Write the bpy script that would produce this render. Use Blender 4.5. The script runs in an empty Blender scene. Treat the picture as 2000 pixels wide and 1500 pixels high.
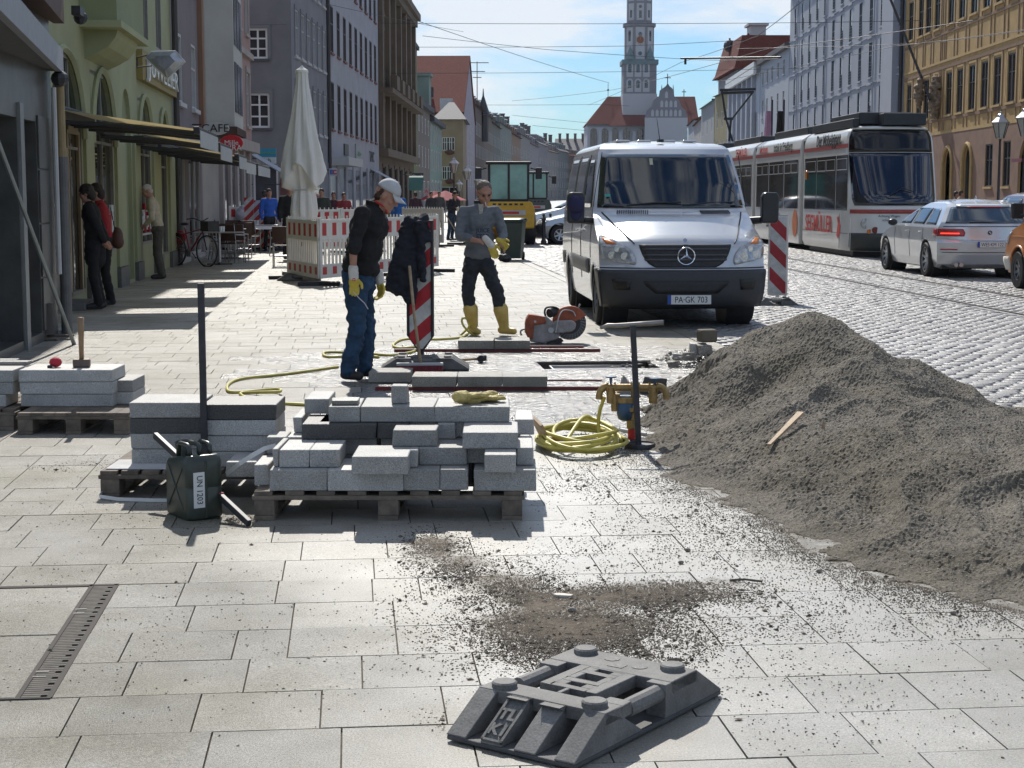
import bpy, bmesh, math, random
import numpy as np
from mathutils import Vector, Matrix, noise
random.seed(7); R=random.Random(11)
S=bpy.context.scene
rad=math.radians
# ---------------------------------------------------------------- camera, sky, sun, exposure
HC=1.58; F=3200.0; PITCH=math.atan(370/3200.)
cam=bpy.data.objects.new('camera',bpy.data.cameras.new('camera')); S.collection.objects.link(cam)
cam.location=(0,0,HC); cam.rotation_euler=(rad(90)-PITCH,0,0)
cam.data.sensor_width=36; cam.data.lens=36*F/2000; cam.data.clip_start=.1; cam.data.clip_end=4000
S.camera=cam
SUN_E=rad(41); SUN_DX=-.13       # the sun stands ahead and a little to the left: shadows fall towards the camera and right
sv=Vector((SUN_DX,1,0)).normalized()*math.cos(SUN_E)+Vector((0,0,math.sin(SUN_E)))
sun=bpy.data.lights.new('sun','SUN'); sun.energy=4.4; sun.angle=rad(.53); sun.color=(1,.95,.87)
suno=bpy.data.objects.new('sun',sun); S.collection.objects.link(suno); suno.rotation_euler=sv.to_track_quat('Z','Y').to_euler()
W=bpy.data.worlds.new('World'); S.world=W; W.use_nodes=True
nt=W.node_tree; nt.nodes.clear(); N=nt.nodes.new; Lk=nt.links.new
out=N('ShaderNodeOutputWorld'); bg=N('ShaderNodeBackground'); bg.inputs[1].default_value=.088
sky=N('ShaderNodeTexSky'); sky.sky_type='NISHITA'; sky.sun_disc=False; sky.sun_elevation=SUN_E; sky.sun_rotation=math.atan2(SUN_DX,1)
sky.air_density=1.0; sky.dust_density=.6; sky.ozone_density=1.6
tc=N('ShaderNodeTexCoord'); mp=N('ShaderNodeMapping'); mp.inputs['Scale'].default_value=(2.2,2.2,6.5); mp.inputs['Location'].default_value=(3.35,.6,.35)
Lk(tc.outputs['Generated'],mp.inputs[0])
n1=N('ShaderNodeTexNoise'); n1.inputs['Scale'].default_value=2.6; n1.inputs['Detail'].default_value=9; n1.inputs['Roughness'].default_value=.56; n1.inputs['Distortion'].default_value=.25
Lk(mp.outputs[0],n1.inputs['Vector'])
rmp=N('ShaderNodeValToRGB'); rmp.color_ramp.elements[0].position=.455; rmp.color_ramp.elements[1].position=.585; Lk(n1.outputs['Fac'],rmp.inputs[0])
mx=N('ShaderNodeMixRGB'); mx.inputs[2].default_value=(9.4,9.7,10.1,1)
mul=N('ShaderNodeMath'); mul.operation='MULTIPLY'; mul.inputs[1].default_value=.85; Lk(rmp.outputs[0],mul.inputs[0]); Lk(mul.outputs[0],mx.inputs[0])
tint=N('ShaderNodeVectorMath'); tint.operation='MULTIPLY'; tint.inputs[1].default_value=(.50,.78,1.10); Lk(sky.outputs[0],tint.inputs[0]); Lk(tint.outputs[0],mx.inputs[1]); Lk(mx.outputs[0],bg.inputs[0]); Lk(bg.outputs[0],out.inputs[0])
S.view_settings.view_transform='Standard'; S.view_settings.look='None'; S.view_settings.gamma=1; S.view_settings.use_curve_mapping=False
S.view_settings.exposure=.10
S.render.film_transparent=False
try: S.cycles.max_bounces=6; S.cycles.use_denoising=True
except Exception: pass
# ---------------------------------------------------------------- projection helpers (used to read positions off the survey)
CPI,SPI=math.cos(PITCH),math.sin(PITCH)
def ray(px,py):
    u=750-py; return Vector((px-1000, F*CPI+u*SPI, -F*SPI+u*CPI))
def G(px,py,z=0):
    r=ray(px,py); return Vector((0,0,HC))+r*((z-HC)/r.z)
def P(px,py,Y):
    r=ray(px,py); return Vector((0,0,HC))+r*(Y/r.y)
def ZH(py,Y): return P(1000,py,Y).z
def XX(px,Y,py=500): return P(px,py,Y).x
# ---------------------------------------------------------------- materials
MC={}
def M(name,col,rough=.6,metal=0,var=.12,scale=8,bump=0,bscale=60,spec=.5,rnd=0,rvar=0,col2=None,det=5,speck=None,stain=0,damp=0,**k):
    if name in MC: return MC[name]
    m=bpy.data.materials.new(name); m.use_nodes=True; t=m.node_tree; n=t.nodes.new; L=t.links.new
    b=t.nodes['Principled BSDF']; b.inputs['Roughness'].default_value=rough; b.inputs['Metallic'].default_value=metal
    b.inputs['Specular IOR Level'].default_value=spec
    for kk,vv in k.items(): b.inputs[kk.replace('_',' ')].default_value=vv
    c=Vector(col); tc=n('ShaderNodeTexCoord')
    nz=n('ShaderNodeTexNoise'); nz.inputs['Scale'].default_value=scale; nz.inputs['Detail'].default_value=det; nz.inputs['Roughness'].default_value=.62
    vec=tc.outputs['Object']
    if rnd:
        oi0=n('ShaderNodeObjectInfo'); of=n('ShaderNodeVectorMath'); of.operation='MULTIPLY_ADD'; of.inputs[0].default_value=(1,1,1); cb=n('ShaderNodeCombineXYZ')
        for q_,f_ in enumerate((97,61,37)):
            mu=n('ShaderNodeMath'); mu.operation='MULTIPLY'; mu.inputs[1].default_value=f_; L(oi0.outputs['Random'],mu.inputs[0]); L(mu.outputs[0],cb.inputs[q_])
        of.operation='ADD'; L(vec,of.inputs[0]); L(cb.outputs[0],of.inputs[1]); vec=of.outputs[0]
    L(vec,nz.inputs['Vector'])
    r=n('ShaderNodeValToRGB'); r.color_ramp.elements[0].position=.3; r.color_ramp.elements[1].position=.7
    a=c*(1-var); d=Vector(col2) if col2 else c*(1+var)
    r.color_ramp.elements[0].color=(*a,1); r.color_ramp.elements[1].color=(*[min(x,1) for x in d],1)
    L(nz.outputs['Fac'],r.inputs[0]); o=r.outputs[0]
    if rnd:
        oi=n('ShaderNodeObjectInfo'); mr=n('ShaderNodeMapRange'); mr.inputs[3].default_value=1-rnd; mr.inputs[4].default_value=1+rnd
        L(oi.outputs['Random'],mr.inputs[0]); mm=n('ShaderNodeVectorMath'); mm.operation='SCALE'; L(o,mm.inputs[0]); L(mr.outputs[0],mm.inputs['Scale']); o=mm.outputs[0]
    if stain:
        gp=n('ShaderNodeNewGeometry'); n5=n('ShaderNodeTexNoise'); n5.inputs['Scale'].default_value=.9; n5.inputs['Detail'].default_value=8; n5.inputs['Roughness'].default_value=.65; L(gp.outputs['Position'],n5.inputs['Vector'])
        r5=n('ShaderNodeValToRGB'); r5.color_ramp.elements[0].position=.36; r5.color_ramp.elements[1].position=.62; q_=1-stain; r5.color_ramp.elements[0].color=(q_*1.04,q_,q_*.84,1); r5.color_ramp.elements[1].color=(1,1,1,1)
        L(n5.outputs['Fac'],r5.inputs[0]); m5=n('ShaderNodeVectorMath'); m5.operation='MULTIPLY'; L(o,m5.inputs[0]); L(r5.outputs[0],m5.inputs[1]); o=m5.outputs[0]
    if speck:
        ns=n('ShaderNodeTexNoise'); ns.inputs['Scale'].default_value=speck[0]; ns.inputs['Detail'].default_value=3; ns.inputs['Roughness'].default_value=.8; L(vec,ns.inputs['Vector'])
        ms=n('ShaderNodeMapRange'); ms.inputs[1].default_value=.3; ms.inputs[2].default_value=.7; ms.inputs[3].default_value=1-speck[1]; ms.inputs[4].default_value=1+speck[1]; L(ns.outputs['Fac'],ms.inputs[0])
        sm=n('ShaderNodeVectorMath'); sm.operation='SCALE'; L(o,sm.inputs[0]); L(ms.outputs[0],sm.inputs['Scale']); o=sm.outputs[0]
    L(o,b.inputs['Base Color'])
    if rvar:
        n2=n('ShaderNodeTexNoise'); n2.inputs['Scale'].default_value=scale*.7; n2.inputs['Detail'].default_value=6; L(tc.outputs['Object'],n2.inputs['Vector'])
        mr=n('ShaderNodeMapRange'); mr.inputs[1].default_value=.35; mr.inputs[2].default_value=.65; mr.inputs[3].default_value=max(rough-rvar,.03); mr.inputs[4].default_value=min(rough+rvar,1)
        L(n2.outputs['Fac'],mr.inputs[0]); L(mr.outputs[0],b.inputs['Roughness'])
    if damp:   # rain- and saw-water-damp stone: more sheen away from the dry left side
        g6=n('ShaderNodeNewGeometry'); n6=n('ShaderNodeTexNoise'); n6.inputs['Scale'].default_value=.55; n6.inputs['Detail'].default_value=7; L(g6.outputs['Position'],n6.inputs['Vector'])
        s6=n('ShaderNodeSeparateXYZ'); L(g6.outputs['Position'],s6.inputs[0]); a6=n('ShaderNodeMath'); a6.operation='MULTIPLY_ADD'; a6.inputs[1].default_value=3.0; L(n6.outputs['Fac'],a6.inputs[0]); L(s6.outputs[0],a6.inputs[2])
        b6=n('ShaderNodeMath'); b6.operation='MULTIPLY_ADD'; b6.inputs[1].default_value=.22; L(s6.outputs[1],b6.inputs[0]); L(a6.outputs[0],b6.inputs[2])
        y6=n('ShaderNodeMapRange'); y6.interpolation_type='SMOOTHSTEP'; y6.inputs[1].default_value=9.5; y6.inputs[2].default_value=12.5; y6.inputs[3].default_value=1; y6.inputs[4].default_value=.05; L(s6.outputs[1],y6.inputs[0])
        d6=n('ShaderNodeMapRange'); d6.interpolation_type='SMOOTHSTEP'; d6.inputs[1].default_value=1.5; d6.inputs[2].default_value=3.0; L(b6.outputs[0],d6.inputs[0]); w6=n('ShaderNodeMath'); w6.operation='MULTIPLY'; L(d6.outputs[0],w6.inputs[0]); L(y6.outputs[0],w6.inputs[1]); d6=w6
        e6=n('ShaderNodeMapRange'); e6.inputs[3].default_value=spec; e6.inputs[4].default_value=1.0; L(d6.outputs[0],e6.inputs[0]); L(e6.outputs[0],b.inputs['Specular IOR Level'])
        f6=n('ShaderNodeMath'); f6.operation='MULTIPLY'; f6.inputs[1].default_value=damp; L(d6.outputs[0],f6.inputs[0]); L(f6.outputs[0],b.inputs['Coat Weight']); b.inputs['Coat Roughness'].default_value=.42; b.inputs['Coat IOR'].default_value=1.6
    if bump:
        n3=n('ShaderNodeTexNoise'); n3.inputs['Scale'].default_value=bscale; n3.inputs['Detail'].default_value=6; L(tc.outputs['Object'],n3.inputs['Vector'])
        bp=n('ShaderNodeBump'); bp.inputs['Strength'].default_value=bump; bp.inputs['Distance'].default_value=.01; L(n3.outputs['Fac'],bp.inputs['Height']); L(bp.outputs[0],b.inputs['Normal'])
    MC[name]=m; return m
def glass(name,col=(.02,.025,.03),rough=.04,spec=.9,var=.3):
    return M(name,col,rough,0,var,.9,spec=spec)
def emi(name,col,st):
    if name in MC: return MC[name]
    m=M(name,col,.5,Emission_Strength=st); m.node_tree.nodes['Principled BSDF'].inputs['Emission Color'].default_value=(*col,1); return m
def stripes(name,c1,c2,axis,period,duty,diag=0,rough=.5,off=0,axis2=2):
    """two flat printed colours in bands, by object coordinates"""
    if name in MC: return MC[name]
    m=bpy.data.materials.new(name); m.use_nodes=True; t=m.node_tree; n=t.nodes.new; L=t.links.new
    b=t.nodes['Principled BSDF']; b.inputs['Roughness'].default_value=rough
    tc=n('ShaderNodeTexCoord'); sx=n('ShaderNodeSeparateXYZ'); L(tc.outputs['Object'],sx.inputs[0])
    a=n('ShaderNodeMath'); a.operation='MULTIPLY_ADD'; a.inputs[1].default_value=diag; L(sx.outputs[axis2],a.inputs[0]); L(sx.outputs[axis],a.inputs[2])
    d=n('ShaderNodeMath'); d.operation='MULTIPLY_ADD'; d.inputs[1].default_value=1/period; d.inputs[2].default_value=off+50; L(a.outputs[0],d.inputs[0])
    f=n('ShaderNodeMath'); f.operation='FRACT'; L(d.outputs[0],f.inputs[0])
    g=n('ShaderNodeMath'); g.operation='LESS_THAN'; g.inputs[1].default_value=duty; L(f.outputs[0],g.inputs[0])
    x=n('ShaderNodeMixRGB'); x.inputs[1].default_value=(*c2,1); x.inputs[2].default_value=(*c1,1); L(g.outputs[0],x.inputs[0])
    nz=n('ShaderNodeTexNoise'); nz.inputs['Scale'].default_value=14; nz.inputs['Detail'].default_value=7; L(tc.outputs['Object'],nz.inputs['Vector'])
    mr=n('ShaderNodeMapRange'); mr.inputs[1].default_value=.3; mr.inputs[2].default_value=.75; mr.inputs[3].default_value=.7; mr.inputs[4].default_value=1.05; L(nz.outputs['Fac'],mr.inputs[0])
    v=n('ShaderNodeVectorMath'); v.operation='SCALE'; L(x.outputs[0],v.inputs[0]); L(mr.outputs[0],v.inputs['Scale']); L(v.outputs[0],b.inputs['Base Color'])
    MC[name]=m; return m
# ---------------------------------------------------------------- mesh helpers
TS=bpy.data.scenes.new('workbench')
def evalmesh(o):
    with bpy.context.temp_override(scene=TS,view_layer=TS.view_layers[0]):
        dg=bpy.context.evaluated_depsgraph_get(); return bpy.data.meshes.new_from_object(o.evaluated_get(dg))
class MB:
    def __init__(s): s.v=[]; s.f=[]; s.mi=[]; s.k=0; s.T=None
    def add(s,vs,fs):
        o=len(s.v)
        if s.T is not None: vs=[s.T@Vector(v) for v in vs]
        s.v+=[tuple(v) for v in vs]; s.f+=[tuple(i+o for i in f) for f in fs]; s.mi+=[s.k]*len(fs); return s
    def box(s,x0,x1,y0,y1,z0,z1):
        s.add([(x0,y0,z0),(x1,y0,z0),(x1,y1,z0),(x0,y1,z0),(x0,y0,z1),(x1,y0,z1),(x1,y1,z1),(x0,y1,z1)],
          [(0,3,2,1),(4,5,6,7),(0,1,5,4),(1,2,6,5),(2,3,7,6),(3,0,4,7)]); return s
    def cbox(s,c,sz,m=None):
        x,y,z=[a/2 for a in sz]; vs=[Vector((i*x,j*y,k*z)) for k in(-1,1) for i,j in((-1,-1),(1,-1),(1,1),(-1,1))]
        if m is not None: vs=[m@v for v in vs]
        c=Vector(c); s.add([v+c for v in vs],[(0,3,2,1),(4,5,6,7),(0,1,5,4),(1,2,6,5),(2,3,7,6),(3,0,4,7)]); return s
    def cyl(s,p,q,r,r2=None,n=12,cap=True):
        p=Vector(p); q=Vector(q); r2=r if r2 is None else r2; d=(q-p).normalized(); a=d.orthogonal().normalized(); b=d.cross(a); vs=[]
        for c,rr in((p,r),(q,r2)):
            for i in range(n):
                t=2*math.pi*i/n; vs.append(c+a*math.cos(t)*rr+b*math.sin(t)*rr)
        fs=[(i,(i+1)%n,n+(i+1)%n,n+i) for i in range(n)]
        if cap: fs+=[tuple(range(n-1,-1,-1)),tuple(range(n,2*n))]
        s.add(vs,fs); return s
    def tube(s,pts,r,n=8,closed=False):
        pts=[Vector(p) for p in pts]; m=len(pts); rs=r if isinstance(r,(list,tuple)) else [r]*m; vs=[]; up=None
        for i,p in enumerate(pts):
            d=(pts[min(i+1,m-1)]-pts[max(i-1,0)]) if not closed else (pts[(i+1)%m]-pts[i-1])
            d=d.normalized() if d.length>1e-9 else Vector((0,0,1))
            if up is None: up=d.orthogonal().normalized()
            a=(up-d*up.dot(d)); a=a.normalized() if a.length>1e-6 else d.orthogonal().normalized(); up=a; b=d.cross(a)
            for j in range(n):
                t=2*math.pi*j/n; vs.append(p+a*math.cos(t)*rs[i]+b*math.sin(t)*rs[i])
        fs=[]
        for i in range(m if closed else m-1):
            k=(i+1)%m
            for j in range(n): fs.append((i*n+j,i*n+(j+1)%n,k*n+(j+1)%n,k*n+j))
        if not closed: fs+=[tuple(range(n-1,-1,-1)),tuple(range((m-1)*n,m*n))]
        s.add(vs,fs); return s
    def lathe(s,prof,c=(0,0,0),n=20,m=None,cap=True):
        vs=[];k=len(prof)
        for r,z in prof:
            for i in range(n):
                t=2*math.pi*i/n; v=Vector((r*math.cos(t),r*math.sin(t),z)); vs.append((m@v if m is not None else v)+Vector(c))
        fs=[(i*n+j,i*n+(j+1)%n,(i+1)*n+(j+1)%n,(i+1)*n+j) for i in range(k-1) for j in range(n)]
        if cap: fs+=[tuple(range(n-1,-1,-1)),tuple(range((k-1)*n,k*n))]
        s.add(vs,fs); return s
    def prism(s,poly,vec,o=(0,0,0),ax=None):
        """poly of 2-D points in plane (ax0,ax1) extruded by vec"""
        a,b=(Vector((1,0,0)),Vector((0,0,1))) if ax is None else ax; o=Vector(o); vec=Vector(vec); n=len(poly)
        vs=[o+a*p[0]+b*p[1] for p in poly]; vs+=[v+vec for v in vs]
        fs=[tuple(range(n)),tuple(range(2*n-1,n-1,-1))]+[(i,(i+1)%n,n+(i+1)%n,n+i) for i in range(n)]; s.add(vs,fs); return s
    def ball(s,c,r,n=10,m=6,rot=None):
        r=(r,r,r) if not isinstance(r,(tuple,list)) else r; vs=[]; c=Vector(c)
        for i in range(m+1):
            ph=math.pi*i/m
            for j in range(n):
                t=2*math.pi*j/n; v=Vector((r[0]*math.sin(ph)*math.cos(t),r[1]*math.sin(ph)*math.sin(t),r[2]*math.cos(ph)))
                vs.append((rot@v if rot is not None else v)+c)
        s.add(vs,[(i*n+j,(i+1)*n+j,(i+1)*n+(j+1)%n,i*n+(j+1)%n) for i in range(m) for j in range(n)]); return s
    def grid(s,fn,nu,nv):
        vs=[fn(i/nu,j/nv) for i in range(nu+1) for j in range(nv+1)]
        s.add(vs,[(i*(nv+1)+j,(i+1)*(nv+1)+j,(i+1)*(nv+1)+j+1,i*(nv+1)+j+1) for i in range(nu) for j in range(nv)]); return s
    def mesh(s,name,mats,smooth=False,fix=True):
        me=bpy.data.meshes.new(name); me.from_pydata(s.v,[],s.f)
        for m in (mats if isinstance(mats,(list,tuple)) else [mats]): me.materials.append(m)
        if any(s.mi): me.polygons.foreach_set('material_index',s.mi)
        if fix:
            bm=bmesh.new(); bm.from_mesh(me); bmesh.ops.remove_doubles(bm,verts=bm.verts,dist=1e-5); bmesh.ops.recalc_face_normals(bm,faces=bm.faces); bm.to_mesh(me); bm.free()
        if smooth:
            me.polygons.foreach_set('use_smooth',[True]*len(me.polygons))
        me.update(); return me
    def obj(s,name,mats,parent=None,bevel=0,smooth=False,loc=None,rz=None,solid=0,sub=0,seg=2,fix=True,auto=None,**tags):
        o=bpy.data.objects.new(name,s.mesh(name,mats,smooth or auto is not None,fix)); S.collection.objects.link(o); o.parent=parent
        if loc is not None: o.location=loc
        if rz is not None: o.rotation_euler=(0,0,rz) if not isinstance(rz,(tuple,list)) else rz
        if solid: md=o.modifiers.new('s','SOLIDIFY'); md.thickness=solid; md.offset=0
        if bevel: md=o.modifiers.new('b','BEVEL'); md.width=bevel; md.segments=seg; md.limit_method='ANGLE'; md.angle_limit=rad(35)
        if sub: md=o.modifiers.new('u','SUBSURF'); md.levels=sub; md.render_levels=sub
        if auto is not None:
            bm=bmesh.new(); bm.from_mesh(o.data)
            for e in bm.edges:
                if len(e.link_faces)==2 and e.calc_face_angle(0)>rad(auto): e.smooth=False
            bm.to_mesh(o.data); bm.free()
        for k,v in tags.items(): o[k]=v
        return o
def T(name,label,cat,loc=(0,0,0),rz=0,group=None,kind=None):
    o=bpy.data.objects.new(name,None); S.collection.objects.link(o); o.location=loc; o.rotation_euler=(0,0,rz) if not isinstance(rz,(tuple,list)) else rz
    o['label']=label; o['category']=cat
    if group: o['group']=group
    if kind: o['kind']=kind
    o.empty_display_size=.1; return o
def tag(o,label,cat,group=None):
    o['label']=label; o['category']=cat
    if group: o['group']=group
    return o
def link(name,me,parent=None,loc=(0,0,0),rot=(0,0,0),scale=(1,1,1),**tags):
    o=bpy.data.objects.new(name,me); S.collection.objects.link(o); o.parent=parent; o.location=loc; o.rotation_euler=rot; o.scale=scale
    for k,v in tags.items(): o[k]=v
    return o
def dup(root,loc,rz=0,label=None,scale=None):
    kids=[o for o in root.children]
    r=root.copy(); S.collection.objects.link(r); r.location=loc; r.rotation_euler=(0,0,rz) if not isinstance(rz,(tuple,list)) else rz
    if label: r['label']=label
    if scale: r.scale=scale
    for ch in kids:
        c=ch.copy(); S.collection.objects.link(c); c.parent=r
        for g in ch.children:
            d=g.copy(); S.collection.objects.link(d); d.parent=c
    return r
def text(name,s,size,mat,parent,loc,rot,ext=.002,sx=1,align='CENTER',bold=0,shear=0,**tags):
    c=bpy.data.curves.new(name,'FONT'); c.body=s; c.size=size; c.extrude=ext; c.align_x=align; c.align_y='CENTER'; c.offset=bold; c.resolution_u=3; c.shear=shear
    o=bpy.data.objects.new('t',c); TS.collection.objects.link(o)
    me=evalmesh(o); bpy.data.objects.remove(o); me.name=name; me.materials.clear(); me.materials.append(mat)
    return link(name,me,parent,loc,rot,(sx,1,1),**tags)
def organic(name,parts,mat,parent=None,vox=.012,smooth=4,wr=0,wscale=9,seed=0,fn=None,**tags):
    """union of tapered capsules ('c',p,q,r,r2) and ellipsoids ('e',c,(rx,ry,rz)[,rot]) as one continuous surface"""
    b=MB()
    for p in parts:
        if p[0]=='c':
            a,q,r,r2=Vector(p[1]),Vector(p[2]),p[3],p[4]
            d=(q-a); L=d.length; d=d.normalized() if L>1e-6 else Vector((0,0,1)); pts=[];rs=[]
            for t in(-.99,-.8,-.45): pts.append(a+d*r*t); rs.append(r*math.sqrt(1-t*t))
            for k in range(5): pts.append(a+d*L*k/4); rs.append(r+(r2-r)*k/4)
            for t in(.45,.8,.99): pts.append(q+d*r2*t); rs.append(r2*math.sqrt(1-t*t))
            b.tube(pts,rs,12)
        else: b.ball(p[1],p[2],14,9,p[3] if len(p)>3 else None)
    me=b.mesh(name,mat); o=bpy.data.objects.new('tmp',me); TS.collection.objects.link(o)
    md=o.modifiers.new('r','REMESH'); md.mode='VOXEL'; md.voxel_size=vox
    if smooth: m2=o.modifiers.new('s','SMOOTH'); m2.factor=.5; m2.iterations=smooth
    me2=evalmesh(o); bpy.data.objects.remove(o); bpy.data.meshes.remove(me)
    me2.name=name; me2.polygons.foreach_set('use_smooth',[True]*len(me2.polygons))
    if wr or fn:
        for v in me2.vertices:
            c=v.co.copy()
            if wr:
                w=noise.noise(Vector((c.x*wscale+seed,c.y*wscale,c.z*wscale*1.6)))+.6*noise.noise(Vector((c.x*wscale*2.3,c.y*wscale*2.3+seed,c.z*wscale*3.1)))
                v.co=c+v.normal*w*wr
            if fn: v.co=fn(v.co)
    if not me2.materials: me2.materials.append(mat)
    return link(name,me2,parent,**tags)
def solid(name,polys,mat): pass
# ---------------------------------------------------------------- shared materials
m_slab=M('granite_slab',(.36,.345,.305),.46,var=.12,scale=2.6,bump=.7,bscale=300,rnd=.12,rvar=.08,spec=.45,speck=(150,.62),stain=.42,damp=.6)
m_slabcut=M('granite_cut',(.36,.355,.335),.6,var=.16,scale=5,speck=(170,.5),bump=.3,bscale=160,rnd=.28)
m_joint=M('joint_sand',(.085,.07,.05),.9,var=.3,scale=30,bump=.4)
m_wet=M('granite_wet',(.20,.195,.18),.26,var=.12,scale=9,bump=.5,bscale=300,rnd=.12,rvar=.07,spec=.7,speck=(260,.3))
m_sett=M('basalt_sett',(.27,.265,.26),.47,var=.2,scale=6,bump=.5,bscale=90,rnd=.2,rvar=.08)
m_wood=M('weathered_wood',(.16,.13,.10),.8,var=.35,scale=14,bump=.5,bscale=50,rnd=.25)
m_wood2=M('pale_wood',(.42,.30,.18),.7,var=.3,scale=14,bump=.3,rnd=.1)
m_black=M('black_rubber',(.022,.022,.024),.55,var=.3,scale=20,bump=.15)
m_grate=M('dark_iron',(.05,.05,.055),.5,.3,var=.3,scale=20)
m_steel=M('steel',(.45,.45,.46),.35,.85,var=.15,scale=20)
m_chrome=M('chrome',(.75,.76,.78),.12,1,var=.05)
m_white=M('white_paint',(.76,.76,.74),.5,var=.05,scale=3)
m_ltgrey=M('pale_grey',(.5,.5,.5),.6,var=.08,scale=4)
m_glassd=M('window_glass',(.03,.035,.04),.05,var=.6,scale=.9,spec=.9,rnd=.8)
m_glassb=M('window_glass_blue',(.05,.07,.09),.05,var=.5,scale=.8,spec=.9)
m_red=M('signal_red',(.55,.03,.03),.45,var=.1)
m_plast=M('white_plastic',(.70,.68,.62),.42,var=.08,scale=6)
m_yhose=M('yellow_hose',(.56,.49,.10),.45,var=.15,scale=10)
m_brass=M('brass_casting',(.35,.24,.10),.45,.6,var=.3,scale=30,bump=.2)
m_blue=M('blue_enamel',(.04,.09,.16),.4,var=.2)
m_txtk=M('black_print',(.02,.02,.02),.6,var=0)
m_txtw=M('white_print',(.8,.8,.8),.6,var=0)
m_txtr=M('red_print',(.62,.05,.04),.5,var=0)
# ---------------------------------------------------------------- ground, pavement, road
TH=rad(5.6); U=Vector((math.cos(TH),math.sin(TH),0)); V=Vector((-math.sin(TH),math.cos(TH),0))
O=G(500,1230)
def uv(p): q=Vector((p[0],p[1],0))-O; return q.dot(U),q.dot(V)
def wp(u,v,z=0): return O+U*u+V*v+Vector((0,0,z))
b=MB(); b.box(-500,500,-30,2500,-1.2,-.6); b.obj('ground',M('earth',(.2,.19,.17),.9),kind='structure')
def kerbX(Y): return 1.02-.085*(Y-29.7)
# trench (open drain) in slab coordinates
tr=[uv(G(1062,720)),uv(G(1292,700))]; TU0,TU1=tr[0][0],tr[0][0]+(G(1290,712)-G(1066,712)).length; TV0=round(tr[0][1]/.3805)*.3805; TV1=TV0+.761
cu1,cv1=uv(G(232,1140)); cu0,cv0=uv(G(62,1396))
CU=(cu1-2.2,cu1-.0,round(cv0/.3805)*.3805,round(cv1/.3805)*.3805)    # access cover rectangle
pav=MB(); z=-.012
def sheet(b,u0,u1,v0,v1,z,d=.3):
    vs=[wp(u0,v0,z),wp(u1,v0,z),wp(u1,v1,z),wp(u0,v1,z)]; vs+=[v-Vector((0,0,d)) for v in vs]
    b.add(vs,[(0,1,2,3),(7,6,5,4),(0,4,5,1),(1,5,6,2),(2,6,7,3),(3,7,4,0)])
for a in((-14,TU0,-6,100),(TU1,9,-6,100),(TU0,TU1,-6,TV0),(TU0,TU1,TV1,100)): sheet(pav,*a,z)
pv=pav.obj('pavement',m_joint,kind='structure')
# road bed lies right of the kerb line, 4 mm lower than the joints' sheet would show: its own sheet above
rb=MB()
def KX(Y): return kerbX(Y)
rb.add([(KX(9.5),9.5,-.008),(60,9.5,-.008),(60,900,-.008),(KX(62),900,-.008),(KX(62),62,-.008)],[(0,1,2,3,4)])
road=rb.obj('cobbled_road',M('sett_joint',(.12,.115,.105),.85,var=.3,scale=12,bump=.5),kind='structure')
rb=MB(); rb.add([(-40,62,-.004),(KX(62),62,-.004),(0.2-2,900,-.004),(-60,900,-.004)],[(0,1,2,3)])
rb.obj('far_pavement',M('far_slab',(.36,.355,.34),.42,var=.15,scale=1.5,bump=.3,bscale=8),kind='structure')
rb=MB(); rb.add([(KX(62),62,-.004),(60,62,-.004),(60,900,-.004),(-1.8,900,-.004)],[(0,1,2,3)])
rb.obj('far_road',M('far_sett',(.27,.265,.26),.42,var=.3,scale=3,bump=.9,bscale=5,rvar=.1),kind='structure')
def wetness(c):
    e=((c.x+.1)/2.3)**2+((c.y-15.3)/2.3)**2
    e2=((c.x-.5)/1.9)**2+((c.y-12.2)/1.2)**2
    return min(e,e2)+.45*noise.noise(c*1.1)<1
P_=.3805; gap=.0055
def slabmesh(w,l,seed,mat):
    b=MB(); r=random.Random(seed); t=.0012
    b.box(-w/2,w/2,-l/2,l/2,-.05,0); return b.mesh('paving_slab',mat,fix=False)
SM={}
slabs=[]
r_=random.Random(5)
nrow=int(62/P_)
for row in range(-6,nrow):
    v0=row*P_; off=r_.choice([0,.5,.33,.62,.17,.8])*P_; u=-13+off
    while u<6:
        w=P_ if r_.random()<.9 else P_*.5
        ua,ub=u,u+w; u=ub; vc=v0+P_/2
        if TV0<vc<TV1:
            if ua<TU0<ub: ub=TU0
            elif ua<TU1<ub: ua=TU1
            elif ua>=TU0 and ub<=TU1: continue
        if CU[2]<vc<CU[3]:
            if ua<CU[1]<ub: ua=CU[1]
            elif ub<=CU[1]: continue
        c=wp(ub,vc); kx=KX(c.y)-.045
        if c.x>kx:
            ub-=(c.x-kx)/math.cos(TH)
            if ub-ua<.04: continue
        w2=ub-ua
        if w2<.03: continue
        uc=(ua+ub)/2; c=wp(uc,vc); w_=w; w=w2
        if c.y<3.9 or c.y>61.5 or c.x<-9.5: continue
        slabs.append((c,w,uc,vc))
def inview(c,m=60):
    d=c.y
    x=1000+c.x*F/d; y=380+HC*F/d
    return -m<x<2000+m and y<1540
near=sorted([s for s in slabs if inview(s[0])],key=lambda s:s[0].y)
n300=set(id(s) for s in near[:300]); 
for s in near[:300]:
    c,w,uc,vc=s; wet=wetness(c); k=(round(w,3),wet)
    if k not in SM: SM[k]=slabmesh(w-gap,P_-gap,1,m_wet if wet else m_slab)
    o=link('paving_slab',SM[k],pv,(c.x,c.y,r_.uniform(-.0015,.0010)),(r_.uniform(-.002,.002),r_.uniform(-.002,.002),TH))
b1=MB(); b2=MB()
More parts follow.
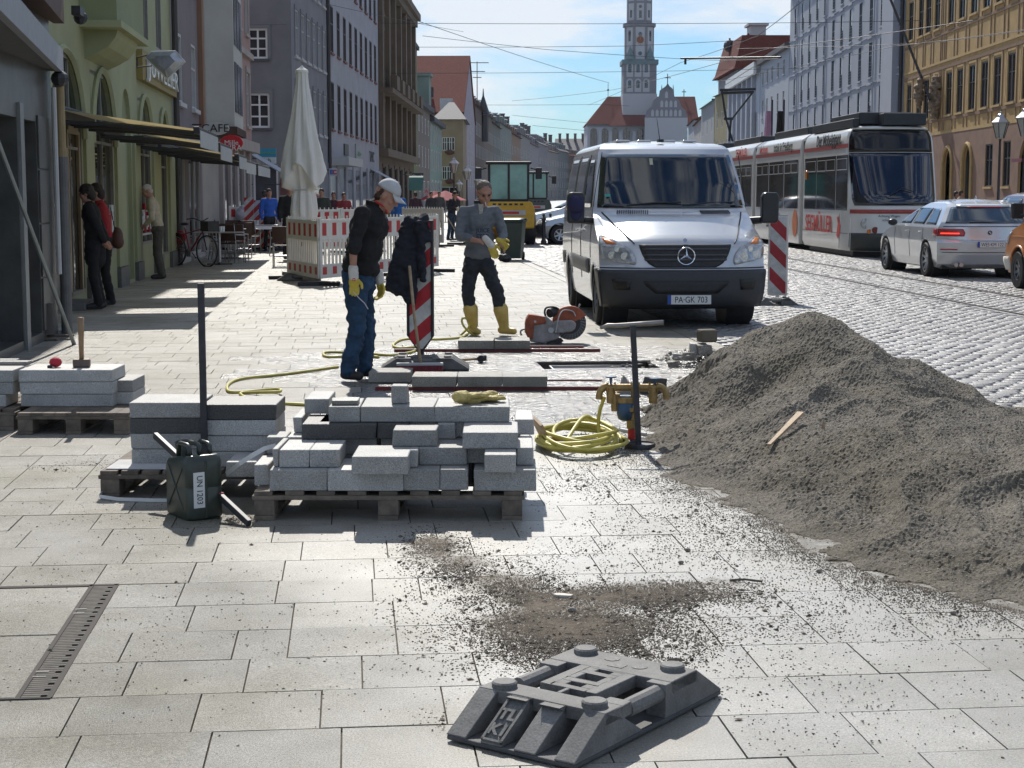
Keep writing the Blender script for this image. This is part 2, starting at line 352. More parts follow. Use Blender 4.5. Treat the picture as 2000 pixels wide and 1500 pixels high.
for s in slabs:
    if id(s) in n300: continue
    c,w,uc,vc=s; b=b2 if wetness(c) else b1; z=r_.uniform(-.0015,.001); h=(w-gap)/2; l=(P_-gap)/2; t1=r_.uniform(-.0006,.0006); t2=r_.uniform(-.0006,.0006)
    vs=[c+U*i*h+V*j*l+Vector((0,0,z+i*t1+j*t2)) for i,j in((-1,-1),(1,-1),(1,1),(-1,1))]; vs+=[v-Vector((0,0,.02)) for v in vs]
    b.add(vs,[(0,1,2,3),(0,4,5,1),(1,5,6,2),(2,6,7,3),(3,7,4,0)])
# slab edging round the open trench and the access cover
for b,m in((b1,m_slab),(b2,m_wet)): b.obj('paving_slab',m,pv,fix=False,kind='stuff')
# trench walls and the steel channel box in it
b=MB(); dp=.22
for a in((TU0,TU1,TV0-.03,TV0),(TU0,TU1,TV1,TV1+.03),(TU0-.03,TU0,TV0,TV1),(TU1,TU1+.03,TV0,TV1)): sheet(b,*a,-.002,dp)
sheet(b,TU0,TU1,TV0,TV1,-dp,.02); b.obj('trench_wall',M('trench_concrete',(.2,.19,.18),.8,bump=.5),pv)
# kerb line of flat stones
b=MB()
Y=6.5
kb=[]
while Y<60:
    x0,x1=KX(Y),KX(Y+.8); kb.append((x0,Y,x1,Y+.8)); Y+=.81
for x0,y0,x1,y1 in kb:
    vs=[(x0-.04,y0,.002),(x0+.14,y0,.002),(x1+.14,y1,.002),(x1-.04,y1,.002)]; vs+=[(v[0],v[1],-.02) for v in vs]
    b=MB(); b.add(vs,[(0,1,2,3),(0,4,5,1),(1,5,6,2),(2,6,7,3),(3,7,4,0)])
    b.obj('kerb_stone',m_slab,pv,fix=False)
# setts
SW,SL=.185,.14
def settmesh(r,top=.010):
    b=MB(); w,l=SW/2-.007,SL/2-.008; j=lambda: r.uniform(-.009,.009)
    lo=[(-w+j(),-l+j()),(w+j(),-l+j()),(w+j(),l+j()),(-w+j(),l+j())]
    vs=[(x,y,-.02) for x,y in lo]+[(x*.93,y*.93,top*.35) for x,y in lo]+[(x*.78,y*.74,top+r.uniform(-.004,.004)) for x,y in lo]
    fs=[(8,9,10,11)]+[(i,(i+1)%4,4+(i+1)%4,4+i) for i in range(4)]+[(4+i,4+(i+1)%4,8+(i+1)%4,8+i) for i in range(4)]
    return vs,fs
protos=[settmesh(random.Random(k)) for k in range(16)]; pm=[]
for vs,fs in protos:
    b=MB(); b.add(vs,fs); pm.append(b.mesh('sett',m_sett,smooth=True,fix=False))
setts=[]; row=0; Y=10.0
def railx(Y,k): return (6.75-.065*(Y-21.6)+k*1.35) if k<2 else (9.1-.035*(Y-41)+(k-2)*1.0)
while Y<58:
    x=KX(Y)+.22+(row%2)*SW/2; dy=0
    while x<min(Y*.33+.6,18):
        yy=Y+.10*math.sin(x*1.3)+.05*noise.noise(Vector((x,Y,0)))*2
        if all(abs(x-railx(yy,k))>.13 for k in range(4)) : setts.append((x+r_.uniform(-.014,.014),yy+r_.uniform(-.016,.016)))
        x+=SW
    Y+=SL if Y<30 else SL; row+=1
def settinview(s): 
    px=1000+s[0]*F/s[1]; py=380+HC*F/s[1]
    if px>2010: return False
    return px>1560 and py<756 and (px-1560)>(py-640)*2.1
sv_=sorted([s for s in setts if settinview(s)],key=lambda s:s[1])[:300]; ss=set(sv_)
for x,y in sv_: link('sett',r_.choice(pm),road,(x,y,r_.uniform(-.003,.003)),(0,0,r_.uniform(-.04,.04)))
allv=[];allf=[]
pa=[(np.array(v),f) for v,f in protos]
b=MB()
for s in setts:
    if s in ss: continue
    if s[1]>34 and False: continue
    v,f=pa[r_.randrange(16)]; k=len(b.v)
    b.v+= [tuple(q) for q in (v+np.array([s[0],s[1],r_.uniform(-.003,.003)]))]; b.f+=[tuple(i+k for i in q) for q in f]; b.mi+=[0]*len(f)
b.obj('sett',m_sett,road,fix=False,smooth=True,kind='stuff')
# tram rails with asphalt-grey concrete bands
for k in range(4):
    b=MB(); b.add([(railx(9,k)-.12,9,.000),(railx(9,k)+.12,9,.000),(railx(200,k)+.12,200,.000),(railx(200,k)-.12,200,.000)],[(0,1,2,3)])
    b.obj('track_band',M('track_band',(.28,.275,.26),.5,var=.15,scale=3),road)
    for dx,z,mm,w in((0,.012,m_steel,.026),(.048,.006,m_black,.022)):
        c=MB(); c.add([(railx(9,k)-w+dx,9,z),(railx(9,k)+w+dx,9,z),(railx(200,k)+w+dx,200,z),(railx(200,k)-w+dx,200,z)],[(0,1,2,3)])
        if mm is m_steel: c.obj('rail',M('rail_steel',(.12,.10,.09),.4,.5),road)
        else: c.obj('rail_groove',m_black,road)
# access cover with paved infill, bottom left
cv=T('access_cover','paved steel access cover set flush in the slabs, with lifting slots','cover',wp(CU[1],CU[2],0),TH)
L_=CU[3]-CU[2]; Wd=2.2
b=MB(); b.box(-Wd,0,0,L_,-.05,-.004); b.obj('cover_bed',m_joint,cv)
b=MB()
for (x0,x1,y0,y1) in((-Wd,-.113,.012,L_*.5-.007),(-Wd,-.113,L_*.5+.007,L_-.034)): 
    c=MB(); c.box(x0,x1,y0,y1,-.03,.001); c.obj('infill_slab',m_slab,cv,bevel=.003)
c=MB(); 
for a in((-.112,-.096,0,L_),(-.014,0.004,0,L_),(-Wd,0,L_-.02,L_+.004),(-Wd,-.1,L_-.028,L_-.018),(-Wd,-.0,-.010,0.0)): c.box(*a,-.03,.003)
c.obj('steel_rim',M('rim_rust',(.045,.038,.032),.85),cv)
c=MB(); k=0
while k*.022<L_-.03:
    c.box(-.095,-.015-.02*((k*7)%3==0),.008+k*.022,.008+k*.022+.017,-.02,.0015); k+=1
c.obj('edging_brick',M('edging_stone',(.10,.09,.075),.85,var=.3,scale=20),cv,kind='stuff')
for (px,py) in((158,1191),(154,1199),(83,1313),(77,1323)):
    g=G(px,py); q=g-Vector(cv.location); lu,lv=q.dot(U),q.dot(V); c=MB(); c.box(lu-.022,lu+.022,lv-.007,lv+.007,0,.0035); c.obj('lifting_slot',m_black,cv)
# ---------------------------------------------------------------- gravel heap
m_grav=M('gravel',(.165,.145,.115),.85,var=.28,scale=5,det=6,speck=(95,.85),bump=.8,bscale=220,stain=.35)
PB=[G(1228,862),G(1290,915),G(1345,955),G(1500,1020),G(1560,1075),G(1700,1128),G(1850,1165),G(2020,1205),Vector((2.6,5.6,0)),Vector((5.5,5.8,0)),Vector((5.5,9.6,0)),Vector((4.3,10.5,0)),Vector((3.8,12.0,0)),Vector((3.3,13.4,0)),Vector((2.4,14.2,0)),Vector((1.5,13.7,0)),G(1330,720),G(1252,806)]
def sdf(x,y):
    d=1e9; ins=False; n=len(PB)
    for i in range(n):
        a=PB[i]; c=PB[i-1]; ex,ey=c.x-a.x,c.y-a.y; wx,wy=x-a.x,y-a.y
        t=max(0,min(1,(wx*ex+wy*ey)/(ex*ex+ey*ey))); dx,dy=wx-ex*t,wy-ey*t; d=min(d,dx*dx+dy*dy)
        if (a.y>y)!=(c.y>y) and x<(c.x-a.x)*(y-a.y)/(c.y-a.y)+a.x: ins=not ins
    return math.sqrt(d)*(1 if ins else -1)
CN=[(2.25,12.2,.69,.62),(1.85,12.2,.60,.60),(2.62,11.8,.48,.58),(1.5,11.7,.38,.58),(2.3,11.0,.47,.55),(1.95,10.3,.36,.5),(2.65,10.5,.29,.5),(2.4,9.6,.28,.42),(2.95,9.3,.20,.4),(2.0,9.2,.20,.4),(2.6,8.5,.21,.32),(3.1,8.3,.19,.32),(2.2,8.1,.13,.3),(2.7,7.2,.14,.3),(1.75,9.9,.24,.45)]
def pileh(x,y):
    d=sdf(x,y); d+=.16*noise.noise(Vector((x*2.6,y*2.6,4)))+.07*noise.noise(Vector((x*9,y*9,4)))+.03*noise.noise(Vector((x*30,y*30,4)))
    if d<=0: return 0
    n=noise.noise(Vector((x*1.4,y*1.1,3)))
    acc=0
    for cx,cy,h,s in CN:
        r=math.hypot(x-cx,(y-cy)*.92)+.10*n; r=math.sqrt(r*r+.02)
        acc+=math.exp(16*(h-s*r))
    H=math.log(acc+1)/16
    rid=1-abs(noise.noise(Vector((x*2.9-y*1.5+.8*n,(y*.8+x*.4),7))))*2.2
    ch=noise.noise(Vector((x*5,y*6,1)))
    H+=.06*rid*min(1,d*2)+.014*ch*min(1,d*3)+.045*noise.noise(Vector((x*2.2,y*2.2,5)))*min(1,d*2)+.004*noise.noise(Vector((x*15,y*15,9)))
    H+=.05*min(1,d*1.5)-.012
    return max(0,min(H,d*.42+.5*d*d))
nx,ny=430,620; x0,x1,y0,y1=.6,5.2,5.6,14.2
HH=np.zeros((nx+1,ny+1)); vs=[]
rr=np.random.RandomState(3)
for i in range(nx+1):
    for j in range(ny+1):
        x=x0+(x1-x0)*i/nx; y=y0+(y1-y0)*(j/ny)
        if x>y*.36+.6: HH[i,j]=-1; continue
        HH[i,j]=pileh(x,y)
jit=rr.normal(0,.0030,HH.shape)
b=MB(); idx={}
for i in range(nx+1):
    for j in range(ny+1):
        if HH[i,j]>.0008:
            idx[i,j]=len(b.v); b.v.append((x0+(x1-x0)*i/nx+rr.uniform(-.003,.003),y0+(y1-y0)*j/ny+rr.uniform(-.003,.003),HH[i,j]+jit[i,j]*min(1,HH[i,j]*25)))
for i in range(nx):
    for j in range(ny):
        q=[(i,j),(i+1,j),(i+1,j+1),(i,j+1)]
        if all(a in idx for a in q): b.f.append(tuple(idx[a] for a in q)); b.mi.append(0)
heap=b.obj('gravel_heap',m_grav,fix=False,kind='stuff'); tag(heap,'long heap of grey brown gravel tipped on the pavement','gravel')
def hz(x,y):
    i=int((x-x0)/(x1-x0)*nx); j=int((y-y0)/(y1-y0)*ny)
    return max(0,HH[i,j]) if 0<=i<=nx and 0<=j<=ny else 0
TET=[(0,0,1),(.9,0,-.3),(-.5,.8,-.3),(-.4,-.75,-.4)]; TF=[(0,1,2),(0,2,3),(0,3,1),(1,3,2)]
OC=[(1,0,0),(-1,0,0),(0,1,0),(0,-1,0),(0,0,.7),(0,0,-.7)]; OF=[(0,2,4),(2,1,4),(1,3,4),(3,0,4),(2,0,5),(1,2,5),(3,1,5),(0,3,5)]
def stones(name,pts,mat,parent=None,**t):
    vs=[];fs=[];k=0; oc=np.array(OC)
    for x,y,z,s in pts:
        a=R.uniform(0,6.28); c,sn=math.cos(a),math.sin(a); m=np.array([[c,-sn,0],[sn,c,0],[0,0,1]])
        sc=np.array([s*R.uniform(.8,1.5),s*R.uniform(.6,1),s*R.uniform(.5,.9)])
        q=(oc*sc+rr.uniform(-.2,.2,(6,3))*s)@m.T+np.array([x,y,z+s*.35]); vs+=q.tolist(); fs+=[(f[0]+k,f[1]+k,f[2]+k) for f in OF]; k+=6
    b=MB(); b.v=vs; b.f=fs; b.mi=[0]*len(fs); return b.obj(name,mat,parent,fix=False,**t)
pts=[]
while len(pts)<42000:
    x=R.uniform(.7,3.9); y=5.7+(13.5-5.7)*R.random()**1.25
    h=hz(x,y)
    if h>.002: pts.append((x,y,h,R.uniform(.002,.0055)))
m_st=M('gravel_stone',(.25,.225,.19),.7,var=.6,scale=70,det=2)
stones('gravel',pts,m_st,heap,kind='stuff')
# gravel spilled over the slabs: density from soft patches
PT=[((845,1080),60,35,1.0),((900,1110),75,25,.9),((980,1150),110,40,.85),((1080,1200),130,45,1.0),((1170,1180),130,35,.9),((1270,1170),130,32,.9),((1380,1160),110,28,.8),((1100,1240),190,45,1.0),((1010,1290),120,30,.45),((1230,1260),150,40,.6),((860,1060),50,20,.8),((1250,1080),330,45,.14),((1150,930),120,40,.5),((1400,1010),200,50,.35),((1200,840),90,30,.7),((1430,1220),200,60,.12),((1700,1200),300,60,.12),((880,1400),60,20,.25),((470,1018),30,9,1.2),((200,905),70,12,.25),((110,915),60,10,.2),((1150,800),120,30,.25),((800,1190),60,30,.12),((250,990),220,60,.03),((400,1200),500,160,.012),((1500,1350),500,120,.02)]
pts=[]
tw=[(p[1]*p[2]*p[3]) for p in PT]
n=0
while n<78000:
    p=R.choices(PT,tw)[0]; gx=R.gauss(p[0][0],p[1]*.62); gy=R.gauss(p[0][1],p[2]*.62)
    n+=1
    if gy<430 or gx>2050 or gx<-20 or gy>1540: continue
    g=G(gx,gy)
    cl=noise.noise(Vector((g.x*5,g.y*3.5,2)))
    if cl<-.12 and R.random()<.6: continue
    if hz(g.x,g.y)>.02 or (-.2<g.x<.65 and 4.3<g.y<5.0): continue
    pts.append((g.x,g.y,0,R.choice((.0018,.0026,.0034,.0044)) if R.random()<.987 else R.uniform(.006,.012)))
for k in range(13000):   # thinning edge of the heap
    t=R.random(); i=R.randrange(8); a,c=PB[i],PB[i+1]; q=a.lerp(c,t); dd=abs(R.gauss(0,.13))-.04; q=q+Vector((-dd*1.0,-dd*.7,0))
    pts.append((q.x,q.y,0,R.uniform(.002,.0042)))
sg=stones('gravel',pts,M('spilled_stone',(.10,.08,.055),.75,var=.6,scale=90,det=2),kind='stuff'); tag(sg,'loose gravel and grit spilled over the pavement slabs','gravel')
def dustfilm():
    m=bpy.data.materials.new('sand_dust'); m.use_nodes=True; t=m.node_tree; n=t.nodes.new; L=t.links.new; b=t.nodes['Principled BSDF']; b.inputs['Base Color'].default_value=(.15,.12,.085,1); b.inputs['Roughness'].default_value=.9
    at=n('ShaderNodeAttribute'); at.attribute_name='cover'; g=n('ShaderNodeNewGeometry'); a=n('ShaderNodeTexNoise'); a.inputs['Scale'].default_value=7; a.inputs['Detail'].default_value=12; a.inputs['Roughness'].default_value=.75; L(g.outputs['Position'],a.inputs['Vector'])
    c=n('ShaderNodeMath'); c.operation='ADD'; L(at.outputs['Fac'],c.inputs[0]); L(a.outputs['Fac'],c.inputs[1]); r=n('ShaderNodeMapRange'); r.inputs[1].default_value=.86; r.inputs[2].default_value=1.22; r.inputs[4].default_value=.85; L(c.outputs[0],r.inputs[0])
    tr=n('ShaderNodeBsdfTransparent'); mx=n('ShaderNodeMixShader'); L(r.outputs[0],mx.inputs[0]); L(tr.outputs[0],mx.inputs[1]); L(b.outputs[0],mx.inputs[2]); L(mx.outputs[0],t.nodes['Material Output'].inputs[0])
    X0,X1,Y0_,Y1_=-1.6,3.2,4.7,9.6; A=B=90; q=MB(); q.grid(lambda u,v:(X0+(X1-X0)*u,Y0_+(Y1_-Y0_)*v,.0035),A,B); o=q.obj('sand_dust',m,fix=False,kind='stuff'); tag(o,'thin film of sandy dust trodden into the slabs around the gravel','dust')
    me=o.data; at=me.attributes.new('cover','FLOAT','POINT'); val=[]
    for v in me.vertices:
        x,y=v.co.x,v.co.y; w=G_inv(x,y); s_=0
        for p in PT:
            if p[3]>.2: s_=max(s_,min(1,p[3])*math.exp(-.7*(((w[0]-p[0][0])/(p[1]*1.1))**2+((w[1]-p[0][1])/(p[2]*1.1))**2)))
        e=sdf(x,y); s_=max(s_,.75*math.exp(-max(0,-e)/.14)) if e<.3 else max(s_,.8)
        s_*=min(1,(x-X0)*3,(X1-x)*3,(y-Y0_)*3,(Y1_-y)*3) if e<0 else 1
        val.append(.62*s_)
    at.data.foreach_set('value',val)
def G_inv(x,y): return 1000+x*F/y*1.0, 380+HC*F/y
dustfilm()
# a few larger pebbles, each a thing
for k,(px,py,s,lab) in enumerate(((1343,1077,.012,'rounded grey pebble lying on the slabs left of the heap'),(1117,1195,.014,'dark pebble beside the pale stone chip in the spilled gravel'),(1330,1101,.011,'brown pebble at the upper edge of the spilled gravel'),(1600,1118,.011,'lone pebble close to the lower edge of the gravel heap'),(1862,1200,.011,'pebble on bare slabs below the heap on the far side'))):
    b=MB(); b.ball((0,0,s*.6),(s*1.2,s,s*.75),8,6); o=b.obj('pebble',m_st,loc=G(px,py),smooth=True); tag(o,lab,'pebble','larger pebbles on the slabs')
b=MB(); b.prism([(-.038,-.012),(-.02,-.02),(.035,-.014),(.04,.008),(.0,.018),(-.036,.014)],(0,0,.012),ax=(Vector((1,0,0)),Vector((0,1,0))))
tag(b.obj('stone_chip',M('pale_chip',(.55,.50,.42),.6,bump=.3),loc=G(1100,1166),rz=-.3,bevel=.002),'flat cream stone chip lying in the spilled gravel','stone chip')
b=MB(); b.tube([(0,0,.006),(.06,-.01,.012),(.13,-.03,.008)],.005,6); tag(b.obj('twig',m_wood,loc=G(1425,1136)),'thin dark twig on the spilled gravel','twig')
b=MB(); b.tube([(0,0,.005),(.03,-.008,.012),(.06,.004,.005)],[.004,.007,.003],6); tag(b.obj('twig',m_wood,loc=G(1303,1293)),'short curled bark scrap behind the rubber foot','twig')
a=P(1500,940,9.2); c=P(1562,893,9.75)
a.z=hz(a.x,a.y)+.03; c.z=hz(c.x,c.y)+.045
d=(c-a); q=d.to_track_quat('X','Z').to_matrix().to_4x4(); b=MB(); b.T=Matrix.Translation(a)@q; L=d.length
b.add([(0,-.012,0),(L,-.02,0),(L,.02,0),(0,.008,0),(0,-.012,.012),(L,-.02,.02),(L,.02,.02),(0,.008,.012)],[(0,3,2,1),(4,5,6,7),(0,1,5,4),(1,2,6,5),(2,3,7,6),(3,0,4,7)]); b.T=None
tag(b.obj('wood_stick',m_wood2),'split wooden stake stuck on the gravel heap','stick')
a=P(1608,908,9.4); a.z=hz(a.x,a.y)+.01; b=MB(); b.prism([(-.012,0),(.008,0),(.0,.055)],(0,.01,0)); tag(b.obj('wood_splinter',m_wood2,loc=a,rz=.5),'small pale wood splinter on the heap beside the stake','splinter')
# ---------------------------------------------------------------- rubble heap behind the gravel
rub=T('rubble_heap','small heap of broken stones and mortar behind the gravel heap','rubble',G(1368,712))
pts=[]
for k in range(420):
    a=R.uniform(0,6.28); r=abs(R.gauss(0,.33)); h=max(0,.20-r*.42); pts.append((r*math.cos(a)*1.15,r*math.sin(a)*1.5,h*R.random()-.01,R.uniform(.008,.028)))
stones('rubble',pts,m_st,rub,kind='stuff')
for (x,y,z,s,m) in((-.02,0,.15,.075,0),(.02,-.1,.15,.07,1),(-.13,-.12,.09,.06,1),(.14,-.02,.1,.05,1),(.22,-.1,.05,.045,0),(-.28,-.2,.02,.05,1),(.05,-.3,.03,.05,0),(-.2,.1,.06,.05,0)):
    b=MB(); rs=R; vs=[Vector((i*s*rs.uniform(.7,1.2),j*s*rs.uniform(.7,1.1),k*s*rs.uniform(.5,.8))) for k in(-1,1) for i,j in((-1,-1),(1,-1),(1,1),(-1,1))]
    b.add(vs,[(0,3,2,1),(4,5,6,7),(0,1,5,4),(1,2,6,5),(2,3,7,6),(3,0,4,7)]); b.obj('broken_stone',m_st if m else m_slabcut,rub,loc=(x,y,z),bevel=.008)
b=MB(); b.cbox((0,0,0),(.17,.13,.12)); tag(b.obj('rough_stone',M('brown_stone',(.13,.11,.08),.85,bump=.8),loc=(G(1368,712)+Vector((.06,.02,.27))),rz=.3,bevel=.02),'squarish brown stone lying on top of the rubble','stone')
# ---------------------------------------------------------------- pallets and slab stacks
def pallet(x0,x1,Y0,Y1,label,n=5,rz=0,strap=False):
    w=x1-x0; l=Y1-Y0; t=T('wood_pallet',label,'pallet',(x0,Y0,0),rz,'pallets under the slab stacks')
    for k in range(3):
        a=(w-.10)*k/2
        for j in range(3):
            c=(l-.14)*j/2; b=MB(); b.box(a,a+.10,c,c+.14,.022,.1); b.obj('block',m_wood,t,bevel=.004)
    for j in range(3):
        c=(l-.14)*j/2; b=MB(); b.box(-.01,w+.01,c,c+.14,.1,.122); b.obj('board',m_wood,t,bevel=.003)
    for k in range(3):
        a=(w-.10)*k/2; b=MB(); b.box(a,a+.10,-.006,l+.006,0,.022); b.obj('skid',m_wood,t,bevel=.003)
    for k in range(9):
        a=(w-.09)*k/8; b=MB(); b.box(a,a+.09,0,l,.1222,.144); b.obj('board',m_wood,t,bevel=.003)
    return t
GR={}
def block(x0,x1,Y0,dep,z0,z1,label,m=None,group='granite blocks stacked on pallets',rz=0,cat='paving block',bev=.0055):
    w=x1-x0; b=MB(); h=z1-z0-.002; j=lambda: R.uniform(-.005,.005)
    b.add([(-w/2+j(),0+j(),0),(w/2+j(),j(),0),(w/2+j(),dep+j(),0),(-w/2+j(),dep+j(),0),(-w/2+j(),j(),h),(w/2+j(),j(),h),(w/2+j(),dep+j(),h),(-w/2+j(),dep+j(),h)],[(0,3,2,1),(4,5,6,7),(0,1,5,4),(1,2,6,5),(2,3,7,6),(3,0,4,7)])
    o=b.obj('granite_block',m or m_slabcut,loc=((x0+x1)/2,Y0,z0+.001),rz=rz+R.uniform(-.012,.012),bevel=bev); tag(o,label,cat,group); return o
m_cutdk=M('granite_dark_wet',(.07,.07,.068),.5,var=.45,scale=120,det=3,bump=.3,bscale=160)
pallet(XX(497,7.87,1030),XX(1020,7.87,1030),7.87,8.75,'wooden pallet in front carrying the untidy stack of cut blocks')
ZL=[.144,.25,.34,.423,.505,.59]
rows=[ # px0,px1,Y,depth,layer,text
(50/3.262+480,526,8.02,.3,0,'bottom block at the street end of the front stack\'s face, half hidden'),
(526,639.5,7.87,.34,0,'bottom front block of the big stack beside the jerrycan'),
(640.5,788,7.87,.36,0,'widest bottom block at the front of the big stack'),
(789.5,857.5,7.88,.3,0,'short bottom block with chamfered top in the middle of the big stack'),
(859,913.5,7.89,.3,0,'second short bottom block in the middle of the big stack'),
(925,1047,7.87,.36,0,'bottom block overhanging the pallet end near the hose'),
(914,924,8.1,.3,0,'dark set-back sliver of block in the gap of the bottom course'),
(533.7,545,7.96,.36,1,'thin upright offcut in the second course beside the jerrycan'),
(546,603.5,7.93,.34,1,'small square block in the second course, jerrycan side'),
(604.5,664,7.93,.36,1,'block with a rounded corner in the second course'),
(676,700,8.35,.3,1,'set-back block in the second course behind the jutting one'),
(687,796,7.72,.36,1,'bright-topped block jutting out at the front of the second course'),
(800,815.5,7.93,.34,1,'narrow chamfered offcut in the second course'),
(817,911,8.0,.34,1,'long block in the second course right of the narrow offcut'),
(912,951,8.06,.34,1,'dark block in the second course behind the small cube'),
(947,1007,7.78,.2,1,'small cube block jutting out low by the pallet end'),
(1008,1043,8.0,.4,1,'angled block end in the second course beside the yellow hose'),
(590,735,8.25,.36,2,'long dark block in the third course'),
(736,800,8.27,.34,2,'darker block in the third course behind the small front block'),
(767,853,8.03,.2,2,'small front block set across the third course'),
(855,890,8.27,.34,2,'blueish block end in the third course near the see-through gap'),
(904,1012,7.95,.38,2,'large block with a sawn groove in its top'),
(1006,1042,8.42,.38,2,'block at the hose end of the third course'),
(574,592,8.5,.36,2,'block end at the jerrycan side of the third course'),
(593.5,642,8.62,.36,3,'corner block on the top course with a shadow across it'),
(643,702,8.3,.36,3,'small block of the top course carrying a thin broken piece'),
(703,849,8.3,.378,3,'full slab of the top course in the middle'),
(850,994,8.3,.378,3,'full slab of the top course that carries the work gloves'),
]
for k,(a,c,Y,dp,l,lab) in enumerate(rows):
    py=[945,910,860,825][l]
    z0_,z1_=ZL[l],ZL[l+1]
    block(XX(a,Y,py),XX(c,Y,py),Y,dp,z0_,z1_,lab,m_cutdk if 'dark' in lab and l!=1 else None)
# hidden inner blocks that carry the courses
for l,(xa,xb) in enumerate(((-1.1,.05),(-1.05,.05),(-1.0,-.02))):
    for k in range(3):
        w=(xb-xa)/3; block(xa+k*w+.01,xa+(k+1)*w-.01,8.33+.0*l,.38,ZL[l],ZL[l+1],'inner block hidden in the core of the big stack')
for k in range(2): block(XX(530+k*40,8.5,880),XX(568+k*40,8.5,880),8.36,.2,.25,.34,['back block seen past the jerrycan side of the second course','second back block behind it, one course above the pallet'][k])
block(XX(765,8.4,800),XX(797,8.4,800),8.4,.1,.505,.60,'single small cube standing on top of the big stack')
b=MB(); b.prism([(-.07,-.07),(.065,-.075),(.075,.06),(.0,.08),(-.07,.05)],(0,0,.024),ax=(Vector((1,0,0)),Vector((0,1,0)))); tag(b.obj('stone_offcut',m_slab,loc=(XX(675,8.42,800),8.42,.506),rz=.1,bevel=.004),'thin broken slab piece lying on the top course','stone piece')
# middle pallet
pallet(XX(200,8.5,960),XX(520,8.5,960)+.1,8.46,9.3,'dark pallet under the tall stack behind the jerrycan')
Yb=8.66; zz=[.144+.084*k for k in range(5)]
labs=['bottom slab','second slab up','third slab up','top slab']
for k in range(4): block(XX(255,Yb,860),XX(394,Yb,860),Yb,.378,zz[k],zz[k+1],labs[k]+' of the column left of the iron bar behind the jerrycan',m_cutdk if k==2 else None)
for k in range(4): block(XX(398,Yb,860)+.005,XX(544,Yb,860),Yb-.08,.378,zz[k],zz[k+1],labs[k]+' of the column right of the iron bar behind the jerrycan',m_cutdk if k==3 else None)
block(XX(436,8.2,930),XX(497,8.2,930),8.26,.35,.144,.226,'low single slab between the two stacks, behind the jerrycan')
b=MB(); b.box(-.2,.2,0,.3,0,.004); o=b.obj('plastic_sheet',M('film',(.6,.6,.6),.3,var=.2),loc=(XX(290,8.6,940),8.5,.146)); tag(o,'crumpled white film on the dark pallet left of the jerrycan','plastic sheet')
# left back pallets
pallet(XX(35,10.75,850),XX(252,10.75,850),10.75,11.6,'brown pallet under the thick slabs that carry the hammer')
pallet(XX(-160,10.95,850),XX(28,10.95,850),10.95,11.8,'pallet cut by the edge of the photo, beside the hammer stack')
Yc=11.08
for k in range(3): block(XX(40-k,Yc,780),XX(221,Yc,780),Yc,.39,.144+.084*k,.144+.084*(k+1),['bottom','middle','top'][k]+' long slab of the stack that carries the hammer')
for k in range(2): block(XX(224,Yc+.15,780),XX(262,Yc+.15,780),Yc+.12,.378,.144+.084*k,.144+.084*(k+1)*1.0,['lower','upper'][k]+' short slab behind the end of the hammer stack')
for k in range(3): block(XX(-90,Yc,780),XX(28 if k else 12,Yc,780),Yc-.02,.3,.144+.084*k,.144+.084*(k+1),['bottom','middle','top'][k]+' slab at the very edge of the photo, left of the hammer stack')
for k in range(2): block(XX(-30,11.5,730),XX(62-k*34,11.5,730),11.4+.14*k,.1,.396+.0*k,.42,['rear','front'][k]+' thin stone strip lying beside the hammer stack')
zt=.144+.084*3
# club hammer
t=T('club_hammer','club hammer standing on its head, wooden handle pointing up','hammer',(XX(160,11.25,722),11.25,zt),.1)
b=MB(); b.box(-.058,.058,-.028,.028,0,.058); b.obj('head',M('hammer_iron',(.16,.12,.10),.5,.5,bump=.2),t,bevel=.009)
b=MB(); b.tube([(.0,0,.05),(0,0,.15),(.002,0,.25),(.003,0,.345)],[.016,.017,.02,.021],10); b.obj('handle',M('handle_wood',(.3,.19,.1),.5,var=.2,scale=30),t,smooth=True)
t=T('string_ball','red ball of mason string with a black clip on the hammer slabs','string',(XX(109,11.25,722),11.25,zt))
b=MB(); b.ball((0,0,.035),(.044,.036,.035),14,10); b.obj('ball',M('red_wool',(.6,.03,.06),.7,bump=1,bscale=200),t,smooth=True)
b=MB(); b.box(-.045,-.015,-.05,-.02,0,.018); b.obj('clip',m_black,t,bevel=.003)
# iron bars
b=MB(); b.box(-.017,.017,-.012,.012,0,1.12); tag(b.obj('iron_bar',m_grate,loc=(XX(398,8.56,800),8.555,0),bevel=.002),'black square iron bar standing upright between the two slab columns','bar')
a=P(303,850,8.42); c=G(487,1022,.015); d=c-a; q=d.to_track_quat('X','Z').to_matrix().to_4x4(); b=MB(); b.T=Matrix.Translation(a)@q; b.box(0,d.length,-.012,.012,-.016,.016); b.T=None
tag(b.obj('iron_bar',m_grate,bevel=.002),'black iron bar leaning diagonally behind the jerrycan','bar')
# packing straps
b=MB(); pts=[P(537,866,8.2),P(515,872,8.1),P(490,886,8.05),P(465,902,8.05),P(440,922,8.1)]
for i in range(len(pts)-1):
    p,q=pts[i],pts[i+1]; b.add([p,q,q+Vector((0.01,.0,-.02)),p+Vector((0.01,0,-.02))],[(0,1,2,3)])
m_strap=M('white_strap',(.7,.7,.68),.4)
tag(b.obj('packing_strap',m_strap,solid=.002),'white plastic strap curling out between the two stacks','strap','loose packing straps')
b=MB(); pts=[(XX(190,8.5),8.55,.03),(XX(192,8.38,980),8.4,.012),(XX(230,8.34,980),8.35,.006),(XX(300,8.3,990),8.33,.004),(XX(335,8.3,990),8.33,.004)]
for i in range(len(pts)-1):
    p,q=Vector(pts[i]),Vector(pts[i+1]); b.add([p,q,q+Vector((0,0,.018)),p+Vector((0,0,.018))],[(0,1,2,3)])
tag(b.obj('packing_strap',m_strap,solid=.002),'white plastic strap lying at the foot of the dark pallet','strap','loose packing straps')
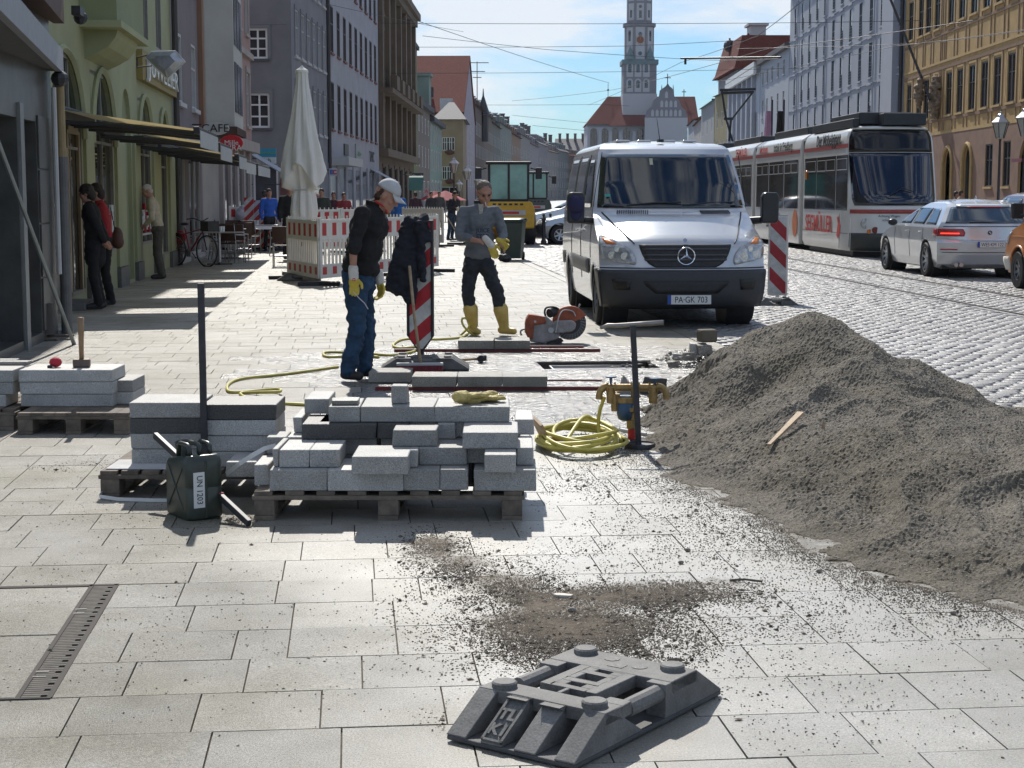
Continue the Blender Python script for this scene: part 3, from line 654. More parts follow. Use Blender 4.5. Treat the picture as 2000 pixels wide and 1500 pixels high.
# jerrycan
m_can=M('green_can_paint',(.035,.045,.035),.32,var=.25,scale=12,bump=.08,bscale=30,spec=.6)
t=T('jerrycan','dark green metal jerrycan with a white UN 1203 sticker','jerrycan',G(380,1006),rad(125)); t.scale=(1.08,1.2,1.06)
W_,D_,H_=.27,.16,.30
def rr2(w,d,r,n=4):
    o=[]
    for cx,cy,a0 in((w/2-r,d/2-r,0),(-w/2+r,d/2-r,90),(-w/2+r,-d/2+r,180),(w/2-r,-d/2+r,270)):
        for k in range(n+1): a=rad(a0+90*k/n); o.append((cx+r*math.cos(a),cy+r*math.sin(a)))
    return o
b=MB(); sec=[(0,.93,.02),(.012,1,.03),(.145,1.0,.03),(.150,.985,.03),(.156,1,.03),(H_-.035,1,.035),(H_-.012,.95,.035),(H_,.86,.03)]
vs=[]
for z,s,r in sec:
    for x,y in rr2(W_,D_,.035): vs.append((x*s,y*s,z-(0.05*max(0,x-.06)/.075 if z>.2 else 0)))
n=20; b.add(vs,[(i*n+j,i*n+(j+1)%n,(i+1)*n+(j+1)%n,(i+1)*n+j) for i in range(len(sec)-1) for j in range(n)]+[tuple(range(n-1,-1,-1)),tuple(range((len(sec)-1)*n,len(sec)*n))])
b.obj('body',m_can,t,auto=50,bevel=.004)
b=MB(); b.tube([(W_/2*.999,0,.01),(W_/2+.001,0,.2)],.005,6); b.tube([(-W_/2,0,.01),(-W_/2,0,H_-.03),(-.05,0,H_+.002)],.005,6); b.obj('seam',m_can,t)
for y in(-.045,0,.045):
    b=MB(); b.tube([(-.075,y,H_-.01),(-.07,y,H_+.03),(-.055,y,H_+.042),(.03,y,H_+.042),(.045,y,H_+.03),(.05,y,H_-.02)],.0105,8); b.obj('handle',m_can,t,smooth=True)
b=MB(); b.cyl((.085,0,H_-.05),(.115,0,H_+.02),.027,.024,12); b.obj('spout',m_can,t,smooth=False,bevel=.003)
b=MB(); b.cyl((.112,0,H_+.012),(.125,0,H_+.035),.032,.03,14); b.obj('cap',m_grate,t,bevel=.003); b=MB(); b.box(.10,.15,-.008,.008,H_+.025,H_+.033); b.obj('cap_lever',m_grate,t)
for sy in(-1,1):
    b=MB(); b.tube([(-.08,sy*D_/2,.05),(.08,sy*D_/2,.24)],.004,6); b.tube([(.08,sy*D_/2,.05),(-.08,sy*D_/2,.24)],.004,6); b.obj('pressed_rib',m_can,t)
def fr(x,y):
    x=Vector(x).normalized(); y=Vector(y).normalized(); z=x.cross(y); return Matrix((x,y,z)).transposed().to_euler()
b=MB(); b.box(-W_/2-.004,-W_/2-.0005,.008,.056,.06,.225); lb=b.obj('sticker',M('sticker_white',(.75,.75,.73),.4,var=.03),t)
text('lettering','UN 1203',.036,m_txtk,t,(-W_/2-.0052,.031,.143),fr((0,0,-1),(0,-1,0)),ext=.0005)
b=MB(); b.box(-W_/2-.006,-W_/2-.001,-.075,-.055,.10,.12); b.obj('red_mark',m_red,t)
# ---------------------------------------------------------------- rubber foot of a beacon (foreground) and a simpler copy
m_foot=M('recycled_rubber',(.165,.163,.155),.7,var=.3,scale=9,bump=.15,bscale=140,spec=.4,speck=(120,.25))
m_footb=M('recycled_rubber_dark',(.08,.08,.08),.7,var=.3,scale=12,bump=.2,bscale=140)
def beacon_foot(label,loc,rz,group='rubber beacon feet',text_=True,sc=1):
    t=T('beacon_foot',label,'beacon foot',loc,rz,group); t.scale=(sc,sc,sc)
    # x = length .8, y = width .42 ; ends slope
    h=.115; L=.80; Wd=.42; s=.15
    b=MB(); b.box(0,L,0,Wd,.004,.018); b.obj('base_plate',m_footb,t,bevel=.004)
    def bar(y0,y1,x0=0,x1=L,hh=h,sl0=s,sl1=s):
        b=MB(); pf=[(x0,.018),(x1,.018),(x1-sl1*.0,.022),(x1-sl1,hh),(x0+sl0,hh),(x0,.022)]
        b.prism(pf,(0,y1-y0,0),(0,y0,0)); return b.obj('rib',m_foot,t,bevel=.006)
    bar(0,.065,0,.34); bar(.0,.065,.47,L,sl0=0); bar(Wd-.065,Wd,0,.30); bar(Wd-.065,Wd,.45,L,sl0=0)
    for yy in(.03,Wd-.03):
        b=MB(); b.cyl((.30,yy,.085),(.48,yy,.085),.026,n=12); b.obj('carrying_handle',m_foot,t,smooth=False)
    bar(.125,.195,0,.27); bar(.235,.305,0,.27); bar(.125,.195,.50,L,sl0=0); bar(.235,.305,.50,L,sl0=0)
    # deck made of plates that leave the square sockets and hand holes open
    b=MB(); z0,z1=h-.035,h+.002
    rects=[(s,.235,0,Wd),(.235,.285,.0,.07),(.285,.5,.115,.15),(.285,.5,.27,.305),(.235,.285,.20,.215),
           (.285,.31,.15,.27),(.345,.375,.15,.27),(.435,.46,.15,.27),(.49,.5,.15,.27),(.31,.345,.15,.185),(.31,.345,.235,.27),(.375,.435,.15,.175),(.375,.435,.245,.27),(.46,.49,.15,.185),(.46,.49,.235,.27),(.5,L-s,0,Wd)]
    for a in rects: b.box(a[0],a[1],a[2],a[3],z0,z1)
    b.obj('deck',m_foot,t,bevel=.003)
    for (x,y) in((.19,.06),(.19,.36),(.61,.06),(.61,.36)):
        b=MB(); b.lathe([(.036,z1),(.036,z1+.013),(.031,z1+.017)],(x,y,0),20); b.obj('stud',m_foot,t)
    for (x,y) in((.575,.15),(.60,.26)):
        b=MB(); b.lathe([(.024,z1+.0005),(.024,z1+.0015)],(x,y,0),20); b.obj('round_hole',m_black,t)
    b=MB(); b.box(.53,.565,.185,.235,z1,z1+.0015); b.obj('round_hole',m_black,t)
    # framed moulded marks on the end wedge
    wd=Vector((s,0,h-.022)).normalized(); up=wd; ac=Vector((0,-1,0))
    def on(u,v,e=.0): # u across, v up slope
        return Vector((0,0,.022))+Vector((0,Wd-.115-u,0))+wd*v+Vector((-wd.z,0,wd.x))*e
    if text_:
        fb=MB()
        for (u0,u1,v0,v1) in((0,.008,.005,.17),(.062,.07,.005,.17),(0,.07,.005,.012),(0,.07,.158,.17)):
            vs=[on(u0,v0),on(u1,v0),on(u1,v1),on(u0,v1)]; vs+=[on(u0,v0,.007),on(u1,v0,.007),on(u1,v1,.007),on(u0,v1,.007)]
            fb.add(vs,[(0,3,2,1),(4,5,6,7),(0,1,5,4),(1,2,6,5),(2,3,7,6),(3,0,4,7)])
        fb.obj('rib_frame',m_foot,t)
        e=fr(ac,wd)
        text('moulded_mark','TL',.052,m_foot,t,on(.034,.10,.002),e,ext=.005,bold=.002)
        text('moulded_mark','K1',.052,m_foot,t,on(.034,.045,.002),e,ext=.005,bold=.002)
    return t
e1=Vector((.58,.815,0)).normalized()
beacon_foot('black rubber beacon foot with studs lying alone on the slabs in the foreground',(.172,4.36,.0),math.atan2(e1.y,e1.x),sc=1.06)
# ---------------------------------------------------------------- near warning beacon with the draped jacket
m_str=stripes('beacon_stripes',(.55,.02,.03),(.66,.66,.62),0,.36,.5,diag=-1.15,off=.1)
def beacon(label,loc,rz,h=1.3,w=.2,frame=True,pt=True,mat=None,z0=.07,bw=.25):
    t=T('warning_beacon',label,'warning beacon',loc,rz)
    poly=[(-w/2,z0+.14),(-w*.1,z0+.04),(w*.1,z0+.04),(w/2,z0+.14),(w/2,h-.02),(-w/2,h-.02)] if pt else [(-w/2,z0+.05),(w/2,z0+.05),(w/2,h-.02),(-w/2,h-.02)]
    b=MB(); b.prism(poly,(0,.012,0),(0,-.033,0)); b.obj('striped_face',mat or m_str,t)
    W2=bw/2
    if frame:
        b=MB(); poly=[(-W2,z0+.16),(-W2*.12,z0),(W2*.12,z0),(W2,z0+.16),(W2,h),(-W2,h)]; b.prism(poly,(0,.05,0),(0,-.02,0)); b.obj('back_shell',m_black,t,bevel=.006)
        b=MB()
        for sx in(-1,1): b.box(min(sx*W2,sx*(W2-.02)),max(sx*W2,sx*(W2-.02)),-.05,-.0205,z0+.165,h)
        b.box(-W2+.021,W2-.021,-.05,-.0205,h-.02,h); b.obj('rim',m_black,t,bevel=.004)
    else:
        b=MB(); b.box(-W2,W2,-.02,.03,z0+.02,h); b.obj('back_shell',m_plast,t,bevel=.012)
        b=MB(); b.box(-W2*.9,W2*.9,-.012,.022,h,h+.025); b.cyl((0,0,h+.02),(0,0,h+.06),.02,n=10); b.obj('top_cap',m_ltgrey,t,bevel=.004)
    b=MB(); b.box(-.028,.028,-.02,.02,.0,z0+.03); b.obj('post',m_grate if frame else m_plast,t)
    return t
gb=G(822,712)
nb=beacon('tall red and white warning beacon in a black frame with a jacket hung over it',(gb.x,gb.y,.04),rad(-4),h=(ZH(430,gb.y)-.04),w=.2)
m_jack=M('navy_cloth',(.012,.014,.022),.85,var=.3,scale=6,bump=.3,bscale=120)
beacon_foot('wide rubber foot under the near beacon, just behind the red broom',(G(742,725).x,G(742,725).y,0),rad(1),text_=False)
# jacket: hangs from the top of the board
gy=gb.y
def jk(px,py,dy=0): return P(px,py,gy+dy)
prt=[('c',jk(815,430,0),jk(800,520,-.05),.05,.07),('c',jk(800,434,-.02),jk(778,560,-.08),.06,.09),('c',jk(832,428,0),jk(838,470,-.07),.035,.03),('c',jk(790,450,-.02),jk(762,560,-.07),.05,.055),('c',jk(800,520,-.08),jk(806,585,-.1),.07,.045),('c',jk(820,440,-.07),jk(826,545,-.1),.05,.035),('c',jk(790,440,0),jk(828,427,0),.045,.05),('c',jk(775,540,-.06),jk(797,586,-.1),.05,.04),('c',jk(808,430,.06),jk(806,520,.09),.05,.06)]
jk_=organic('draped_jacket',prt,m_jack,vox=.012,smooth=3,wr=.02,wscale=11); tag(jk_,'dark navy work jacket draped over the near warning beacon','jacket')
# broom
t=T('broom','push broom with red bristles leaning its pale handle on the near beacon','broom',G(820,727),rad(4))
hb=Vector(t.location); w=(865-773)/F*hb.y
b=MB(); b.box(-w/2,w/2,-.03,.03,.06,.085); b.obj('head_block',m_ltgrey,t,bevel=.006)
b=MB()
for i in range(44):
    for j in range(4):
        x=-w/2+.01+(w-.02)*i/43; y=-.022+.015*j; b.cyl((x,y,.06),(x+R.uniform(-.008,.012),y*1.5-.006,.002),.0035,.0025,5,cap=False)
b.obj('bristles',M('red_bristle',(.30,.05,.06),.7,rnd=.1),t,kind='stuff')
tp=P(806,520,15.0)-hb; b=MB(); b.tube([(.01,0,.07),(tp.x*.5,tp.y*.5,tp.z*.5),tuple(tp)],.014,10); b.obj('handle',m_wood2,t,smooth=True)
# mallet
g=G(938,708); t=T('rubber_mallet','black rubber mallet lying beside the broom on wet slabs','mallet',(g.x,g.y,.035),rad(5))
b=MB(); b.cyl((0,-.06,0.005),(0.02,.06,.005),.035,n=16); b.cyl((-.02,0,.005),(.06,0,.01),.034,.03,14); b.obj('head',m_black,t,bevel=.004)
b=MB(); b.tube([(-.02,0,.0),(-.15,.01,-.008),(-.30,.0,-.016)],[.012,.013,.016],8); b.obj('handle',m_wood2,t,smooth=True)
# slabs standing ready on the red rails
m_redrail=M('red_rail',(.16,.02,.02),.3,var=.3,scale=20)
def rail(x0,x1,y,w,h,lab):
    a=G(x0,y); c=G(x1,y); b=MB(); b.box(0,c.x-a.x,-w/2,w/2,0,h); tag(b.obj('levelling_rail',m_redrail,loc=(a.x,a.y,0),bevel=.002),lab,'levelling rail')
rail(733,1183,762,.03,.03,'near red levelling rail under the row of four slabs')
rail(757,1176,744,.025,.012,'thin red rail behind the row of four slabs')
rail(770,1172,687,.03,.03,'far red levelling rail running under the pair of slabs')
rail(1030,1140,679,.05,.02,'short red rail beside the cut-off saw')
Yr=G(900,762).y
lbs=['first slab of the near row, next to the worker in the black shirt','second slab of the near row, under the broom','third slab of the near row on the red rail','last slab of the near row, at the standpipe end']
for k in range(3): block(XX(805+k*88.5,Yr,760),XX(892+k*88.5,Yr,760),Yr-.05,.37,.03,.118,lbs[k+1],m_slab,group='slabs waiting on the red rails',cat='paving slab')
g=G(720,748); block(g.x,g.x+.355,g.y-.02,.36,.005,.095,lbs[0],m_slab,group='slabs waiting on the red rails',cat='paving slab')
g=G(895,687); 
for k in range(2): block(g.x+k*.366,g.x+.362+k*.366,g.y-.04,.37,.03,.118,['wet slab under the boots of the man in grey','slab beside the saw on the far red rail'][k],m_slab,group='slabs waiting on the red rails',cat='paving slab')
# channel box in the trench
t=T('drain_channel','galvanised drain channel with notched edge set in the open trench','drain channel',wp(TU0,TV0,0),TH)
b=MB(); x0,x1,y0,y1=.08,.86,.12,.40
for a in((x0,x1,y0,y0+.015),(x0,x1,y1-.015,y1),(x0,x0+.015,y0+.015,y1-.015),(x1-.015,x1,y0+.015,y1-.015)): b.box(*a,-.2,.0)
b.obj('side_wall',m_steel,t,bevel=.002)
for k in range(9): b=MB(); b.cbox((x0+.06+k*.085,y0+.03,-.012),(.012,.05,.006)); b.obj('notch_tab',m_steel,t)
b=MB(); b.box(x0+.016,x1-.016,y0+.016,y1-.016,-.2,-.17); b.obj('floor',m_grate,t)
b=MB(); b.box(0.0,TU1-TU0,0,.035,-.05,.004); b.obj('front_bar',m_steel,t,bevel=.002)
# ---------------------------------------------------------------- hose
def smoothpath(pts,k=6):
    pts=[Vector(p) for p in pts]; o=[]
    for i in range(len(pts)-1):
        p0=pts[max(i-1,0)];p1=pts[i];p2=pts[i+1];p3=pts[min(i+2,len(pts)-1)]
        for j in range(k):
            t=j/k; o.append(.5*((2*p1)+(p2-p0)*t+(2*p0-5*p1+4*p2-p3)*t*t+(3*p1-p0-3*p2+p3)*t**3))
    o.append(pts[-1]); return o
hs=MB(); hr=.0125
pth=[(645,798),(590,793),(520,789),(484,781),(470,773),(478,770),(530,774),(548,772),(540,768),(490,767),(455,769),(444,764),(448,752),(475,742),(560,733),(660,719)]
hs.tube(smoothpath([G(x,y)+Vector((0,0,hr+(.02 if 500<x<550 and y<776 else 0))) for x,y in pth]),hr,8)
pth=[(740,700),(700,696),(660,699),(638,699),(632,694),(640,690),(700,691),(760,696),(800,691),(815,685)]
hs.tube(smoothpath([G(x,y)+Vector((0,0,hr)) for x,y in pth]),hr,8)
pth=[(810,680),(780,682),(768,677),(778,668),(800,664),(850,665),(900,661),(915,652)]
hs.tube(smoothpath([G(x,y)+Vector((0,0,hr)) for x,y in pth]),hr,8)
gy_=G(905,655).y
pth=[(888,664,0),(905,650,0),(917,636,0),(912,623,0),(903,622,0),(904,634,-.05),(918,650,-.05),(935,657,-.05),(960,660,-.05),(1000,660,-.05),(1020,655,0)]
hs.tube(smoothpath([Vector(P(x,y,gy_+d))*1 for x,y,d in pth]),hr,8)
ho=hs.obj('water_hose',m_yhose,smooth=True); tag(ho,'yellow garden hose winding over the wet slabs to the saw','hose')
# coil
c0=G(1130,872); b=MB(); pts=[]
for k in range(0,7*24):
    a=k/24*2*math.pi; q=k/(7*24); rx=.27+.03*math.sin(k*.35)-.07*q; ry=.55-.18*q+.05*math.cos(k*.21)
    pts.append((c0.x+rx*math.cos(a)+.02*math.sin(k*.05),c0.y+ry*math.sin(a),hr+.02+q*.07+.018*math.sin(a*1.3+k*.05)))
b.tube(pts,hr,8)
a=Vector(pts[-1]); pp=P(1175,790,10.35)
b.tube(smoothpath([a,(c0.x+.10,c0.y+.3,.14),(c0.x+.02,c0.y+.1,.16),(c0.x-.1,c0.y-.3,.06)]),hr,8)
pc=[P(1172,880,10.3)+Vector((0,0,.03)),P(1172,860,10.35),P(1169,835,10.4),P(1170,810,10.4),P(1176,788,10.4),P(1181,775,10.4)]
b.tube(smoothpath(pc),hr,8)
tag(b.obj('hose_coil',m_yhose,smooth=True),'yellow hose lying in a loose coil between stack and standpipe','hose')
g=G(1052,878); b=MB(); b.cbox((0,0,.10),(.19,.26,.018),Matrix.Rotation(rad(62),3,'Y')@Matrix.Rotation(.2,3,'Z')); t=T('grout_float','pale wooden float leaning behind the hose coil','float',g+Vector((.02,.1,0)),.2)
b.obj('blade',m_wood2,t,bevel=.002); b=MB(); b.tube([(.02,.0,.05),(.09,0,.05),(.11,.01,.04)],.014,8); b.obj('handle',M('ochre_grip',(.35,.2,.04),.6),t)
# gloves on the stack
def glove(loc,rz,label,sc=1):
    prt=[('e',(0,0,.016),(.045,.055,.017)),('c',(0,-.05,.018),(0,-.11,.02),.03,.036)]
    for k,(x,l,a) in enumerate(((-.032,.055,-.25),(-.011,.07,-.08),(.011,.066,.1),(.032,.05,.3))):
        prt.append(('c',(x,.035,.016),(x+math.sin(a)*l,.035+l,.012+.008*(k%2)),.012,.010))
    prt.append(('c',(.03,-.01,.02),(.075,.03,.022),.014,.011))
    o=organic('work_glove',prt,M('glove_leather',(.50,.40,.14),.7,var=.3,scale=25,bump=.4),vox=.006,smooth=2,wr=.006,wscale=30,seed=rz); o.location=loc; o.rotation_euler=(0,0,rz); o.scale=(sc,sc,sc); tag(o,label,'glove','work gloves lying on the stack'); return o
zt=.507
glove((XX(925,8.5,800),8.5,zt),1.9,'worn yellow glove under the crossed one on the stack',.95)
glove((XX(950,8.45,800),8.47,zt+.004),-1.2,'yellow glove pointing to the hose end on the stack',.95)
glove((XX(922,8.45,800),8.42,zt+.022),-.7,'uppermost of the crossed yellow gloves on the stack',.95)
# ---------------------------------------------------------------- standpipe with water meter, hydrant key
Ys=G(1235,866).y; sp_=G(1234,866); t=T('standpipe','brass hydrant standpipe with blue water meter beside the gravel heap','standpipe',sp_)
def lp(px,py,dy=0): return P(px,py,Ys+dy)-sp_
b=MB(); b.lathe([(.10,0),(.095,.02),(.04,.03)],n=20); b.obj('foot_flange',m_grate,t)
b=MB(); b.cyl((0,0,.03),(0,0,.10),.026,n=14); b.obj('red_pipe',m_red,t)
b=MB(); b.lathe([(.03,.095),(.034,.10),(.034,.15),(.026,.155),(.026,.2),(.05,.21),(.05,.235)],n=16); b.obj('stand_tube',m_brass,t)
c=lp(1221,800); b=MB(); b.lathe([(.02,-.072),(.045,-.06),(.054,-.02),(.054,.045)],(c.x,0,c.z),20); b.obj('meter_body',m_blue,t,smooth=True)
b=MB(); b.lathe([(.055,.045),(.055,.078),(.048,.085)],(c.x,0,c.z),20); b.obj('meter_ring',m_brass,t,bevel=.003)
b=MB(); b.lathe([(.044,.085),(.044,.09)],(c.x,0,c.z),20); b.obj('meter_cover',m_blue,t)
z=lp(1235,757).z; x0=lp(1184,757).x; x1=lp(1285,757).x
b=MB(); b.cyl((x0,0,z),(x1,0,z),.024,n=12)
for x in(x0+.03,(x0+x1)/2+.02,x1-.03): b.cyl((x,0,z),(x,0,z-.10),.03,.027,12); b.cyl((x-.03,0,z),(x-.018,0,z),.036,n=6); b.cyl((x+.02,0,z),(x+.03,0,z),.036,n=6)
b.tube(smoothpath([(x0+.01,0,z+.01),(x0-.015,0,z),(x0-.04,0,z-.03),(x0-.045,0,z-.075)]),.022,10)
b.tube(smoothpath([(x1-.01,0,z+.01),(x1+.025,0,z),(x1+.05,0,z-.03),(x1+.055,0,z-.075)]),.022,10)
b.cyl((x0+.06,0,z-.04),(x0+.06,0,z-.15),.028,n=8); b.obj('manifold',m_brass,t,auto=40)
for x,zz_ in((x0+.03,.06),(x1-.02,.05)):
    b=MB(); b.cyl((x,0,z+.02),(x,0,z+zz_),.008,n=8); b.lathe([(.012,zz_),(.036,zz_+.004),(.036,zz_+.012),(.012,zz_+.014)],(x,0,z),8); b.obj('valve_wheel',m_blue,t)
# T key
g=G(1241,866); t=T('hydrant_key','tall steel T-handled hydrant key standing beside the water meter','hydrant key',g+Vector((.0,-.14,0)))
Yk=t.location.y; g=Vector(t.location)
tz=P(1236,636,Yk)-g; b=MB(); b.box(-.018+0,.018,-.018,.018,.0,.2); b.v=[(v[0]+(tz.x if v[2]>.1 else .01),v[1],(tz.z if v[2]>.1 else v[2])) for v in b.v]; b.obj('shaft',m_grate,t,bevel=.003)
A=P(1203,636,Yk)-g; B=P(1296,630,Yk)-g; C=P(1172,641,Yk)-g; b=MB(); b.tube([C,C.lerp(A,.5)+Vector((0,0,.01)),A,A.lerp(B,.5),B],[.010,.013,.014,.015,.016],10); b.obj('handle',M('worn_steel',(.3,.28,.26),.45,.6),t,smooth=True)
g=G(1240,872); b=MB(); b.lathe([(.098,0),(.10,.012),(.093,.03),(.085,.02),(.03,.02)],n=28); tag(b.obj('manhole_disc',m_grate,loc=g+Vector((.03,-.05,0)),auto=40),'round iron hydrant lid tipped open at the foot of the standpipe','lid')
a=P(1214,828,Ys+.2)-Vector((0,0,0)); b=MB(); b.cyl(G(1212,840,.03),G(1262,849,.02),.014,n=8); tag(b.obj('steel_pin',m_ltgrey),'short pale rod on the gravel behind the standpipe','rod')
for (px,py,lab,w,hh,rz) in((1228,775,'tilted triangular slab piece behind the standpipe',.20,.17,.1),(1275,770,'dark slab piece leaning behind the standpipe valve',.22,.14,-.1)):
    b=MB(); b.prism([(-w/2,0),(w/2,0),(w/2,hh*.9),(-w*.3,hh)] if 'dark' in lab else [(-w/2,0),(w/2,0),(-w*.2,hh)],(0,.05,0)); tag(b.obj('slab_piece',m_slabcut if 'dark' not in lab else m_cutdk,loc=G(px,py),rz=rz,bevel=.004),lab,'slab piece')
# ---------------------------------------------------------------- cut-off saw (seen from its side, blade to the right)
g=G(1075,670); t=T('cut_off_saw','orange petrol cut-off saw with diamond blade standing beside the boots','saw',g,rad(3)); Yw=g.y
def sx(px,py,dy=0): return P(px,py,Yw+dy)-g
m_or=M('saw_orange',(.34,.085,.035),.55,var=.4,scale=14,bump=.15); m_sg=M('saw_grey',(.30,.28,.27),.5,var=.3,scale=15,bump=.15)
c=sx(1113,632)
b=MB(); b.cyl((c.x,.02,c.z),(c.x,.024,c.z),.178,n=48); b.obj('blade',M('blade_steel',(.06,.06,.06),.4,.6,var=.2),t)
b=MB()
for k in range(30):
    a=2*math.pi*k/30
    for r in(.165,.145,.125): b.ball((c.x+r*math.cos(a+r*8),.017,c.z+r*math.sin(a+r*8)),(.0055,.003,.0055),6,4)
b.obj('blade_hole',M('bright_spot',(.6,.6,.6),.4),t,kind='stuff')
def lin(px,py): q=sx(px,py); return (q.x,q.z)
b=MB(); arc=[(c.x+.19*math.cos(rad(a)),c.z+.19*math.sin(rad(a))) for a in range(25,215,12)]; b.prism(arc+[(c.x-.02,c.z-.02)],(0,.07,0),(0,-.012,0)); b.obj('blade_guard',m_or,t,bevel=.008)
b=MB(); b.prism([lin(*p) for p in((1028,620),(1034,613),(1066,617),(1080,628),(1094,642),(1090,660),(1060,669),(1034,666),(1028,650),(1026,634))],(0,.20,0),(0,-.10,0)); b.obj('engine_body',m_sg,t,bevel=.014,seg=3)
b=MB(); b.prism([lin(*p) for p in((1027,622),(1033,612),(1063,617),(1066,630),(1042,634),(1040,660),(1032,662),(1025,648),(1025,630))],(0,.17,0),(0,-.115,0)); b.obj('rear_housing',m_or,t,bevel=.012,seg=3)
b=MB(); b.prism([lin(*p) for p in((1076,632),(1084,625),(1116,624),(1124,630),(1122,641),(1114,647),(1084,650),(1076,644))],(0,.05,0),(0,-.12,0)); b.obj('belt_arm',m_sg,t,bevel=.015,seg=3)
b=MB(); p=[sx(*q) for q in((1066,620),(1064,607),(1070,600),(1086,601),(1092,610),(1090,625))]; b.tube(smoothpath(p),.011,8); b.obj('front_handle',m_black,t,smooth=True)
b=MB(); p=[sx(*q) for q in((1036,640),(1018,645),(1018,655))]; b.tube(smoothpath(p),.010,8); p=[sx(*q) for q in((1125,612),(1131,598),(1133,594))]; b.tube(p,.009,8); b.obj('rear_handle',M('saw_handle',(.35,.33,.3),.5),t,smooth=True)
b=MB(); b.cyl(sx(1072,612,-.03),sx(1090,608,.05),.05,.045,14); b.obj('air_filter',m_black,t,bevel=.008)
b=MB(); b.cyl(sx(1044,628,-.12),sx(1044,628,-.11),.014,n=10); b.cyl(sx(1075,645,-.125),sx(1075,645,-.1),.03,n=14); b.obj('starter_hub',m_ltgrey,t)
b=MB(); 
for px in(1077,1093): b.cyl(sx(px,669,-.08),sx(px,669,.06),.022,n=12)
b.obj('wheel',m_black,t)
b=MB(); b.tube(smoothpath([sx(1084,650,-.13),sx(1090,620,-.13),sx(1100,606,-.05),sx(1118,608,-.03),sx(1124,618,-.03)]),.006,6); b.obj('water_tube',m_ltgrey,t)
b=MB(); b.prism([lin(*p) for p in((1064,664),(1072,660),(1096,660),(1100,665),(1090,670),(1068,670))],(0,.12,0),(0,-.08,0)); b.obj('skid_plate',m_black,t)
# ---------------------------------------------------------------- right beacon
m_str2=stripes('beacon_stripes_r',(.42,.03,.04),(.62,.62,.6),0,.40,.5,diag=1.0,off=.55)
g=G(1518,590); beacon('red and white warning beacon on a black foot to one side of the van',(g.x,g.y,.03),rad(-12),h=(ZH(422,g.y)-.03),frame=False,pt=False,mat=m_str2,w=.235,bw=.29,z0=.05)
ft=beacon_foot('rubber foot of the beacon beside the van, on the setts',(G(1478,598).x,G(1478,598).y,0),rad(3),text_=False); ft.scale=(.75,.8,.9)
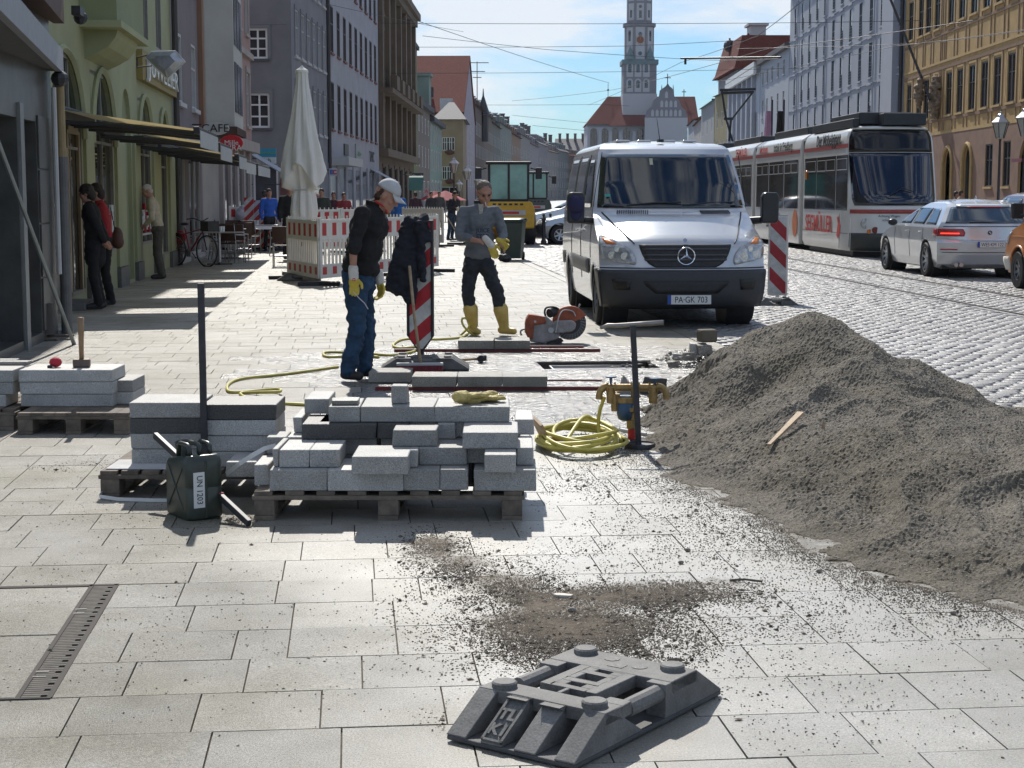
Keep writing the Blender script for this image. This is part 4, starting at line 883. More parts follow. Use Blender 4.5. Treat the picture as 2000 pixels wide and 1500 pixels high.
# ---------------------------------------------------------------- vehicles: a body is a skin laid over end profiles and a side section
def lerpt(tab,z):
    if z<=tab[0][0]: return tab[0][1]
    for (a,b_),(c,d) in zip(tab,tab[1:]):
        if z<=c: return b_+(d-b_)*(z-a)/(c-a) if c>a else d
    return tab[-1][1]
class Body:
    """x across, y from the nose (0) to the tail, z up. front/rear: tables z->y; Wt: z->half width; cf/cr: corner sweep z->amount"""
    def __init__(s,front,rear,Wt,cf,cr,ztop,arches=(),crown=.03,p=3.2,zs=None):
        s.f,s.r,s.W,s.cf,s.cr,s.zt,s.ar,s.crown,s.p=front,rear,Wt,cf,cr,ztop,arches,crown,p
        z0=front[0][0]; k=sorted(set([round(z0+(ztop-z0)*i/46,4) for i in range(47)]+[round(a[0],4) for a in front if a[0]<=ztop]+[round(a[0],4) for a in rear if a[0]<=ztop])); s.zs=k
    def front(s,a,z,off=0):
        w=lerpt(s.W,z); y=lerpt(s.f,z)+lerpt(s.cf,z)*abs(a)**s.p
        return Vector((a*(w+off*.0),y-off,z+off*.6*(1 if z>lerpt([(0,0),(99,0)],0)+.9 else 0)))
    def rear(s,a,z,off=0):
        w=lerpt(s.W,z); y=lerpt(s.r,z)-lerpt(s.cr,z)*abs(a)**s.p
        return Vector((a*w,y+off,z))
    def side(s,sx,y,z,off=0): return Vector((sx*(lerpt(s.W,z)+off),y,z))
    def yr(s,z): return lerpt(s.f,z)+lerpt(s.cf,z), lerpt(s.r,z)-lerpt(s.cr,z)
    def build(s,parent,mat,na=16):
        b=MB(); zs=s.zs
        for fn in(s.front,s.rear): b.grid(lambda u,v,fn=fn: fn(u*2-1,zs[min(int(round(v*(len(zs)-1))),len(zs)-1)]),na,len(zs)-1)
        for sx in(-1,1):
            rows=[]
            for z in zs:
                y0,y1=s.yr(z); ys=[y0]
                for (yc,zc,Ra) in s.ar:
                    q=Ra*Ra-(z-zc)**2; r=math.sqrt(q) if q>0 else 0
                    ys+= [min(max(y0,yc-r),y1),max(y0,min(y1,yc+r))]
                ys.append(y1)
                ys2=[ys[0]]
                for a,c in zip(ys,ys[1:]): 
                    m=5 if a!=c else 5
                    ys2+=[a+(c-a)*(k+1)/m for k in range(m)]
                rows.append([s.side(sx,y,z) for y in ys2])
            n=len(rows[0]); o=[v for r in rows for v in r]; fs=[]
            for i in range(len(rows)-1):
                zc_=(zs[i]+zs[i+1])/2
                for j in range(n-1):
                    seg=j//5
                    if seg%2==1:
                        yc,zc,Ra=s.ar[seg//2]
                        if zc_<zc+Ra: continue
                    fs.append((i*n+j,i*n+j+1,(i+1)*n+j+1,(i+1)*n+j))
            b.add(o,fs)
        zt=zs[-1]; y0=lerpt(s.f,zt); y1=lerpt(s.r,zt)
        def roof(u,v):
            a=u*2-1; f=s.front(a,zt); r=s.rear(a,zt); q=f.lerp(r,v); q.z+=s.crown*(1-abs(a)**2.5)*min(1,4*v,4*(1-v))**.5*1.0; return q
        b.grid(roof,na,10)
        z0=zs[0]
        return b.obj('body',mat,parent,auto=38)
    def patch(s,which,zs,lo,hi,n,off,name,mat,parent,sx=1,thick=.004,**k):
        """panel over the surface; lo/hi: tables z-> a (or y for sides)"""
        b=MB(); m=len(zs)-1
        if which=='side': b.grid(lambda u,v:s.side(sx,lo(zs[int(round(v*m))])*(1-u)+hi(zs[int(round(v*m))])*u,zs[int(round(v*m))],off),n,m)
        else:
            fn=s.front if which=='front' else s.rear
            b.grid(lambda u,v:fn(lo(zs[int(round(v*m))])*(1-u)+hi(zs[int(round(v*m))])*u,zs[int(round(v*m))],off),n,m)
        return b.obj(name,mat,parent,solid=thick,smooth=True,**k)
def rng(a,c,n): return [a+(c-a)*i/n for i in range(n+1)]
def tab(*t): return lambda z: lerpt(list(t),z)
def wheel(root,x,y,r,w,rimm,spokes=5,hub=.6,out=1):
    b=MB(); q=Matrix.Rotation(rad(90),3,'Y'); b.lathe([(r*hub,-w/2),(r*.93,-w/2),(r,-w*.36),(r,w*.36),(r*.93,w/2),(r*hub,w/2)],n=32,m=q,cap=False)
    o=b.obj('wheel',M('tyre',(.018,.018,.019),.75,bump=.2),root,loc=(x,y,r),auto=40)
    b=MB(); s=out; b.lathe([(r*hub,s*w*.44),(r*hub*.93,s*w*.30),(r*hub*.93,s*w*.1),(.02,s*w*.1)],n=24,m=q,cap=False); b.obj('rim_bed',m_grate,o,auto=40)
    b=MB()
    for k in range(spokes):
        a=2*math.pi*k/spokes+.3; c,sn=math.cos(a),math.sin(a); d=Vector((0,c,sn)); e=Vector((0,-sn,c)); X=Vector((s,0,0))
        p0=d*r*.06; p1=d*r*hub*.97; w0,w1=r*.085,r*.06
        vs=[p0-e*w0+X*w*.26,p0+e*w0+X*w*.26,p1+e*w1+X*w*.36,p1-e*w1+X*w*.36]; vs+=[v-X*.02 for v in vs]; b.add(vs,[(0,1,2,3),(7,6,5,4),(0,4,5,1),(1,5,6,2),(2,6,7,3),(3,7,4,0)])
    b.lathe([(r*.14,s*w*.2),(r*.14,s*w*.36),(r*.10,s*w*.38)],n=14,m=q)
    b.lathe([(r*hub,s*w*.36),(r*hub*1.0,s*w*.46),(r*hub*.93,s*w*.46),(r*hub*.93,s*w*.36)],n=28,m=q,cap=False); b.obj('rim',rimm,o,auto=40)
    return o
def plate(root,s,loc,rot,w=.52,h=.11,dark=False):
    b=MB(); b.box(-w/2,w/2,-h/2,h/2,-.006,0); p=b.obj('number_plate',M('plate_white',(.72,.72,.70),.4,var=.03),root,loc=loc,bevel=.004); p.rotation_euler=rot
    b=MB(); b.box(-w/2+.004,-w/2+.045,-h/2+.004,h/2-.004,0,.0015); b.obj('blue_band',M('plate_blue',(.02,.07,.35),.4,var=0),p)
    text('plate_lettering',s,h*.88,m_txtk,p,(.022,-.003,.002),(0,0,0),ext=.0008,sx=.80 if len(s)>9 else .84)
    b=MB()
    for a in((-w/2,w/2,-h/2,-h/2+.004),(-w/2,w/2,h/2-.004,h/2),(-w/2,-w/2+.004,-h/2+.004,h/2-.004),(w/2-.004,w/2,-h/2+.004,h/2-.004)): b.box(*a,0,.001)
    b.obj('plate_rim',m_txtk,p); return p
m_silv=M('silver_paint',(.55,.57,.59),.27,.45,var=.04,scale=2,Coat_Weight=.6,Coat_Roughness=.05)
m_bump=M('bumper_plastic',(.035,.037,.042),.5,var=.12)
m_wind=M('windscreen',(.012,.018,.024),.03,var=.6,scale=1.1,spec=1.0)
m_lens=M('lamp_lens',(.45,.46,.47),.08,.35,var=.45,scale=14,spec=.8)
m_amb=M('amber_lens',(.7,.22,.04),.2,var=.15)
m_rim=M('alloy',(.55,.56,.58),.3,.8,var=.08)
m_sideg=M('side_glass_reflection',(.16,.17,.18),.08,var=.3,scale=1,spec=.9)  # lighter grey base colour stands in for the reflection in the rear side windows
# ---- delivery van, nose towards the camera
VX=Vector((2.04,19.15,0)); t=T('parked_van','silver delivery van parked facing us with a blue cap on one mirror','van',VX,math.atan2(.06,1)); van=t
front=[(.25,.16),(.30,.05),(.40,.0),(.66,.0),(.71,.03),(.73,.055),(.98,.10),(1.03,.14),(1.10,.26),(1.20,.50),(1.30,.76),(1.37,.98),(1.45,1.05),(1.75,1.32),(2.07,1.60),(2.15,1.72),(2.20,1.9),(2.235,2.25)]
rear=[(.25,5.15),(.5,5.2),(1.2,5.22),(2.1,5.12),(2.235,4.95)]
Wt=[(.25,.93),(.45,.965),(.72,.985),(1.0,.99),(1.35,.965),(1.8,.90),(2.1,.845),(2.18,.81),(2.235,.72)]
cf=[(.25,.30),(.7,.30),(1.0,.32),(1.1,.42),(1.2,.46),(1.37,.34),(1.7,.22),(2.1,.18),(2.235,.05)]
cr=[(.25,.1),(2.2,.12)]
Bv=Body(front,rear,Wt,cf,cr,2.235,arches=((1.02,.33,.41),(4.27,.33,.41)),crown=.05,p=3.0)
Bv.build(t,m_silv,20)
b=MB(); b.box(-.84,.84,.45,4.95,.22,.75); b.obj('underbody',m_black,t)
Bv.patch('front',rng(1.415,2.075,14),tab((0,-.955),(3,-.955)),tab((0,.955),(3,.955)),20,.010,'windscreen',m_wind,t)
# bumper
bz=[.255,.30,.35,.42,.5,.58,.66,.70]
Bv.patch('front',bz,lambda z:-1,lambda z:1,26,.012,'bumper',m_bump,t,thick=.02)
for sx in(-1,1): Bv.patch('side',bz,lambda z:Bv.yr(z)[0],lambda z:max(Bv.yr(z)[0]+.02,1.02-math.sqrt(max(0,.43**2-(z-.33)**2))),4,.012,'bumper_corner',m_bump,t,sx=sx,thick=.02)
Bv.patch('front',[.43,.48,.53,.575],tab((.43,-.38),(.53,-.5),(.575,-.52)),tab((.43,.38),(.53,.5),(.575,.52)),10,.030,'lower_intake',m_black,t)
for sx in(-1,1): Bv.patch('front',[.47,.52,.56,.59],tab((.47,sx*.68),(.59,sx*.66)),tab((.47,sx*.86),(.59,sx*.88)),4,.028,'fog_recess',M('fog_black',(.012,.012,.013),.3),t)
# grille with chrome frame and bars
gz=[.72,.76,.80,.84,.88,.92,.96,.99]
glo=tab((.72,-.36),(.76,-.45),(.84,-.53),(.96,-.565),(.99,-.56)); ghi=lambda z:-glo(z)
Bv.patch('front',[.735,.75,.78,.82,.88,.94,.975,.99],tab((.735,-.36),(.76,-.43),(.84,-.50),(.96,-.55),(.99,-.55)),tab((.735,.36),(.76,.43),(.84,.50),(.96,.55),(.99,.55)),14,.012,'grille',m_black,t)
for z in(.81,.865,.92): Bv.patch('front',[z,z+.012,z+.024],tab((.7,-.44),(.84,-.50),(1,-.53)),tab((.7,.44),(.84,.50),(1,.53)),10,.024,'grille_bar',M('grille_bar',(.06,.06,.065),.35),t)
yg=.09-.03
b=MB(); pts=[(.10*math.cos(a),0,.10*math.sin(a)) for a in rng(0,2*math.pi,31)[:-1]]; b.tube(pts,.009,8,closed=True)
for a in(90,210,330):
    c,s_=math.cos(rad(a)),math.sin(rad(a)); e=Vector((-s_,0,c)); d=Vector((c,0,s_)); p1=d*.097; vs=[e*.02,p1,-e*.02,Vector((0,-.012,0))]; b.add(vs,[(0,1,3),(1,2,3),(0,2,1)])
b.obj('star_badge',m_chrome,t,loc=(0,yg-.012,.865),smooth=False,fix=False)
b=MB(); b.cyl((0,0,0),(0,-.006,.003),.024,n=16); b.obj('round_badge',m_chrome,t,loc=(0,.148,1.045))
# headlamps
for sx in(-1,1):
    lo=tab((.765,sx*.60),(.80,sx*.585),(.88,sx*.60),(.96,sx*.68),(1.03,sx*.80),(1.09,sx*.94)); hi=tab((.765,sx*.62),(.78,sx*.74),(.82,sx*.97),(.9,sx*1.0),(1.0,sx*1.0),(1.09,sx*.985))
    h=Bv.patch('front',rng(.765,1.09,10),lo,hi,8,.012,'headlight',m_lens,t)
    Bv.patch('front',rng(.99,1.06,3),tab((.99,sx*.80),(1.06,sx*.90)),tab((.99,sx*.92),(1.06,sx*.96)),3,.018,'indicator',m_amb,h).parent=h
    for (a,z,r) in((.72,.86,.045),(.86,.87,.045),(.80,.93,.035)):
        q=Bv.front(sx*a,z,.018); b=MB(); b.cyl((0,0,0),(0,-.008,0),r,n=16); l=b.obj('reflector',M('reflector',(.7,.72,.74),.1,.9,var=.3,scale=30),h,loc=q)
    # rubber gap line round lamp
# bonnet: side creases, vents, gap
for sx in(-1,1):
    pts=[Bv.front(sx*(.60+.30*i/10),1.00+.36*i/10,.010) for i in range(11)]; b=MB(); b.tube(pts,.007,6); b.obj('bonnet_gap',M('gap_black',(.02,.02,.022),.6),t)
    for k in range(15):
        x=sx*(.34+.026*k); a0=x/.975; p=Bv.front(a0,1.345,.012); q=Bv.front(a0-sx*.012,1.385,.006); b=MB(); b.tube([p,q],.0075,4); b.obj('vent_slot',m_black,t)
pts=[Bv.front(a,.725,.016) for a in rng(-1,1,24)]; b=MB(); b.tube(pts,.006,6); b.obj('bumper_gap',m_black,t)
for x0,x1 in((-.6,.1),(.12,.82)):
    b=MB(); p=Bv.front(x0,1.43,.03); q=Bv.front(x1,1.47,.03); b.tube([p,p.lerp(q,.5)+Vector((0,-.01,.012)),q],.010,6); b.obj('wiper',m_black,t)
plate(t,'PA·GK 703',(0.03,-.034,.36),(rad(90),0,0),w=.52,h=.115)
# cab door window, rear windows, mouldings on both sides
for sx in(-1,1):
    Bv.patch('side',rng(1.42,2.02,8),lambda z:Bv.yr(z)[0]+.18+max(0,(1.5-z)*.0),lambda z:2.45,8,.006,'door_glass',m_wind,t,sx=sx)
    Bv.patch('side',rng(1.36,2.06,8),lambda z:2.62,lambda z:3.72,6,.006,'side_glass',m_sideg,t,sx=sx)
    Bv.patch('side',rng(1.36,2.06,8),lambda z:3.80,lambda z:4.92,6,.006,'side_glass',m_sideg,t,sx=sx)
    Bv.patch('side',[.60,.66,.72,.78],lambda z:1.48,lambda z:3.8,6,.014,'rub_strip',M('strip_grey',(.14,.14,.145),.5),t,sx=sx)
    Bv.patch('side',[.60,.66,.72,.78],lambda z:4.72,lambda z:5.0,6,.014,'rub_strip',M('strip_grey',(.14,.14,.145),.5),t,sx=sx)
    for y in(1.35,2.52,3.76):
        b=MB(); b.tube([Bv.side(sx,y,z,.001) for z in rng(.5 if y>2 else .8,2.1,10)],.005,5); b.obj('door_gap',m_black,t)
    Bv.patch('side',[1.23,1.255],lambda z:2.6,lambda z:5.0,3,.006,'slide_rail',m_black,t,sx=sx)
    b=MB(); b.tube([Bv.side(sx,y,1.15-.12*((y-1.0)/4)**1.0+.10*math.exp(-((y-1.6)/.7)**2),.004) for y in rng(1.3,5.0,16)],.006,5); b.obj('crease',m_silv,t,smooth=True)
    for y in(2.25,2.68): b=MB(); b.tube([Bv.side(sx,y,1.12,.0),Bv.side(sx,y+.03,1.12,.035),Bv.side(sx,y+.15,1.13,.035),Bv.side(sx,y+.18,1.13,.0)],.012,6); b.obj('door_handle',m_silv,t)
    for yc in(1.02,4.27):
        b=MB(); b.tube([Bv.side(sx,yc+.42*math.cos(a),.33+.42*math.sin(a),-.006) for a in rng(rad(-8),rad(188),22)],.017,6); b.obj('arch_lip',m_silv,t,smooth=True)
        b=MB(); b.cyl((sx*.60,yc,.33),(sx*.90,yc,.33),.42,n=26,cap=True); b.obj('arch_liner',m_black,t)
    # mirrors
    xm=sx*1.17; mr=T('m','','') if False else None
    b=MB(); b.prism([(-.105,-.19),(.085,-.19),(.105,-.15),(.11,.13),(.09,.185),(-.07,.19),(-.105,.15)],(0,.14,0),(0,0,0)); m=b.obj('mirror',M('mirror_black',(.02,.02,.022),.3,spec=.5),t,loc=(xm+sx*.03,1.02,1.42),bevel=.03,seg=3); 
    b=MB(); b.tube([(sx*.90,1.28,1.25),(xm-sx*.06,1.12,1.27)],[.05,.045],8); b.obj('mirror_arm',M('mirror_black',(0,0,0)),t)
for x,y in((-.84,1.02),(.84,1.02),(-.84,4.27),(.84,4.27)): wheel(t,x,y,.335,.24,M('steel_rim',(.35,.36,.37),.4,.6),9,.62,out=1 if x>0 else -1)
b=MB(); q=Vector((.0,2.2,2.26)); b.cyl(q,q+Vector((-.03,.1,.30)),.006,.003,6); b.box(-.035,.035,2.1,2.25,2.25,2.285); b.obj('antenna',m_black,t)
for a in(-.55,-.2,.2,.55):
    b=MB(); b.box(a*.8-.09,a*.8+.09,2.5,4.6,2.262,2.288); b.obj('roof_rib',m_silv,t,bevel=.01)
b=MB(); b.box(-.06,-.02,0,.004,-.05,.05); b.obj('screen_sticker',M('sticker',(.5,.5,.35),.5),t,loc=tuple(Bv.front(-.2,1.98,.018)),rz=(rad(-38),0,0))
b=MB(); b.box(-.05,.05,0,.004,-.02,.02); b.obj('screen_sticker',M('sticker_green',(.05,.35,.3),.5),t,loc=tuple(Bv.front(-.82,1.56,.018)),rz=(rad(-38),0,0))
# seats and wheel seen dimly are behind the dark screen: a dashboard is left to the glass colour
b=MB(); b.box(-.86,.86,5.21,5.26,.3,.5); b.obj('rear_bumper',m_bump,t)
# blue cap over the photo-left mirror
cp_=van.matrix_basis@Vector((-1.2,1.08,1.60))
def cap(label,loc,rz,col,name='baseball_cap',r=.095,brim=1,mat=None,s=1):
    m=mat or M('cap_'+name+str(col[0]),col,.8,bump=.15,bscale=300)
    t=T(name,label,'cap',loc,rz); b=MB()
    b.grid(lambda u,v:(r*.88*s*math.sin(v*1.55)*math.cos(u*2*math.pi),r*1.05*s*math.sin(v*1.55)*math.sin(u*2*math.pi),r*1.05*s*math.cos(v*1.55)),20,7); b.obj('crown',m,t,smooth=True,solid=.004)
    b=MB(); b.grid(lambda u,v:((u-.5)*2*r*.80*s*(1-.25*v*v),-r*.78*s-v*.10*s*(1-.55*(2*u-1)**2)+.02*abs(2*u-1),.012-.03*v-.03*(2*u-1)**2*(.4+.6*v)),10,5); b.obj('peak',m,t,smooth=True,solid=.005)
    b=MB(); b.ball((0,0,r*1.05*s),.009,8,5); b.obj('button',m,t); return t
c=cap('dark blue cap with white piping hung over the van mirror nearest the saw',cp_+Vector((0,-.0,-.10)),0,(.02,.02,.07),s=1.25)
c.rotation_euler=(rad(62),0,0); c.location=cp_+Vector((0,-.02,-.14))
# ---- estate car seen from behind (nose away from the camera)
NT=fr((-1,0,0),(0,0,1))
t=T('estate_car','silver estate car driving away behind the tram with its brake lamp lit','car',(8.78,35.6,0),math.pi+.035); car=t
front=[(.20,.15),(.3,.02),(.6,.0),(.75,.10),(.85,.45),(.95,1.15),(1.0,1.4),(1.25,2.1),(1.42,2.75),(1.46,3.1)]
rear=[(.20,4.62),(.28,4.78),(.45,4.86),(.68,4.90),(.74,4.82),(.98,4.80),(1.05,4.78),(1.35,4.38),(1.40,4.28),(1.46,3.9)]
Wt=[(.20,.84),(.35,.90),(.7,.925),(.95,.905),(1.0,.88),(1.3,.70),(1.42,.60),(1.46,.5)]
cf=[(.2,.35),(.8,.5),(1,.3),(1.5,.2)]; cr=[(.2,.32),(.7,.34),(1.0,.26),(1.46,.1)]
Bc=Body(front,rear,Wt,cf,cr,1.46,arches=((.85,.34,.39),(3.80,.34,.39)),crown=.035,p=3.4)
m_slv2=M('silver_car_paint',(.64,.66,.68),.24,.4,var=.03,scale=2,Coat_Weight=.7,Coat_Roughness=.04)
Bc.build(t,m_slv2,20); b=MB(); b.box(-.8,.8,.4,4.5,.18,.5); b.obj('underbody',m_black,t)
Bc.patch('rear',rng(1.04,1.345,8),tab((1.0,-.93),(1.35,-.90)),tab((1.0,.93),(1.35,.90)),16,.008,'rear_window',m_glassb,t)
Bc.patch('rear',rng(1.352,1.38,2),tab((1.0,-.80),(1.4,-.78)),tab((1.0,.80),(1.4,.78)),10,.03,'roof_spoiler',m_slv2,t,thick=.03)
Bc.patch('rear',[1.345,1.352],tab((1.0,-.5),(1.4,-.5)),tab((1.0,.5),(1.4,.5)),8,.05,'high_brake_lamp',m_red,t,thick=.01)
for sx in(-1,1):
    l=Bc.patch('rear',rng(.80,.94,5),tab((.8,sx*.52),(.87,sx*.50),(.94,sx*.55)),tab((.8,sx*1.0),(.94,sx*1.0)),10,.012,'tail_lamp',M('tail_red',(.38,.01,.015),.15,var=.3,scale=20,spec=.8),t)
    Bc.patch('rear',[.845,.855,.865],tab((.8,sx*.62)),tab((.8,sx*.95)),6,.02,'brake_lamp_strip',emi('brake_glow',(1,.05,.03),2.2 if sx<0 or True else 1),l,thick=.006)
    Bc.patch('side',rng(.81,.94,4),lambda z:Bc.yr(z)[1]-.26+(.94-z)*.3,lambda z:Bc.yr(z)[1],4,.010,'tail_lamp_side',MC['tail_red'],t,sx=sx)
    Bc.patch('side',rng(1.01,1.32,7),lambda z:lerpt(front,z)+.34,lambda z:2.60,6,.006,'side_glass',m_glassb,t,sx=sx)
    Bc.patch('side',rng(1.01,1.32,7),lambda z:2.68,lambda z:3.52,6,.006,'side_glass',m_glassb,t,sx=sx)
    Bc.patch('side',rng(1.01,1.31,7),lambda z:3.60,lambda z:4.32-(z-1.0)*.9,6,.006,'side_glass',m_glassb,t,sx=sx)
    for y in(1.55,2.64,3.56):
        b=MB(); b.tube([Bc.side(sx,y,z,.001) for z in rng(.36,1.0,8)],.004,5); b.obj('door_gap',MC['gap_black'],t)
    for y in(2.40,3.35): b=MB(); b.tube([Bc.side(sx,y,.86,0),Bc.side(sx,y+.02,.86,.03),Bc.side(sx,y+.16,.87,.03),Bc.side(sx,y+.18,.87,0)],.011,6); b.obj('door_handle',m_slv2,t)
    b=MB(); b.ball((0,0,0),(.10,.075,.07),12,8); m=b.obj('mirror',MC['mirror_black'],t,loc=(sx*1.02,1.75,1.02),smooth=True); 
    b=MB(); b.tube([Bc.side(sx,y,1.462,-.02) for y in rng(2.9,4.2,8)],.012,6); b.obj('roof_rail',m_chrome,t,smooth=True)
    for yc in(.85,3.80):
        b=MB(); b.cyl((sx*.55,yc,.34),(sx*.86,yc,.34),.395,n=26); b.obj('arch_liner',m_black,t)
    Bc.patch('rear',[.545,.565],tab((.5,sx*.66)),tab((.5,sx*.95)),5,.01,'reflector',m_red,t)
for x,y in((-.82,.85),(.82,.85),(-.82,3.80),(.82,3.80)): wheel(t,x,y,.335,.235,m_rim,10,.72,out=1 if x>0 else -1)
b=MB(); pts=[Bc.rear(a,.50,.010) for a in rng(-.93,.93,20)]; b.tube(pts,.006,5); pts=[Bc.rear(a,.985-.0*abs(a),.010) for a in rng(-.93,.93,20)]; b.tube(pts,.007,5); b.obj('tailgate_gap',MC['gap_black'],t)
b=MB(); pts=[Bc.rear(a,.735,.012) for a in rng(-.5,.5,10)]; b.tube(pts,.008,5); b.obj('plate_recess_edge',m_chrome,t)
q=Bc.rear(0,.69,.015); plate(t,'WES·KM 122',(q.x,q.y+.01,.62+.03),NT)
b=MB(); b.cyl((0,0,0),(0,.006,0),.041,n=20); o=b.obj('round_badge',m_grate,t,loc=(0,Bc.rear(0,.87).y+.004,.87)); b=MB(); b.prism([(0,0),(.024,0),(.017,.017),(0,.024)],(0,.003,0)); b.prism([(0,0),(-.024,0),(-.017,-.017),(0,-.024)],(0,.003,0)); b.obj('badge_quarter',m_white,o,loc=(0,.007,0),kind='stuff')
b=MB(); b.tube([Bc.rear(-.05,1.06,.02),Bc.rear(.2,1.075,.03),Bc.rear(.45,1.07,.03)],.012,6); b.obj('rear_wiper',m_black,t)
b=MB(); b.prism([(-.06,0),(.06,0),(.03,.045),(-.005,.07)],(.02,0,0),(-.01,3.9,1.49),ax=(Vector((0,1,0)),Vector((0,0,1)))); b.obj('roof_fin',m_slv2,t,bevel=.004)
for sx in(-1,1):
    for d in(-.05,.05): b=MB(); b.cyl((sx*.58+d,4.6,.27),(sx*.58+d,4.84,.27),.04,n=14); b.obj('exhaust_pipe',m_steel,t)
# ---- orange van cut by the right edge
t=T('orange_van','orange panel van cut off by the right edge, following the silver estate','van',(9.40,28.6,0),math.pi+.035)
front=[(.25,.12),(.45,.0),(.6,.05),(.85,.10),(.98,.28),(1.10,.75),(1.15,.85),(1.75,1.55),(1.9,1.95)]
rear=[(.25,4.6),(1,4.7),(1.9,4.5)]
Wt=[(.25,.86),(.6,.92),(1.1,.90),(1.75,.76),(1.86,.68),(1.9,.6)]; cf=[(.25,.2),(1.1,.3),(1.9,.15)]; cr=[(0,.1)]
Bo=Body(front,rear,Wt,cf,cr,1.9,arches=((.92,.32,.39),(3.85,.32,.39)),crown=.03)
m_ovp=M('orange_paint',(.58,.20,.035),.35,var=.08,scale=3,Coat_Weight=.4)
Bo.build(t,m_ovp); b=MB(); b.box(-.8,.8,.4,4.4,.2,.5); b.obj('underbody',m_black,t)
Bo.patch('front',rng(1.2,1.74,6),tab((0,-.93)),tab((0,.93)),12,.008,'windscreen',m_wind,t)
for sx in(-1,1):
    Bo.patch('side',rng(1.16,1.70,6),lambda z:Bo.yr(z)[0]+.14,lambda z:2.2,6,.006,'door_glass',m_wind,t,sx=sx)
    Bo.patch('side',rng(1.16,1.70,6),lambda z:2.3,lambda z:3.2,6,.006,'side_glass',m_wind,t,sx=sx)
    Bo.patch('side',rng(.74,.96,4),lambda z:Bo.yr(z)[0],lambda z:Bo.yr(z)[0]+.09,4,.008,'indicator',m_lens,t,sx=sx)
    Bo.patch('side',rng(.30,.52,4),lambda z:Bo.yr(z)[0]-.02,lambda z:.52,4,.02,'bumper_corner',m_plast,t,sx=sx,thick=.02)
    b=MB(); b.box(-.10,.10,-.06,.05,-.14,.12); b.obj('mirror',MC['mirror_black'],t,loc=(sx*1.03,1.15,1.32),bevel=.02); b=MB(); b.tube([(sx*.8,1.25,1.2),(sx*1.0,1.17,1.25)],.03,8); b.obj('mirror_arm',MC['mirror_black'],t)
    for yc in(.92,3.85):
        b=MB(); b.cyl((sx*.55,yc,.32),(sx*.86,yc,.32),.395,n=26); b.obj('arch_liner',m_black,t)
        b=MB(); b.tube([Bo.side(sx,yc+.40*math.cos(a),.32+.40*math.sin(a),-.004) for a in rng(rad(-5),rad(185),20)],.022,6); b.obj('arch_lip',m_ovp,t,smooth=True)
    b=MB(); b.tube([Bo.side(sx,y,.88,.002) for y in rng(.5,4.5,10)],.008,5); b.obj('crease',m_ovp,t)
    b=MB(); b.tube([Bo.side(sx,1.45,z,.001) for z in rng(.4,1.12,8)],.004,5); b.obj('door_gap',MC['gap_black'],t)
Bo.patch('front',rng(.30,.52,4),tab((0,-1)),tab((0,1)),14,.03,'bumper',m_plast,t,thick=.02)
for x,y in((-.82,.92),(.82,.92),(-.82,3.85),(.82,3.85)): wheel(t,x,y,.32,.22,M('steel_rim',(0,0,0)),8,.55,out=1 if x>0 else -1)
# ---- far parked cars
def farcar(label,px,d,col,rz,h=1.45):
    t=T('parked_car',label,'car',(XX(px,d,430),d,0),rz,'cars parked and waiting far up the street'); s=h/1.46
    f=[(.2,.1),(.6,0),(.78,.2),(.95,1.0),(1.0,1.2),(1.38,1.95),(1.46,2.3)]; r=[(.2,4.2),(.6,4.3),(.95,4.2),(1.38,3.7),(1.46,3.4)]
    B_=Body(f,r,[(.2,.8),(.6,.88),(1.0,.84),(1.4,.64),(1.46,.5)],[(0,.3),(1.5,.2)],[(0,.3),(1.5,.2)],1.46,arches=((.8,.32,.37),(3.4,.32,.37)))
    B_.build(t,M('paint'+label[:18],col,.25,.6 if sum(col)>.6 else 0,var=.03,Coat_Weight=.6),12)
    B_.patch('front',rng(1.02,1.36,4),tab((0,-.9)),tab((0,.9)),10,.01,'windscreen',m_wind,t); B_.patch('rear',rng(1.02,1.34,4),tab((0,-.9)),tab((0,.9)),10,.01,'rear_window',m_wind,t)
    for sx in(-1,1):
        B_.patch('side',rng(1.0,1.34,4),lambda z:lerpt(f,z)+.32,lambda z:2.3,5,.01,'side_glass',m_wind,t,sx=sx); B_.patch('side',rng(1.0,1.34,4),lambda z:2.37,lambda z:lerpt(r,z)-.35,5,.01,'side_glass',m_wind,t,sx=sx)
        B_.patch('rear',rng(.72,.92,3),tab((0,sx*.7)),tab((0,sx*1)),4,.012,'tail_lamp',m_red,t); B_.patch('front',rng(.62,.76,3),tab((0,sx*.6)),tab((0,sx*1)),4,.012,'headlight',m_lens,t)
    for x,y in((-.78,.8),(.78,.8),(-.78,3.4),(.78,3.4)): wheel(t,x,y,.31,.2,m_rim,6,.6,out=1 if x>0 else -1)
    t.scale=(s,s,s); return t
farcar('silver hatchback standing side-on past the yellow roller',1040,53,(.45,.47,.50),rad(-90+5))
farcar('white hatchback whose roof shows behind the silver one',1022,66,(.6,.6,.6),rad(-90+3),1.5)
farcar('blue-white car half hidden by the near van, farthest of the row',1068,78,(.35,.42,.55),rad(-86),1.5)
farcar('dark car beside the ochre house at the right edge',1958,46,(.08,.06,.1),math.pi+.03,1.62)
